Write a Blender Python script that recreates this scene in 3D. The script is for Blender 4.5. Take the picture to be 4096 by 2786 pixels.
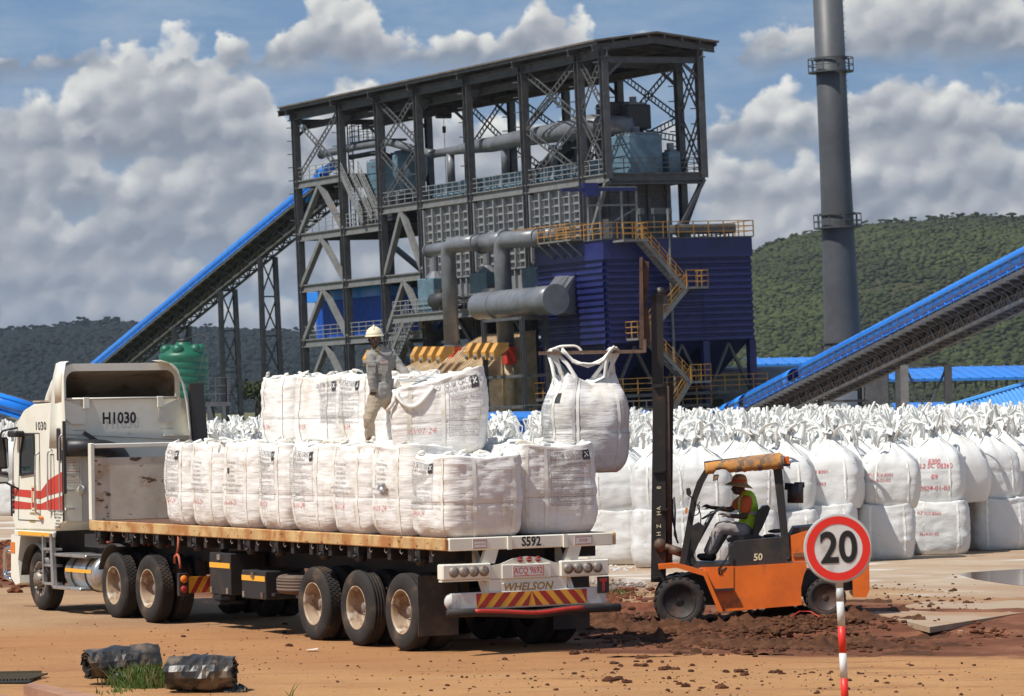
import bpy, math, random
from math import sin, cos, pi, radians, exp, sqrt, atan2
from mathutils import Vector, Matrix, noise
for o in list(bpy.data.objects): bpy.data.objects.remove(o)
SC = bpy.context.scene
# ------------------------------------------------------------ camera
FPX, PITCH, ROLL, CAMH = 14752.0, .0149, .0178, 3.211
_f = Vector((0, cos(PITCH), sin(PITCH))); _u = Vector((0, -sin(PITCH), cos(PITCH))); _x = Vector((1, 0, 0))
CR = cos(ROLL)*_x - sin(ROLL)*_u; CU = sin(ROLL)*_x + cos(ROLL)*_u; CC = Vector((0, 0, CAMH))
cd = bpy.data.cameras.new('camera'); co = bpy.data.objects.new('camera', cd); SC.collection.objects.link(co)
m3 = Matrix((CR, CU, -_f)).transposed(); co.matrix_world = Matrix.Translation(CC) @ m3.to_4x4()
cd.sensor_fit = 'HORIZONTAL'; cd.sensor_width = 36; cd.lens = FPX/4096*36; cd.clip_start = 1; cd.clip_end = 20000
cd.dof.use_dof = True; cd.dof.focus_distance = 52; cd.dof.aperture_fstop = 7.1
SC.camera = co
SC.render.resolution_x = 1024; SC.render.resolution_y = 696
SC.view_settings.view_transform = 'Standard'; SC.view_settings.look = 'None'; SC.view_settings.exposure = .04; SC.view_settings.gamma = 1
# ------------------------------------------------------------ sun
SUN_EL = radians(57); _sa = Vector((-.822, -.569, 0)).normalized()
SUND = Vector((_sa.x*cos(SUN_EL), _sa.y*cos(SUN_EL), sin(SUN_EL)))
sl = bpy.data.lights.new('sun', 'SUN'); sl.energy = 5.0; sl.angle = radians(.53); sl.color = (1, .955, .88)
so = bpy.data.objects.new('sun', sl); SC.collection.objects.link(so); so.rotation_euler = SUND.to_track_quat('Z', 'Y').to_euler()
so.location = SUND*100
# ------------------------------------------------------------ sky: Nishita with cumulus
class NT:
    def __init__(s, tree): s.t = tree; s.n = tree.nodes; s.l = tree.links
    def node(s, typ, **k):
        n = s.n.new(typ)
        for a, b in k.items(): setattr(n, a, b)
        return n
    def put(s, sock, v):
        if hasattr(v, 'is_linked') or hasattr(v, 'links'): s.l.new(v, sock)
        else: sock.default_value = v
    def math(s, op, a, b=0.0, c=None, clamp=False):
        n = s.node('ShaderNodeMath', operation=op); n.use_clamp = clamp
        s.put(n.inputs[0], a); s.put(n.inputs[1], b)
        if c is not None: s.put(n.inputs[2], c)
        return n.outputs[0]
    def mix(s, fac, a, b, blend='MIX'):
        n = s.node('ShaderNodeMix', data_type='RGBA', blend_type=blend)
        s.put(n.inputs[0], fac); s.put(n.inputs[6], a if not isinstance(a, tuple) else (*a[:3], 1)); s.put(n.inputs[7], b if not isinstance(b, tuple) else (*b[:3], 1))
        return n.outputs[2]
    def noise(s, vec, scale, detail=4, rough=.55, dist=0.0):
        n = s.node('ShaderNodeTexNoise'); s.l.new(vec, n.inputs['Vector'])
        n.inputs['Scale'].default_value = scale; n.inputs['Detail'].default_value = detail; n.inputs['Roughness'].default_value = rough; n.inputs['Distortion'].default_value = dist
        return n.outputs['Fac']
    def ramp(s, v, lo, hi, a=0.0, b=1.0):
        n = s.node('ShaderNodeMapRange', interpolation_type='SMOOTHSTEP'); s.put(n.inputs[0], v)
        n.inputs[1].default_value = lo; n.inputs[2].default_value = hi; n.inputs[3].default_value = a; n.inputs[4].default_value = b
        return n.outputs[0]
    def comb(s, x, y, z):
        n = s.node('ShaderNodeCombineXYZ'); s.put(n.inputs[0], x); s.put(n.inputs[1], y); s.put(n.inputs[2], z); return n.outputs[0]
W = bpy.data.worlds.new('World'); SC.world = W; W.use_nodes = True
nt = NT(W.node_tree); nt.n.clear()
sky = nt.node('ShaderNodeTexSky', sky_type='NISHITA'); sky.sun_disc = False; sky.sun_elevation = SUN_EL; sky.sun_rotation = atan2(_sa.x, _sa.y)
sky.air_density = 1.0; sky.dust_density = .6; sky.ozone_density = 2.5
tc = nt.node('ShaderNodeTexCoord'); sp = nt.node('ShaderNodeSeparateXYZ'); nt.l.new(tc.outputs['Generated'], sp.inputs[0])
az = nt.math('ARCTAN2', sp.outputs[0], sp.outputs[1]); el = nt.math('ARCSINE', sp.outputs[2])
# units: one unit = 100 px of the 2324 px wide photograph; u right of centre, v above the horizon
U0 = nt.math('MULTIPLY', az, 83.7); V0 = nt.math('MULTIPLY', el, 83.7)
U0 = nt.math('MULTIPLY_ADD', V0, .018, U0)
def fx(x): return (x-1162)/100
def fy(x, y): return (915-.0178*(x-1162)-y)/100
wv = nt.comb(U0, nt.math('MULTIPLY', V0, 1.15), 4.4)
def ncol(vec, sc, det, ro):
    k = nt.node('ShaderNodeTexNoise'); nt.l.new(vec, k.inputs['Vector']); k.inputs['Scale'].default_value = sc; k.inputs['Detail'].default_value = det; k.inputs['Roughness'].default_value = ro
    z = nt.node('ShaderNodeSeparateXYZ'); nt.l.new(k.outputs['Color'], z.inputs[0]); return [nt.math('SUBTRACT', o, .5) for o in z.outputs]
Wx, Wy, Wz = ncol(wv, 1.25, 8, .55)
Bx, By, Bz = ncol(wv, .55, 3, .5)
def vor(vec, scale, sm=.5):
    n = nt.node('ShaderNodeTexVoronoi', feature='SMOOTH_F1'); nt.l.new(vec, n.inputs['Vector']); n.inputs['Scale'].default_value = scale; n.inputs['Smoothness'].default_value = sm; return n.outputs['Distance']
wq = nt.comb(nt.math('MULTIPLY_ADD', Wx, .7, U0), nt.math('MULTIPLY_ADD', Wy, .7, V0), 1.0)
pf = vor(wq, 1.5); pf2 = vor(wq, 3.6)                # cauliflower lumps
pu = vor(nt.comb(nt.math('MULTIPLY_ADD', Wx, .7, nt.math('ADD', U0, -.10)), nt.math('MULTIPLY_ADD', Wy, .7, nt.math('ADD', V0, .16)), 1.0), 1.5)
lump = nt.math('SUBTRACT', pu, pf)                   # > 0 on the sunny upper left of each lump
veil = nt.ramp(nt.noise(nt.comb(nt.math('MULTIPLY', U0, .3), V0, 9.1), 1.1, 6, .6), .35, .75)
skyc = nt.mix(nt.math('MULTIPLY', veil, .5), (.19, .33, .54), (.48, .56, .66))
low = nt.ramp(V0, 8.2, 3.0); skyc = nt.mix(nt.math('MULTIPLY', low, .75), skyc, (.37, .45, .55))
LAY = [  # base height, growth, frequency, seed, soft, brightness, extra growth [(px, amount, width)]
 (.4, 1.3, .55, 1.3, .25, .72, []), (1.3, 1.5, .46, 7.7, .30, .80, []), (2.1, 1.5, .40, 3.1, .35, .86, [(2100, .4, 1.2)]), (3.0, 1.7, .36, 12.3, .40, .95, [(300, .5, 2.5), (1800, .5, 1.6)]),
 (3.9, 1.8, .30, 5.9, .5, 1.0, [(520, .6, 1.6), (2000, .9, 1.1)]), (4.9, 1.9, .27, 21.2, .5, 1.0, [(180, .5, 1.6), (1150, .7, 2.2), (2250, .6, 1.2)]),
 (6.15, 1.2, .24, 33.3, .5, 1.0, [(340, 2.1, 2.0), (60, 1.0, .8), (860, .7, 1.4), (1560, -1.0, 1.5), (2050, 1.0, 1.8), (700, -.6, .6)]),
 (8.1, .3, .3, 41.7, .35, .97, [(790, 1.1, 1.2), (1275, 1.0, .8), (2150, 1.5, 2.2), (340, -.5, 2), (1600, -.9, 1.4)])]
cur = skyc; lampos = None
for (vb, gr, fr, sd, so_, br, ex_) in LAY:
    n1 = nt.noise(nt.comb(nt.math('MULTIPLY', U0, fr), sd, nt.math('MULTIPLY', V0, .10)), 1.0, 2, .5)
    top = nt.math('MULTIPLY_ADD', nt.math('SUBTRACT', n1, .385), gr*3.4, vb)
    for (px, am, wd) in ex_:
        q = nt.math('DIVIDE', nt.math('SUBTRACT', U0, fx(px)), wd); top = nt.math('ADD', top, nt.math('MULTIPLY', nt.math('EXPONENT', nt.math('MULTIPLY', nt.math('MULTIPLY', q, q), -1.0)), am))
    k = .55+.09*vb
    vt = nt.math('MULTIPLY_ADD', Wy, 1.15*k, nt.math('MULTIPLY_ADD', By, 1.6*k, V0)); vt = nt.math('MULTIPLY_ADD', pf, .46*k, vt); vt = nt.math('MULTIPLY_ADD', pf2, .12*k, vt)
    hh = nt.math('SUBTRACT', top, nt.math('SUBTRACT', vt, .38*k))                          # > 0 below the billowed top
    at_ = nt.ramp(hh, -.03, .20+so_*.2)
    vbs = nt.math('SUBTRACT', nt.math('MULTIPLY_ADD', Wz, .8, nt.math('MULTIPLY_ADD', Bx, .6, V0)), vb-.25)   # above the base
    ab = nt.ramp(vbs, -.25-so_, .20)
    al = nt.math('MULTIPLY', at_, ab)
    sh = nt.math('DIVIDE', vbs, nt.math('MAXIMUM', nt.math('SUBTRACT', nt.math('ADD', top, .35), vb), .6))     # 0 at the base, 1 at the top
    sh = nt.math('MULTIPLY_ADD', lump, .95, nt.math('MULTIPLY_ADD', sh, .64, .20)); sh = nt.math('MULTIPLY_ADD', Wx, .45, sh); sh = nt.math('SUBTRACT', sh, nt.math('MULTIPLY', nt.ramp(hh, .5, 2.6), .28), clamp=True)
    rp = nt.node('ShaderNodeValToRGB'); nt.l.new(sh, rp.inputs[0]); e = rp.color_ramp.elements; e[0].position = .0; e[0].color = (.27, .305, .365, 1); e[1].position = 1; e[1].color = (.95*br, .95*br, .90*br, 1)
    for p_, c_ in ((.28, (.40, .43, .48, 1)), (.55, (.60*br, .615*br, .635*br, 1)), (.78, (.78*br, .785*br, .765*br, 1))): x_ = e.new(p_); x_.color = c_
    cur = nt.mix(al, cur, rp.outputs[0])
ccol = cur; mask = 1.0
b1 = nt.node('ShaderNodeBackground'); nt.l.new(sky.outputs[0], b1.inputs[0]); b1.inputs[1].default_value = .075
b2 = nt.node('ShaderNodeBackground'); nt.l.new(ccol, b2.inputs[0]); b2.inputs[1].default_value = .90
# the cloudy part fills the lower sky, clear Nishita sky above 35 degrees
up = nt.ramp(el, .5, 1.1)
ms = nt.node('ShaderNodeMixShader'); nt.l.new(up, ms.inputs[0]); nt.l.new(b2.outputs[0], ms.inputs[1]); nt.l.new(b1.outputs[0], ms.inputs[2])
ou = nt.node('ShaderNodeOutputWorld'); nt.l.new(ms.outputs[0], ou.inputs[0])
# ------------------------------------------------------------ helpers
K = 4096/2324
def ray(px, py): return _f + CR*((px*K-2048)/FPX) - CU*((py*K-1393)/FPX)
def gp(px, py, z=0.0): d = ray(px, py); return CC + d*((z-CAMH)/d.z)
def at(px, py, Y): d = ray(px, py); return CC + d*(Y/d.y)
class Frame:
    def __init__(s, o, x, y, z): s.o, s.x, s.y, s.z = [Vector(q) for q in (o, x, y, z)]
    def mat(s): return Matrix.Translation(s.o) @ Matrix((s.x, s.y, s.z)).transposed().to_4x4()
    def w(s, p): return s.o + s.x*p[0] + s.y*p[1] + s.z*p[2]
    def loc(s, w): d = w-s.o; return Vector((d.dot(s.x), d.dot(s.y), d.dot(s.z)))
    def on(s, ax, px, py, v=0.0):
        n = (s.x, s.y, s.z)[ax]; P = s.o+n*v; d = ray(px, py); return s.loc(CC + d*((P-CC).dot(n)/d.dot(n)))
def mkframe(o, th, lean=0.0):
    z = Vector((-lean, 0, 1)).normalized(); y = Vector((-sin(th), cos(th), 0)); y = (y-z*y.dot(z)).normalized(); return Frame(o, y.cross(z), y, z)
WF = Frame((0, 0, 0), (1, 0, 0), (0, 1, 0), (0, 0, 1))
TF = mkframe((-.9068, 46.986, 0), .4964)
PF = mkframe((7.186, 249.8, 0), .503, .025)
COL = SC.collection
BASE = {}
def tag(o, label=None, cat=None, group=None, kind=None):
    for k, v in (('label', label), ('category', cat), ('group', group), ('kind', kind)):
        if v: o[k] = v
    return o
def thing(name, label, cat, base=(0, 0, 0), fr=WF, group=None, rotz=0.0):
    o = bpy.data.objects.new(name, None); COL.objects.link(o); o.empty_display_size = .2
    b = Vector(base); o.matrix_world = fr.mat() @ Matrix.Translation(b) @ Matrix.Rotation(rotz, 4, 'Z'); BASE[o.name] = b if rotz == 0 else Vector((0, 0, 0))
    return tag(o, label, cat, group)
def link(name, me, parent=None, fr=None, base=None):
    o = bpy.data.objects.new(name, me); COL.objects.link(o)
    if parent is not None: o.parent = parent
    elif fr is not None: o.matrix_world = fr.mat() @ Matrix.Translation(Vector(base or (0, 0, 0)))
    return o
class MB:
    def __init__(s): s.v = []; s.f = []; s.mi = []; s.m = 0; s.sm = []; s.smooth = False
    def add(s, vs, fs):
        n = len(s.v); s.v.extend([tuple(q) for q in vs])
        for f in fs: s.f.append(tuple(i+n for i in f)); s.mi.append(s.m); s.sm.append(s.smooth)
        return s
    def box(s, lo, hi):
        (a, b, c), (d, e, f) = lo, hi
        return s.add([(a, b, c), (d, b, c), (d, e, c), (a, e, c), (a, b, f), (d, b, f), (d, e, f), (a, e, f)],
                     [(0, 3, 2, 1), (4, 5, 6, 7), (0, 1, 5, 4), (1, 2, 6, 5), (2, 3, 7, 6), (3, 0, 4, 7)])
    def bev(s, lo, hi, r=.02):
        # box with chamfered edges
        lo = Vector(lo); hi = Vector(hi); c = (lo+hi)/2; h = (hi-lo)/2; r = min(r, h.x*.9, h.y*.9, h.z*.9); vs = []; idx = {}
        for sx in (-1, 1):
            for sy in (-1, 1):
                for sz in (-1, 1):
                    for k in range(3):
                        q = [h.x, h.y, h.z]
                        for j in range(3):
                            if j != k: q[j] -= r
                        idx[(sx, sy, sz, k)] = len(vs); vs.append((c.x+sx*q[0], c.y+sy*q[1], c.z+sz*q[2]))
        fs = []
        S = (-1, 1)
        for a in S:
            fs.append([idx[(a, -1, -1, 0)], idx[(a, 1, -1, 0)], idx[(a, 1, 1, 0)], idx[(a, -1, 1, 0)]][::a])
            fs.append([idx[(-1, a, -1, 1)], idx[(1, a, -1, 1)], idx[(1, a, 1, 1)], idx[(-1, a, 1, 1)]][::-a])
            fs.append([idx[(-1, -1, a, 2)], idx[(1, -1, a, 2)], idx[(1, 1, a, 2)], idx[(-1, 1, a, 2)]][::a])
            for b in S:
                fs.append([idx[(a, b, -1, 0)], idx[(a, b, 1, 0)], idx[(a, b, 1, 1)], idx[(a, b, -1, 1)]][::-a*b])
                fs.append([idx[(a, -1, b, 0)], idx[(a, 1, b, 0)], idx[(a, 1, b, 2)], idx[(a, -1, b, 2)]][::a*b])
                fs.append([idx[(-1, a, b, 1)], idx[(1, a, b, 1)], idx[(1, a, b, 2)], idx[(-1, a, b, 2)]][::-a*b])
                for d in S: fs.append([idx[(a, b, d, 0)], idx[(a, b, d, 1)], idx[(a, b, d, 2)]][::a*b*d])
        return s.add(vs, fs)
    def beam(s, p, q, w, h, up=(0, 0, 1)):
        p = Vector(p); q = Vector(q); d = (q-p)
        if d.length < 1e-6: return s
        d.normalize(); u = Vector(up)
        if abs(d.dot(u)) > .98: u = Vector((0, 1, 0)) if abs(d.y) < .9 else Vector((1, 0, 0))
        x = d.cross(u).normalized()*(w/2); z = x.cross(d).normalized()*(h/2); vs = []
        for e in (p, q): vs += [e-x-z, e+x-z, e+x+z, e-x+z]
        return s.add(vs, [(0, 1, 2, 3)[::-1], (4, 5, 6, 7), (0, 4, 5, 1)[::-1], (1, 5, 6, 2)[::-1], (2, 6, 7, 3)[::-1], (3, 7, 4, 0)[::-1]])
    def hbeam(s, p, q, w, h, up=(0, 0, 1), t=.12):
        p = Vector(p); q = Vector(q); d = (q-p).normalized(); u = Vector(up)
        if abs(d.dot(u)) > .98: u = Vector((1, 0, 0))
        x = d.cross(u).normalized(); z = x.cross(d).normalized(); k = h*t
        for sg in (-1, 1): s.beam(p+z*sg*(h/2-k/2), q+z*sg*(h/2-k/2), w, k, z)
        return s.beam(p, q, w*t*1.2, h-2.02*k, z)
    def ring(s, c, ax, r, n, ref=None, sc=(1, 1), ph=0.0):
        ax = Vector(ax).normalized(); ref = Vector(ref) if ref else (Vector((0, 0, 1)) if abs(ax.z) < .9 else Vector((0, 1, 0)))
        x = ax.cross(ref).normalized(); y = ax.cross(x)
        return [Vector(c)+x*(cos(2*pi*i/n+ph)*r*sc[0])+y*(sin(2*pi*i/n+ph)*r*sc[1]) for i in range(n)]
    def skin(s, rings, caps=True, closed=True):
        n = len(rings[0]); vs = [q for r in rings for q in r]; fs = []
        for k in range(len(rings)-1):
            for i in range(n if closed else n-1):
                j = (i+1) % n; fs.append((k*n+i, k*n+j, (k+1)*n+j, (k+1)*n+i))
        if caps: fs.append(tuple(range(n))[::-1]); fs.append(tuple((len(rings)-1)*n+i for i in range(n)))
        return s.add(vs, fs)
    def tube(s, p, q, r, r2=None, n=10, caps=True, sc=(1, 1)):
        p = Vector(p); q = Vector(q); return s.skin([s.ring(p, q-p, r, n, sc=sc), s.ring(q, q-p, r if r2 is None else r2, n, sc=sc)], caps)
    def pipe(s, pts, r, n=8, caps=True, flat=None):
        pts = [Vector(p) for p in pts]; rings = []; ref = None
        for i, p in enumerate(pts):
            d = (pts[min(i+1, len(pts)-1)]-pts[max(i-1, 0)])
            if d.length < 1e-7: d = Vector((0, 0, 1))
            d.normalize()
            if ref is None: ref = Vector((0, 0, 1)) if abs(d.z) < .9 else Vector((0, 1, 0))
            x = d.cross(ref)
            if x.length < 1e-4: x = d.orthogonal()
            x.normalize(); y = d.cross(x).normalized(); ref = -y if ref.dot(-y) > 0 else y
            rr = r[i] if isinstance(r, (list, tuple)) else r
            if flat: rings.append([p+x*flat[0]/2+y*flat[1]/2, p-x*flat[0]/2+y*flat[1]/2, p-x*flat[0]/2-y*flat[1]/2, p+x*flat[0]/2-y*flat[1]/2])
            else: rings.append([p+x*cos(2*pi*k/n)*rr+y*sin(2*pi*k/n)*rr for k in range(n)])
        return s.skin(rings, caps)
    def lathe(s, prof, c, ax, n=24, ref=None, caps=True):
        ax = Vector(ax).normalized(); return s.skin([s.ring(Vector(c)+ax*h, ax, max(r, .0005), n, ref) for r, h in prof], caps)
    def prism(s, poly, vec):
        vec = Vector(vec); n = len(poly); a = [Vector(p) for p in poly]; fs = [tuple(range(n))[::-1], tuple(range(n, 2*n))]
        for i in range(n): j = (i+1) % n; fs.append((i, j, n+j, n+i))
        return s.add(a+[p+vec for p in a], fs)
    def ell(s, c, r, n=12, m=8, rot=None):
        c = Vector(c); rings = []
        for k in range(m+1):
            a = -pi/2+pi*k/m; rr = max(cos(a), .01); ring = []
            for i in range(n):
                q = Vector((cos(2*pi*i/n)*rr*r[0], sin(2*pi*i/n)*rr*r[1], sin(a)*r[2]))
                if rot: q = rot @ q
                ring.append(c+q)
            rings.append(ring)
        return s.skin(rings)
    def rail(s, p, q, h=.9, sp=1.3, t=.05, up=(0, 0, 1), bars=3):
        p = Vector(p); q = Vector(q); up = Vector(up); L = (q-p).length; n = max(1, int(L/sp+.5))
        for i in range(n+1): e = p.lerp(q, i/n); s.beam(e, e+up*h, t, t)
        for k in range(bars): z = up*(h*(k+1)/bars); s.beam(p+z, q+z, t*.9, t*.9)
        return s
    def lattice(s, p, q, w, nrm, t=.07, sp=.6):
        p = Vector(p); q = Vector(q); d = (q-p).normalized(); x = d.cross(Vector(nrm)).normalized()*w/2; L = (q-p).length; n = int(L/sp)
        s.beam(p-x, q-x, t, t, nrm); s.beam(p+x, q+x, t, t, nrm)
        for i in range(1, n): e = p.lerp(q, i/n); s.beam(e-x, e+x, t*.6, t*.7, nrm)
        return s
    def stair(s, p, q, w, wd, n=None):
        p = Vector(p); q = Vector(q); wd = Vector(wd).normalized()*w/2; L = (q-p).length; n = n or max(3, int(abs(q.z-p.z)/.24))
        for sg in (-1, 1): s.beam(p+wd*sg, q+wd*sg, .06, .28)
        for i in range(n): e = p.lerp(q, (i+.5)/n); s.beam(e-wd, e+wd, .26, .04)
        return s
    def xf(s, M, start=0):
        for i in range(start, len(s.v)): s.v[i] = tuple(M @ Vector(s.v[i]))
        return s
    def mesh(s, name, mats, off=(0, 0, 0)):
        me = bpy.data.meshes.new(name); ox, oy, oz = off
        me.from_pydata([(a-ox, b-oy, c-oz) for a, b, c in s.v], [], s.f)
        for m in (mats if isinstance(mats, (list, tuple)) else [mats]): me.materials.append(m)
        me.polygons.foreach_set('material_index', s.mi); me.polygons.foreach_set('use_smooth', s.sm); me.update(); return me
    def build(s, name, mats, parent=None, fr=None, base=None):
        off = BASE.get(parent.name, Vector((0, 0, 0))) if parent is not None and parent.name in BASE else Vector(base or (0, 0, 0))
        o = link(name, s.mesh(name, mats, off), parent, fr or WF, off)
        if parent is not None: BASE[o.name] = off
        return o
def arc(c, r, a0, a1, ax1, ax2, n=8):
    c = Vector(c); return [c+Vector(ax1)*(r*cos(a0+(a1-a0)*i/n))+Vector(ax2)*(r*sin(a0+(a1-a0)*i/n)) for i in range(n+1)]
def bend(pts, r, n=5):
    # rounded polyline
    P = [Vector(p) for p in pts]; out = [P[0]]
    for i in range(1, len(P)-1):
        a = (P[i-1]-P[i]); b = (P[i+1]-P[i]); k = min(r, a.length*.49, b.length*.49); A = P[i]+a.normalized()*k; B = P[i]+b.normalized()*k
        for j in range(n+1): t = j/n; out.append(A*(1-t)**2+P[i]*2*t*(1-t)+B*t*t)
    out.append(P[-1]); return out
_TX = {}
def text2d(s, size=1.0, bold=0.0, align='CENTER', res=2, sx=1.0, shear=0.0):
    k = (s, bold, align, res, shear)
    if k not in _TX:
        c = bpy.data.curves.new('t', 'FONT'); c.body = s; c.align_x = align; c.align_y = 'CENTER'; c.resolution_u = res; c.offset = bold; c.shear = shear
        o = bpy.data.objects.new('t', c); COL.objects.link(o); dg = bpy.context.evaluated_depsgraph_get(); dg.update(); me = o.evaluated_get(dg).to_mesh()
        me.calc_loop_triangles()
        _TX[k] = ([(v.co.x, v.co.y) for v in me.vertices], [tuple(p.vertices) for p in me.polygons]); o.evaluated_get(dg).to_mesh_clear()
        bpy.data.objects.remove(o); bpy.data.curves.remove(c)
    v, f = _TX[k]; return [(x*size*sx, y*size) for x, y in v], f
def put_text(mb, s, c, ex, ey, size, **k):
    c = Vector(c); ex = Vector(ex); ey = Vector(ey); v, f = text2d(s, size, **k); mb.add([c+ex*x+ey*y for x, y in v], f)
# ------------------------------------------------------------ materials
def M(name, col, rough=.6, metal=0.0, col2=None, ns=3.0, lo=.45, hi=.62, st=(1, 1, 1), col3=None, ns3=8.0, lo3=.6, hi3=.66, st3=(1, 1, 1), bump=0.0, bs=40.0, bst=(1, 1, 1), var=0.0, spec=.5, rnd=False, coat=0.0):
    m = bpy.data.materials.new(name); m.use_nodes = True; t = NT(m.node_tree); b = t.n['Principled BSDF']
    b.inputs['Roughness'].default_value = rough; b.inputs['Metallic'].default_value = metal; b.inputs['Specular IOR Level'].default_value = spec; b.inputs['Coat Weight'].default_value = coat
    c = t.node('ShaderNodeTexCoord').outputs['Object']
    if rnd:
        oi = t.node('ShaderNodeObjectInfo'); va = t.node('ShaderNodeVectorMath', operation='ADD'); t.l.new(c, va.inputs[0])
        r = t.math('MULTIPLY', oi.outputs['Random'], 37.0); t.l.new(t.comb(r, r, t.math('MULTIPLY', r, .3)), va.inputs[1]); c = va.outputs[0]
    def mp(st):
        if st == (1, 1, 1): return c
        n = t.node('ShaderNodeMapping'); t.l.new(c, n.inputs[0]); n.inputs['Scale'].default_value = st; return n.outputs[0]
    cur = (*col, 1)
    if var:
        n = t.noise(c, 1.7, 8, .65); k = t.ramp(n, .3, .7, 1-var, 1+var); mx = t.node('ShaderNodeMix', data_type='RGBA', blend_type='MULTIPLY'); mx.inputs[0].default_value = 1
        mx.inputs[6].default_value = cur; t.l.new(t.comb(k, k, k), mx.inputs[7]); cur = mx.outputs[2]
    if col2: cur = t.mix(t.ramp(t.noise(mp(st), ns, 7, .62), lo, hi), cur, col2)
    if col3: cur = t.mix(t.ramp(t.noise(mp(st3), ns3, 6, .6), lo3, hi3), cur, col3)
    t.put(b.inputs['Base Color'], cur)
    if bump:
        bn = t.node('ShaderNodeBump'); bn.inputs['Strength'].default_value = min(1, bump*20) if bump < .05 else 1; bn.inputs['Distance'].default_value = bump
        t.l.new(t.noise(mp(bst), bs, 5, .6), bn.inputs['Height']); t.l.new(bn.outputs[0], b.inputs['Normal'])
    return m
MT = dict(
 steel=M('steel_grey', (.085, .086, .09), .55, .0, (.055, .053, .053), 1.2, .5, .7, col3=(.11, .065, .04), ns3=2.5, lo3=.64, hi3=.72, var=.25),
 steel_lt=M('steel_pale', (.18, .183, .18), .55, 0, (.2, .2, .2), 1.0, .5, .7, col3=(.25, .15, .09), ns3=1.6, lo3=.6, hi3=.7, var=.2),
 duct=M('duct_grey', (.165, .172, .19), .36, 0, (.13, .136, .15), .8, .45, .65, var=.15),
 panel=M('panel_grey', (.23, .235, .24), .5, 0, (.24, .245, .25), 1.0, .45, .7, col3=(.36, .27, .2), ns3=.8, lo3=.66, hi3=.75, var=.15),
 roofg=M('roof_dark', (.16, .13, .11), .7, 0, (.1, .085, .08), 1.5),
 rooftop=M('roof_top', (.45, .46, .48), .4),
 blue=M('collector_blue', (.016, .021, .125), .42, 0, (.012, .016, .08), .35, .4, .7, col3=(.035, .032, .06), ns3=1.1, lo3=.66, hi3=.8, st3=(1, 1, 2.5), var=.2),
 bluecv=M('cover_blue', (.018, .24, .84), .26, 0, (.018, .21, .76), .5, var=.1),
 blueroof=M('roof_blue', (.03, .23, .72), .4, 0, (.04, .19, .6), .3, var=.1),
 bluesh=M('shed_blue', (.02, .12, .55), .45, var=.1),
 yel=M('rail_yellow', (.46, .235, .045), .6, 0, (.26, .14, .05), 2.0),
 machine=M('machine_blue', (.12, .20, .26), .5, 0, (.09, .15, .19), 1.0, var=.15),
 tan=M('refractory_tan', (.62, .49, .33), .75, 0, (.46, .32, .18), .8, .50, .68, var=.2),
 yelbox=M('clamp_yellow', (.66, .33, .07), .6, 0, (.45, .24, .07), 1.5),
 red=M('bright_red', (.55, .04, .02), .5), darkm=M('dark_machine', (.035, .035, .04), .6), brown=M('belt_brown', (.11, .085, .07), .8),
 chim=M('chimney_grey', (.085, .088, .095), .5, 0, (.07, .072, .078), .2, .45, .6, var=.08),
 white_rail=M('rail_pale', (.26, .265, .265), .5), green=M('tank_green', (.012, .115, .065), .45, var=.12),
)
# ------------------------------------------------------------ ground
def sstep(x, a, b):
    t = min(1, max(0, (x-a)/(b-a))) if a != b else 0; return t*t*(3-2*t)
def fbm(x, y, z=0.0, o=4):
    s = 0; a = .5; f = 1
    for _ in range(o): s += a*noise.noise((x*f, y*f, z*f+7.7*_)); a *= .5; f *= 2.03
    return s
SLABZ = .13
_E = [gp(0, 1240, 0), gp(1345, 1325, 0)]
def slabd(x, y):   # signed distance beyond the slab's near edge
    a, b = _E; d = (b-a); d = Vector((d.x, d.y)).normalized(); n = Vector((-d.y, d.x)); n = n if n.y > 0 else -n
    return (x-a.x)*n.x+(y-a.y)*n.y
def gz(x, y):
    r = .13*sstep(x, 2.6, 4.1)*sstep(y, 48.6, 51.4)
    h = r+.014*fbm(x*.9, y*.9)+.012*fbm(x*4, y*4, 2)
    # wheel ruts on the dirt road
    h += .012*sin(((y+.35*x)*2.2)+fbm(x*.3, y*.3)*3)*sstep(47, y, y+3 if False else 48)
    if y > 90: h *= .3
    if x > 20 or x < -22: h *= .3
    k = slabd(x, y)
    if k > 1: h = min(h, .02)
    return h
def axis(segs):
    out = []
    for a, b, st in segs:
        n = max(1, int((b-a)/st)); out += [a+(b-a)*i/n for i in range(n)]
    return out+[segs[-1][1]]
xs = axis([(-9000, -2000, 1000), (-2000, -200, 200), (-200, -30, 17), (-30, -13, .6), (-13, 11, .13), (11, 30, .6), (30, 200, 17), (200, 2000, 200), (2000, 9000, 1000)])
ys = axis([(-400, 0, 80), (0, 36, 3), (36, 63, .13), (63, 92, .3), (92, 200, 8), (200, 2000, 150), (2000, 12000, 1000)])
mb = MB(); mb.smooth = True
mb.add([(x, y, gz(x, y) if (35 < y < 95 and -31 < x < 31) else -.02) for y in ys for x in xs],
       [(j*len(xs)+i, j*len(xs)+i+1, (j+1)*len(xs)+i+1, (j+1)*len(xs)+i) for j in range(len(ys)-1) for i in range(len(xs)-1)])
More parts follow.
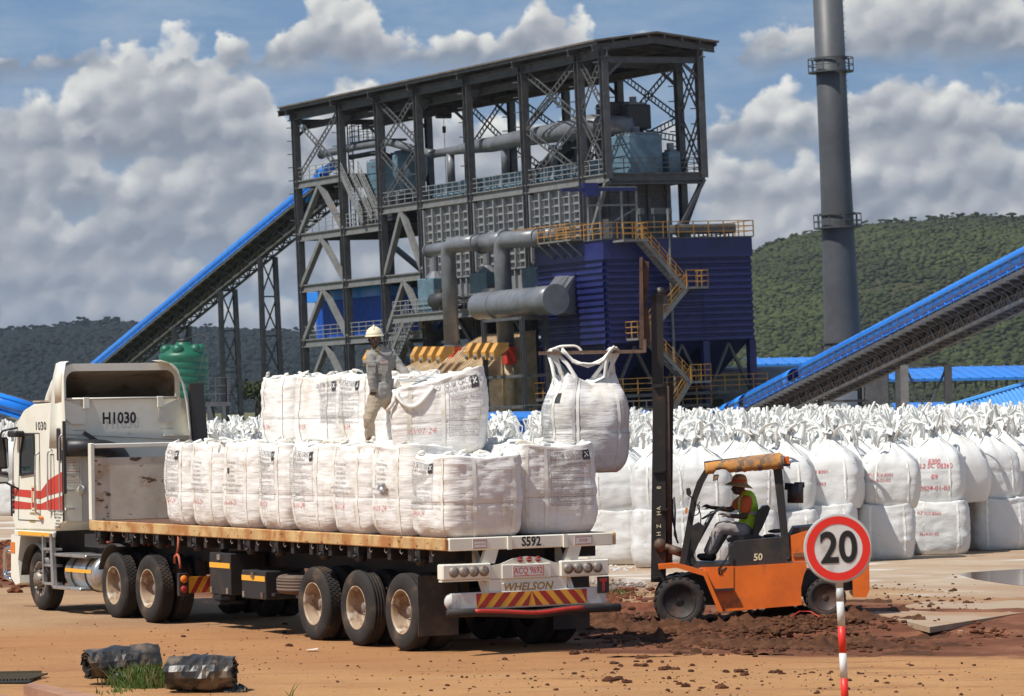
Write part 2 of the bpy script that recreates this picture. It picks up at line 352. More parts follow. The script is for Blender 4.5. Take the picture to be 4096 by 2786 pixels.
def ground_mat():
    m = bpy.data.materials.new('dirt_ground'); m.use_nodes = True; t = NT(m.node_tree); b = t.n['Principled BSDF']; b.inputs['Roughness'].default_value = .92; b.inputs['Specular IOR Level'].default_value = .25
    c = t.node('ShaderNodeTexCoord').outputs['Object']; s = t.node('ShaderNodeSeparateXYZ'); t.l.new(c, s.inputs[0]); X, Y = s.outputs[0], s.outputs[1]
    def mp(st):
        n = t.node('ShaderNodeMapping'); t.l.new(c, n.inputs[0]); n.inputs['Scale'].default_value = st; return n.outputs[0]
    wob = t.math('MULTIPLY', t.math('SUBTRACT', t.noise(c, .5, 6, .6), .5), 3.2)
    n1 = t.noise(c, .35, 8, .62); n2 = t.noise(mp((.35, 1.3, 1)), 1.1, 8, .65); n3 = t.noise(c, 9, 5, .7); n4 = t.noise(mp((.15, 2.2, 1)), 1.6, 6, .6)
    tanc = t.mix(t.ramp(n1, .35, .65), (.47, .245, .10), (.405, .20, .08)); tanc = t.mix(t.ramp(n2, .52, .72), tanc, (.27, .115, .05)); tanc = t.mix(t.ramp(n4, .55, .7, 0, .7), tanc, (.45, .275, .145)); tanc = t.mix(t.ramp(n3, .58, .72, 0, .55), tanc, (.20, .10, .05)); n5 = t.noise(c, 34, 3, .7); tanc = t.mix(t.ramp(n5, .60, .70, 0, .55), tanc, (.17, .09, .05)); tanc = t.mix(t.ramp(n5, .42, .32, 0, .5), tanc, (.52, .36, .22)); n6 = t.noise(mp((.22, 6.5, 1)), 1.0, 4, .6, 1.2); tanc = t.mix(t.ramp(n6, .57, .68, 0, .45), tanc, (.235, .10, .045)); n7 = t.noise(mp((.3, 9, 1)), 1.6, 5, .65, .6); tanc = t.mix(t.ramp(n7, .56, .66, 0, .5), tanc, (.50, .33, .18))
    redc = t.mix(t.ramp(n2, .35, .65), (.19, .068, .032), (.13, .046, .022)); redc = t.mix(t.ramp(n1, .5, .62), redc, (.26, .11, .055)); redc = t.mix(t.ramp(n3, .55, .7), redc, (.10, .04, .022)); redc = t.mix(t.ramp(n5, .60, .7, 0, .6), redc, (.32, .17, .10))
    conc = t.mix(t.ramp(n1, .35, .65), (.42, .27, .15), (.34, .20, .11)); conc = t.mix(t.ramp(n3, .6, .72), conc, (.25, .14, .08))
    # red soil: beyond a line on the right, up to Y ~54; all round the far side of the truck
    yb = t.math('MULTIPLY_ADD', X, -.40, 47.25)
    e1 = t.ramp(t.math('ADD', t.math('SUBTRACT', Y, yb), wob), -.1, .5); e2 = t.ramp(t.math('ADD', t.math('SUBTRACT', Y, t.math('MULTIPLY_ADD', X, -.85, 59.0)), wob), 2.2, .2)
    ex = t.ramp(X, .1, 1.0)
    red = t.math('MULTIPLY', t.math('MULTIPLY', e1, e2), ex)
    # behind the truck, between it and the slab: rubble-coloured
    dd = t.math('ADD', t.math('MULTIPLY', t.math('SUBTRACT', X, -.907), .879), t.math('MULTIPLY', t.math('SUBTRACT', Y, 46.99), .476))
    rb = t.math('MULTIPLY', t.ramp(t.math('ADD', dd, wob), 3.2, 4.4), t.ramp(X, 1.8, .4))
    red = t.math('MAXIMUM', red, rb)
    lf = t.math('MULTIPLY', t.ramp(t.math('ADD', Y, wob), 66.5, 69), t.ramp(X, -7.0, -8.0)); red = t.math('MAXIMUM', red, lf)
    far = t.ramp(Y, 100, 140)
    tanc = t.mix(t.math('MULTIPLY', t.ramp(t.math('ADD', Y, wob), 43.2, 46.5), .45), tanc, (.33, .145, .06)); col = t.mix(t.ramp(Y, 52, 57), tanc, conc); col = t.mix(red, col, redc); col = t.mix(far, col, t.mix(t.ramp(t.noise(c, .01, 6), .4, .6), (.09, .11, .03), (.16, .13, .06)))
    t.put(b.inputs['Base Color'], col)
    bn = t.node('ShaderNodeBump'); bn.inputs['Distance'].default_value = .05; bn.inputs['Strength'].default_value = .8; t.l.new(t.math('ADD', t.noise(c, 7, 8, .7), t.math('ADD', t.math('MULTIPLY', n2, .6), t.math('MULTIPLY', n5, .35))), bn.inputs['Height']); t.l.new(bn.outputs[0], b.inputs['Normal'])
    return m
MG = ground_mat()
tag(mb.build('ground', MG), kind='structure')
# raised concrete slab under the stock of bags
MC = M('slab_concrete', (.43, .33, .235), .85, 0, (.36, .24, .15), .35, .4, .62, col3=(.60, .57, .53), ns3=.33, lo3=.52, hi3=.62, st3=(.6, 1.6, 1), bump=.006, bs=9, var=.12, spec=.3)
a, b = _E; d = (b-a).normalized(); A = a-d*60; B = b+d*26
mb = MB(); mb.prism([(A.x, A.y, -.05), (B.x, B.y, -.05), (B.x+60, B.y+25, -.05), (B.x+60, 230, -.05), (A.x-20, 230, -.05)], (0, 0, SLABZ+.05))
tag(mb.build('concrete_slab', MC), kind='structure')
mb = MB(); mb.prism([(p.x, p.y, .06) for p in (gp(1975, 1392, .13), gp(2110, 1425, .13), gp(2345, 1388, .13), gp(2345, 1350, .13), gp(2120, 1362, .13))], (0, 0, .077))
tag(mb.build('grey_slab_plate', M('plate_grey', (.38, .28, .19), .85, 0, (.34, .20, .11), .8, bump=.004, bs=12)), kind='structure')
mb = MB(); pts = [gp(x, y, .137) for x, y in [(2176, 1304), (2200, 1299), (2260, 1295), (2345, 1290), (2420, 1296), (2420, 1328), (2345, 1331), (2290, 1326), (2255, 1321), (2215, 1315)]]
mb.add([(p.x, p.y, .1345) for p in pts], [tuple(range(len(pts)))]); tag(mb.build('puddle_water', M('puddle_water', (.16, .11, .075), .10, 0, spec=.4)), kind='structure')
# ------------------------------------------------------------ hills with bush
ICO = None
def ico():
    t = (1+5**.5)/2; v = [(-1, t, 0), (1, t, 0), (-1, -t, 0), (1, -t, 0), (0, -1, t), (0, 1, t), (0, -1, -t), (0, 1, -t), (t, 0, -1), (t, 0, 1), (-t, 0, -1), (-t, 0, 1)]
    k = sqrt(1+t*t); v = [(a/k, b/k, c/k) for a, b, c in v]
    f = [(0, 11, 5), (0, 5, 1), (0, 1, 7), (0, 7, 10), (0, 10, 11), (1, 5, 9), (5, 11, 4), (11, 10, 2), (10, 7, 6), (7, 1, 8), (3, 9, 4), (3, 4, 2), (3, 2, 6), (3, 6, 8), (3, 8, 9), (4, 9, 5), (2, 4, 11), (6, 2, 10), (8, 6, 7), (9, 8, 1)]
    return v, f
IV, IF = ico()
def ico2():
    v = [Vector(q) for q in IV]; f = []; c = {}
    def mid(a, b):
        k = (min(a, b), max(a, b))
        if k not in c: c[k] = len(v); v.append(((v[a]+v[b])/2).normalized())
        return c[k]
    for a, b, d in IF: x, y, z = mid(a, b), mid(b, d), mid(d, a); f += [(a, x, z), (b, y, x), (d, z, y), (x, y, z)]
    return v, f
IV2, IF2 = ico2()
def blob(mb, c, r, rng, sub=False, amp=.25):
    V_, F_ = (IV2, IF2) if sub else (IV, IF); s_ = rng.random()*50
    mb.add([(c[0]+q[0]*r[0]*(1+amp*noise.noise((q[0]*1.8+s_, q[1]*1.8, q[2]*1.8))*2), c[1]+q[1]*r[1]*(1+amp*noise.noise((q[0]*1.8, q[1]*1.8+s_, q[2]*1.8))*2), c[2]+q[2]*r[2]*(1+amp*noise.noise((q[0]*1.8, q[1]*1.8, q[2]*1.8+s_))*2)) for q in V_], F_)
def interp(L, x):
    if x <= L[0][0]: return L[0][1]
    for (a, b), (c, d) in zip(L, L[1:]):
        if x <= c: return b+(d-b)*(x-a)/(c-a)
    return L[-1][1]
def hill(name, ridge, y0, y1, mats, tr, seed, label, xr, zoff=0.0, sp=1.0):
    rng = random.Random(seed); R = [(at(px, py, y1).x, at(px, py, y1).z) for px, py in ridge]
    def hz(x, y):
        t = (y-y0)/(y1-y0); base = interp(R, x*y1/y if y < y1 else x)
        if t <= 1: k = sstep(t, -.05, 1.0)*.55+max(t, 0)*.45
        else: k = 1-.6*(t-1)
        s_ = 1+(.20*fbm(x*.006, y*.004, seed)+.03*noise.noise((x*.03, y*.02, seed)))*4*min(1, max(0, t))*max(0, 1-t)
        return base*k*s_-3*(1-min(1, max(0, t)))-3
    x0, x1 = xr; mb = MB(); mb.smooth = True; nx, ny = 80, 50; gy = [y0-50+(y1*1.25-y0)*j/ny for j in range(ny+1)]; gx = [x0+(x1-x0)*i/nx for i in range(nx+1)]
    mb.add([(x, y, hz(x, y)) for y in gy for x in gx], [(j*(nx+1)+i, j*(nx+1)+i+1, (j+1)*(nx+1)+i+1, (j+1)*(nx+1)+i) for j in range(ny) for i in range(nx)])
    tag(mb.build('hill', mats[0]), kind='structure')
    mb = MB(); mb.smooth = True; y = y0
    while y < y1*1.02:
        w = y*.145; x = max(x0, -w)
        while x < min(x1, w+10):
            xx = x+rng.uniform(-.5, .5)*tr*2.2; yy = y+rng.uniform(-.5, .5)*tr*3
            dn = fbm(xx*.012, yy*.006, seed+3)
            if rng.random() < .97+dn*.8:
                h = hz(xx, yy); r = tr*rng.uniform(.45, 1.5); big = yy > y1*.985 and rng.random() < .35
                mb.m = 2 if dn+rng.gauss(0, .12) < -.10 else 1 if dn+rng.gauss(0, .12) > .12 else 0; 
                blob(mb, (xx, yy, h+r*.45), (r*1.15, r, r*.8*rng.uniform(.7, 1.3)), rng, False, .55)
                if big:
                    hh = rng.uniform(.6, 1.9)*r; mb.tube((xx, yy, h-1), (xx, yy, h+hh), .18, .12, 4)
                    for q in range(3): blob(mb, (xx+rng.uniform(-1, 1)*r, yy+rng.uniform(-1, 1)*r, h+hh+rng.uniform(0, .5)*r), (r*.7, r*.7, r*.38), rng, False, .4)
            x += tr*1.75*sp
        y += tr*(3.1 if (y1-y) > 30 else 2.2)*sp*1.15
    tag(mb.build('hillside_bush', mats[1:4]), label, 'bush', kind='stuff')
def leafm(n, c, c2): return M(n, c, .8, 0, c2, .12, .4, .62, bump=.35, bs=1.1, var=.3, spec=.15)
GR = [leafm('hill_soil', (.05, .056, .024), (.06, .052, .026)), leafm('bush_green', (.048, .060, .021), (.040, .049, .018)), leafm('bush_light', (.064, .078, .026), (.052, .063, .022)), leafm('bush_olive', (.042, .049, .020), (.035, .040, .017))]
GL = [leafm('hill_soil_cloudshade', (.014, .020, .019), (.012, .018, .017)), leafm('bush_cloudshade', (.012, .018, .017), (.010, .016, .016)), leafm('bush_cloudshade_mid', (.015, .023, .019), (.013, .019, .017)), leafm('bush_cloudshade_deep', (.010, .015, .015), (.012, .018, .016))]  # left hill: cloud shade painted into the soil and bush colours
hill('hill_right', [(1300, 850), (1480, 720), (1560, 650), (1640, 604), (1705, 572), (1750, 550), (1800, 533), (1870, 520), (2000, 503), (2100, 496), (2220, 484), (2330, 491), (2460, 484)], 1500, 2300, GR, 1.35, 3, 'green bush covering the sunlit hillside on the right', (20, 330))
hill('hill_left', [(-120, 760), (0, 752), (100, 744), (180, 733), (260, 730), (330, 737), (400, 745), (560, 748), (690, 756), (900, 766), (1100, 775), (1300, 790), (1500, 850)], 2300, 3300, GL, 2.3, 8, 'bush covering the long hill on the left, cloud shade painted into its colour', (-520, 150))
# ------------------------------------------------------------ the plant (frame PF: x = depth b, y = along the long side, z up)
def PX(px, py, b=0.0): q = PF.on(0, px, py, b); return Vector((b, q.y, q.z))      # point on a plane parallel to the long side
def PY(px, py, a=0.0): q = PF.on(1, px, py, a); return Vector((q.x, a, q.z))      # point on a plane parallel to the gable
fa = [3.35, 11.3, 19.6, 27.5, 34.0, 40.5, 48.6]; B0, B1 = 0.0, 7.6; ZE = 27.1; ZP = 18.7
T = thing('steel_processing_tower', 'tall open grey steel frame tower with a long low pitched roof above the furnace', 'processing tower', (0, 24, 0), PF)
def part(name, mb, mats, par=T): return mb.build(name, mats, par)
def column(a, b, z0, z1, w=.50, pegs=False, par=T):
    m = MB(); m.hbeam((b, a, z0), (b, a, z1), w, w*.95, up=(0, 1, 0), t=.1)
    if pegs:
        for k in range(int((z1-max(z0, 18))/1.05)): z = max(z0, 18)+.6+k*1.05; m.beam((b-w*.5, a+.25, z), (b-w*.5-.28, a+.5, z), .09, .07)
    return part('column', m, MT['steel'], par)
for a in fa: column(a, B0, 0, ZE, .54, True)
column(0, B0, ZP-.4, ZE, .5, True); column(0, B1, ZP-.4, ZE, .5, True)
for a in (2.8, 10.9, 18.6, 26.9, 34.0, 40.4, 48.6): column(a, B1, 0, ZE-.2, .5, a < 30)
column(34.0, 3.8, 0, ZP, .5); column(40.5, 3.8, 0, ZP, .5); column(48.6, 3.8, 0, 17.5, .45)
# roof
def rz(b): return 28.2-abs(b-4.05)*.125
R0, R1 = -.55, 49.8
m = MB(); m.smooth = False
for s0, s1 in ((-.95, 4.05), (4.05, 9.0)): m.prism([(s0, R0, rz(s0)), (s1, R0, rz(s1)), (s1, R0, rz(s1)+.12), (s0, R0, rz(s0)+.12)], (0, R1-R0, 0))
part('roof', m, MT['roofg'])
m = MB()
for b in (-.75, .6, 2.0, 3.4, 4.7, 6.1, 7.5, 8.8): m.beam((b, R0+.1, rz(b)-.13), (b, R1-.1, rz(b)-.13), .14, .24)
for a in [0]+fa+[49.9]:
    m.hbeam((-.85, a, rz(-.85)-.42), (4.05, a, rz(4.05)-.42), .3, .45, t=.15); m.hbeam((4.05, a, rz(4.05)-.42), (8.9, a, rz(8.9)-.42), .3, .45, t=.15)
part('roof_purlin', m, MT['steel'])
m = MB()
for b in (B0, B1): m.hbeam((b, -.6, ZE-.25), (b, 49.6, ZE-.25), .4, .62)
for b in (B0+1.2, B1-1.2): m.hbeam((b, 1, ZE-1.0), (b, 49.6, ZE-1.0), .35, .5)
for a in [0]+fa: m.hbeam((B0, a, ZE-.7), (B1, a, ZE-.7), .25, .4); m.beam((B0, a, ZE-2.0), (1.3, a, ZE-.9), .15, .2); m.beam((B1, a, ZE-2.0), (B1-1.3, a, ZE-.9), .15, .2)
part('eaves_beam', m, MT['steel'])
# laced X braces
def xbr(p, q, r, s, nrm, w=.42, t=.085):
    for (A, B) in ((p, q), (r, s)):
        m = MB(); m.lattice(A, B, w, nrm, t, .5); part('brace', m, MT['steel'])
def bay(b, a0, a1, z0, z1): xbr((b, a0, z0), (b, a1, z1), (b, a1, z0), (b, a0, z1), (1, 0, 0))
for (b, a0, a1) in ((0, 3.35, 11.3),): bay(b, a0, a1, ZP+.1, 22.6); bay(b, a0, a1, 22.6, 26.8)
bay(0, 0, 3.35, ZP+.1, 22.9); bay(0, 0, 3.35, 22.9, 26.8)
bay(0, 27.5, 34, ZP+.1, 22.9); bay(0, 27.5, 34, 22.9, 26.8); bay(0, 40.5, 48.6, 21.8, 26.7)
bay(B1, 10.9, 18.6, ZP+.1, 22.8); bay(B1, 18.6, 26.9, ZP+.1, 22.8); bay(B1, 18.6, 26.9, 22.8, 26.6); bay(B1, 2.8, 10.9, ZP+2.5, 22.6); bay(B1, 2.8, 10.9, 22.6, 26.6); bay(B1, 0, 2.8, ZP+.1, 22.8); bay(B1, 0, 2.8, 22.8, 26.6); bay(B1, 27.5, 34, 22.8, 26.6)
# floors: (a0, a1, z, b0, b1)
def floor(a0, a1, z, b0=B0, b1=B1, th=.62, rails=True, mat='steel_lt', par=T, back=True):
    m = MB(); m.hbeam((b0, a0, z-th/2), (b0, a1, z-th/2), .3, th, t=.14); part('edge_beam', m, MT[mat], par)
    m = MB(); m.hbeam((b1, a0, z-th/2), (b1, a1, z-th/2), .3, th); m.box((b0+.16, a0, z-.09), (b1-.16, a1, z-.01))
    n = max(2, int((a1-a0)/2.2))
    for i in range(n+1): a = a0+(a1-a0)*i/n; m.hbeam((b0+.15, a, z-.35), (b1-.15, a, z-.35), .2, .4)
    part('platform', m, MT['steel'], par)
    if rails:
        m = MB(); m.rail((b0, a0, z), (b0, a1, z), 1.0, 1.25, .055, bars=3)
        if back: m.rail((b1, a0, z), (b1, a1, z), 1.0, 1.25, .055)
        part('railing', m, MT['white_rail'], par)
floor(-.1, 11.3, ZP); floor(11.3, 27.5, ZP); floor(27.5, 34.2, ZP); floor(40.4, 48.8, 21.7)
floor(34, 48.8, 17.5); floor(27.5, 48.8, 13.45, rails=False); floor(27.5, 48.8, 9.1); floor(27.5, 48.8, 4.6)
m = MB(); m.hbeam((B0, 0, ZP-.4), (B1, 0, ZP-.4), .3, .8); m.rail((B0, 0, ZP), (B1, 0, ZP), 1.0, 1.2, .055); part('gable_beam', m, MT['steel'])
# heavy diagonal braces of the lower frame (boxed)
def diag(p, q, w=.42, mat='steel_lt'): m = MB(); m.beam(p, q, w, w*.8); part('diagonal', m, MT[mat])
for (z0, z1) in ((17.4, 21.1), (13.3, 16.9), (9.0, 12.9), (4.5, 8.5), (0, 4.0)):
    am = 44.55; diag((0, am, z1), (0, 48.5, z0)); diag((0, am, z1), (0, 40.7, z0))
    am = 37.2; 
    if z1 < 17: diag((B1, 40.6, z0), (B1, 34.2, z1), .4, 'steel'); diag((B1, 48.6, z1), (B1, 40.6, z0), .4, 'steel')
for (z0, z1) in ((13.5, 18.1), (9.2, 12.9), (4.6, 8.5)):
    diag((0, 30.7, z1), (0, 33.8, z0)); diag((0, 30.7, z1), (0, 27.7, z0)); diag((B1, 30.7, z1), (B1, 33.8, z0), .4, 'steel')
diag((B0, 3.35, 13.5), (B0, 0.2, 18.2), .3); diag((B1, 2.8, 15.0), (B1, .1, 18.3), .3, 'steel'); diag((5.2, 0, 14.4), (7.6, 0, 18.2), .32, 'steel')
# stairs
def stair(p, q, wd=(1, 0, 0), w=.8, mat='steel_lt', rail='white_rail', rm=True, par=T):
    m = MB(); m.m = 0; m.stair(p, q, w, wd); m.m = 1
    if rm:
        for sg in (-1, 1):
            o = Vector(wd).normalized()*w/2*sg; m.rail(Vector(p)+o, Vector(q)+o, 1.0, .9, .05, bars=3)
    return part('stair', m, [MT[mat], MT[rail]], par)
stair((-.0, 36.6, 17.6), (-.0, 40.0, 21.5)); stair((1.2, 36.0, 17.6), (1.2, 39.4, 21.6)); stair((3.5, 28.0, 13.5), (3.5, 33.3, 18.6)); stair((3, 33.8, 9.2), (3, 28.8, 13.3)); stair((-.8, 34.2, 4.7), (-.8, 28.4, 10.2)); stair((-1.2, 39.5, 0), (-1.2, 34.4, 4.5))
# small service cage at the far end under the roof, caged ladder
m = MB(); m.box((3, 41, 24.3), (6, 45, 24.45)); m.rail((3, 41, 24.45), (3, 45, 24.45), 1.3, .8); m.rail((3, 45, 24.45), (6, 45, 24.45), 1.3, .8)
for a in (44.6, 45.4): m.beam((3, a, 17.6), (3, a, 26.5), .08, .08)
for k in range(22): m.beam((3, 44.6, 18+k*.38), (3, 45.4, 18+k*.38), .04, .04)
part('service_cage', m, MT['steel'])
# ribbed cladding panels in three bays, each with upright strips of upturned lips
def cladding(a0, a1, n, z0=12.9, z1=17.95):
    m = MB(); m.box((.18, a0+.4, z0-1.9), (7.2, a1-.4, z1+.2)); part('bin_wall', m, MT['panel'])
    m = MB(); w = (a1-a0-.9)/n
    for i in range(n+1): a = a0+.45+w*i; m.box((-.16, a-.08, z0), (.18, a+.08, z1))
    for i in range(n):
        a = a0+.45+w*i
        for k in range(8):
            z = z0+.3+k*(z1-z0-.3)/8; m.prism([(.18, a+.16, z), (-.06, a+.16, z+.04), (-.06, a+.16, z+.08), (.18, a+.16, z+.13)], (0, w-.34, 0))
    part('ribbed_panel', m, MT['panel'])
    m = MB(); w2 = (a1-a0-.9)/(n*1.6)
    for i in range(int(n*1.6)+1): a = a0+.45+w2*i; m.box((-.05, a-.07, z0-1.5), (.2, a+.07, z0-.15))
    m.box((-.1, a0+.4, z0-.12), (.2, a1-.4, z0)); m.box((-.1, a0+.4, z0-1.65), (.2, a1-.4, z0-1.5)); part('lower_rib', m, MT['panel'])
cladding(3.35, 11.3, 5, 13.2); cladding(11.3, 19.6, 5, 13.0); cladding(19.6, 27.5, 5, 12.8)
# end wall of the bins, dark ribs facing the gable side
m = MB(); m.box((1.3, 2.4, 11.0), (6.2, 3.3, 18.2))
for k in range(6): z = 11.6+k*1.15; m.box((1.3, 2.28, z), (6.2, 2.4, z+.14))
for b in (1.4, 2.9, 4.4, 5.9): m.box((b, 2.2, 11), (b+.25, 2.42, 18.2))
part('end_wall', m, MT['steel'])
# dark bin bottoms and hoppers
m = MB()
for a0, a1 in ((3.8, 11), (11.7, 19.2), (20, 27)):
    am = (a0+a1)/2; m.skin([[Vector(q) for q in ((.6, a0, 11.3), (7, a0, 11.3), (7, a1, 11.3), (.6, a1, 11.3))], [Vector(q) for q in ((2.6, am-1, 8.2), (5, am-1, 8.2), (5, am+1, 8.2), (2.6, am+1, 8.2))]])
part('hopper', m, MT['darkm'])
m = MB()
for a in (3.35, 11.3, 19.6, 27.5):
    m.hbeam((0, a, 11.0), (B1, a, 11.0), .35, .6); m.hbeam((0, a, 7.2), (B1, a, 7.2), .35, .5); m.beam((0, a, 7.2), (B1, a, 11), .3, .3)
m.hbeam((0, 3, 11.05), (0, 27.5, 11.05), .35, .5); m.hbeam((B1, 3, 7.2), (B1, 27.5, 7.2), .35, .5); m.hbeam((B1, 3, 11), (B1, 27.5, 11), .35, .5)
for a0, a1 in ((3.35, 11.3), (11.3, 19.6), (19.6, 27.5)): m.beam((B1, a0, 0), (B1, a1, 10.8), .3, .3); m.beam((B1, a1, 0), (B1, a0, 10.8), .3, .3); m.beam((0, a0+.3, 7.4), (0, (a0+a1)/2, 10.7), .28, .28)
part('cross_frame', m, MT['steel'])
# middle machine floor in front of the bins
floor(9.5, 28.2, 10.25, -2.4, 0.2, .6)
# top-floor equipment: pipe racks of the platform
m = MB(); rng = random.Random(5)
for k in range(5): z = ZP+.25+k*.22; b = 1.0+k*.5; m.tube((b, 4, z), (b, 27.5, z), .12, n=6)
for i in range(26): a = 4+i*.95; m.box((.8, a, ZP), (3.6, a+.1, ZP+1.15))
part('pipe_rack', m, MT['machine'])
def machine(name, label, lo, hi, extra=None, mat='machine', cat='machine', fr=PF, group=None):
    c = ((lo[0]+hi[0])/2, (lo[1]+hi[1])/2, lo[2]); t = thing(name, label, cat, c, fr, group)
    m = MB(); m.bev(lo, hi, .08)
    for k in range(3): z = lo[2]+(hi[2]-lo[2])*(k+.6)/3.4; m.box((lo[0]-.05, lo[1]+.1, z), (lo[0], hi[1]-.1, z+.06))
    m.build('housing', MT[mat], t)
    m = MB(); m.box((lo[0]+.2, lo[1]+.2, hi[2]), (hi[0]-.2, hi[1]-.2, hi[2]+.15)); am = (lo[1]+hi[1])/2; bm = (lo[0]+hi[0])/2; m.tube((bm, am, hi[2]+.15), (bm, am, hi[2]+.6), .25, n=10); m.build('top_duct', MT['duct'], t)
    if extra: extra(t)
    return t
machine('crane_motor_unit', 'pale blue boxed drive unit on the gable end of the top platform', (2.2, .8, ZP), (4.9, 3.2, ZP+2.7), mat='machine')
machine('cabinet', 'small dark blue cabinet beside the pale blue drive unit on the top platform', (5.3, .6, ZP), (6.2, 1.8, ZP+1.5), mat='machine', cat='cabinet')
machine('screen_unit', 'dark blue boxed screen on the raised floor under the far end of the roof', (1.5, 36.8, 18.4), (5, 39.4, 22.5), mat='machine')
machine('drive_housing', 'dark drive housing on the low floor behind the two leaning stair rails', (1.0, 33.2, 17.6), (5.5, 40.2, 19.6), mat='darkm')
t = thing('round_vessel', 'round dark blue vessel standing on the raised floor under the roof', 'vessel', (3, 34.9, 19.6), PF)
m = MB(); m.smooth = True; m.lathe([(.5, 19.6), (1.0, 20.5), (1.35, 21.2), (1.35, 22.6), (1.15, 23.0), (.5, 23.1)], (3, 34.9, 0), (0, 0, 1), 20); m.build('shell', MT['machine'], t); m = MB(); m.box((2.4, 33.9, 18.0), (3.6, 35.9, 19.6)); m.build('support', MT['darkm'], t)
# big discharge pulley house with its raking conveyor on the top floor
t = thing('feeder_conveyor', 'dark inclined feeder conveyor on the top platform below the fat pipe', 'conveyor', (3.5, 8, ZP), PF)
m = MB(); m.beam((3.8, 17.5, ZP+.9), (3.8, 5.5, ZP+4.0), 1.1, .5); 
for k in range(14): a = 16.5-k*.8; m.tube((3.2, a, ZP+1.45+k*.21), (4.4, a, ZP+1.45+k*.21), .12, n=6)
m.build('belt_frame', MT['darkm'], t); m = MB()
for k in range(6): a = 16-k*2; m.beam((3.3, a, ZP), (3.3, a, ZP+1.0+k*.55), .14, .14); m.beam((4.3, a, ZP), (4.3, a, ZP+1.0+k*.55), .14, .14)
m.build('leg', MT['steel'], t); m = MB(); m.bev((2.6, 3.6, ZP), (5.2, 6.2, ZP+4.2), .1); m.bev((2.7, 3.8, ZP+4.2), (5.0, 6.0, ZP+5.2), .1); m.build('head_box', MT['darkm'], t)
machine('head_unit', 'dark slate head unit with a railing behind the end of the fat pipe', (3.4, 2.6, ZP+3.2), (5.2, 4.4, ZP+4.9), mat='darkm')
# pipes
def pipe(name, label, pts, r, mat='duct', r0=.6, cat='duct', fr=PF, flange=True, group=None, n=20):
    P = bend(pts, r0); t = thing(name, label, cat, P[0], fr, group); m = MB(); m.smooth = True
    m.pipe(P, r, n); m.build('pipe_run', MT[mat], t)
    if flange:
        for i in (0, -1):
            m = MB(); p = Vector(pts[i]); q = Vector(pts[1 if i == 0 else -2]); d = (q-p).normalized(); m.tube(p+d*.05, p+d*.2, r*1.16 if not isinstance(r, list) else r[i]*1.16, n=n); m.build('flange', MT[mat], t)
    return t
p0, p1, p2 = PX(985, 350, 1.5), PX(1120, 328, 1.5), PX(1290, 297, 1.5); p3 = PX(1345, 285, 1.5)
pp = [p0, PX(1040, 341, 1.5), PX(1075, 333, 1.5), p1, PX(1180, 315, 1.5), p2, p3, p3+Vector((2.0, -1.2, -.1)), p3+Vector((2.2, -1.3, -2.2))]
t = thing('fat_roof_pipe', 'fat pale grey dust pipe rising along the top platform to an elbow', 'duct', p0, PF); m = MB(); m.smooth = True
m.pipe(pp, [.30, .33, .50, .56, .60, .72, .78, .78, .78], 20); m.build('pipe_run', MT['duct'], t)
for (x, y) in ((1022, 350), (1145, 325), (1255, 330)):
    q = PX(x, y, 1.5); m = MB(); m.smooth = True; m.pipe([q, (1.5, q.y, ZP+1.2)], .30, 14); m.smooth = False; m.skin([m.ring((1.5, q.y, ZP+1.2), (0, 0, 1), .32, 12), m.ring((1.5, q.y, ZP+.3), (0, 0, 1), .62, 12)]); m.build('drop_pipe', MT['duct'], t)
pipe('thin_roof_pipe', 'thinner grey pipe bending over the far top floor', [PX(728, 352, 1.5), PX(800, 335, 1.5), PX(880, 322, 1.5), PX(960, 345, 1.5), PX(985, 350, 1.5)], .30, r0=.8)
pipe('dark_roof_pipe', 'dark flat pipe running above the screen unit under the roof', [(3, 45, 23.3), (3, 41, 23.3), (3, 39.5, 23.2), (3, 38, 22.7)], .2, 'darkm')
# hoist hanging from the roof
t = thing('hoist', 'dark chain hoist hanging from the roof beam with its wire down', 'hoist', (3.8, 30.6, 26.2), PF); h = (3.8, 30.6)
m = MB(); m.bev((3.4, 29.8, 25.4), (4.2, 31.6, 26.0), .1); m.tube((3.2, 30.6, 25.3), (4.4, 30.6, 25.3), .22, n=10); m.build('trolley', MT['darkm'], t)
m = MB(); m.beam((3.8, 30.6, 19), (3.8, 30.6, 25.3), .03, .03); m.box((3.7, 30.5, 24.0), (3.9, 30.7, 24.5)); m.build('wire', MT['darkm'], t)
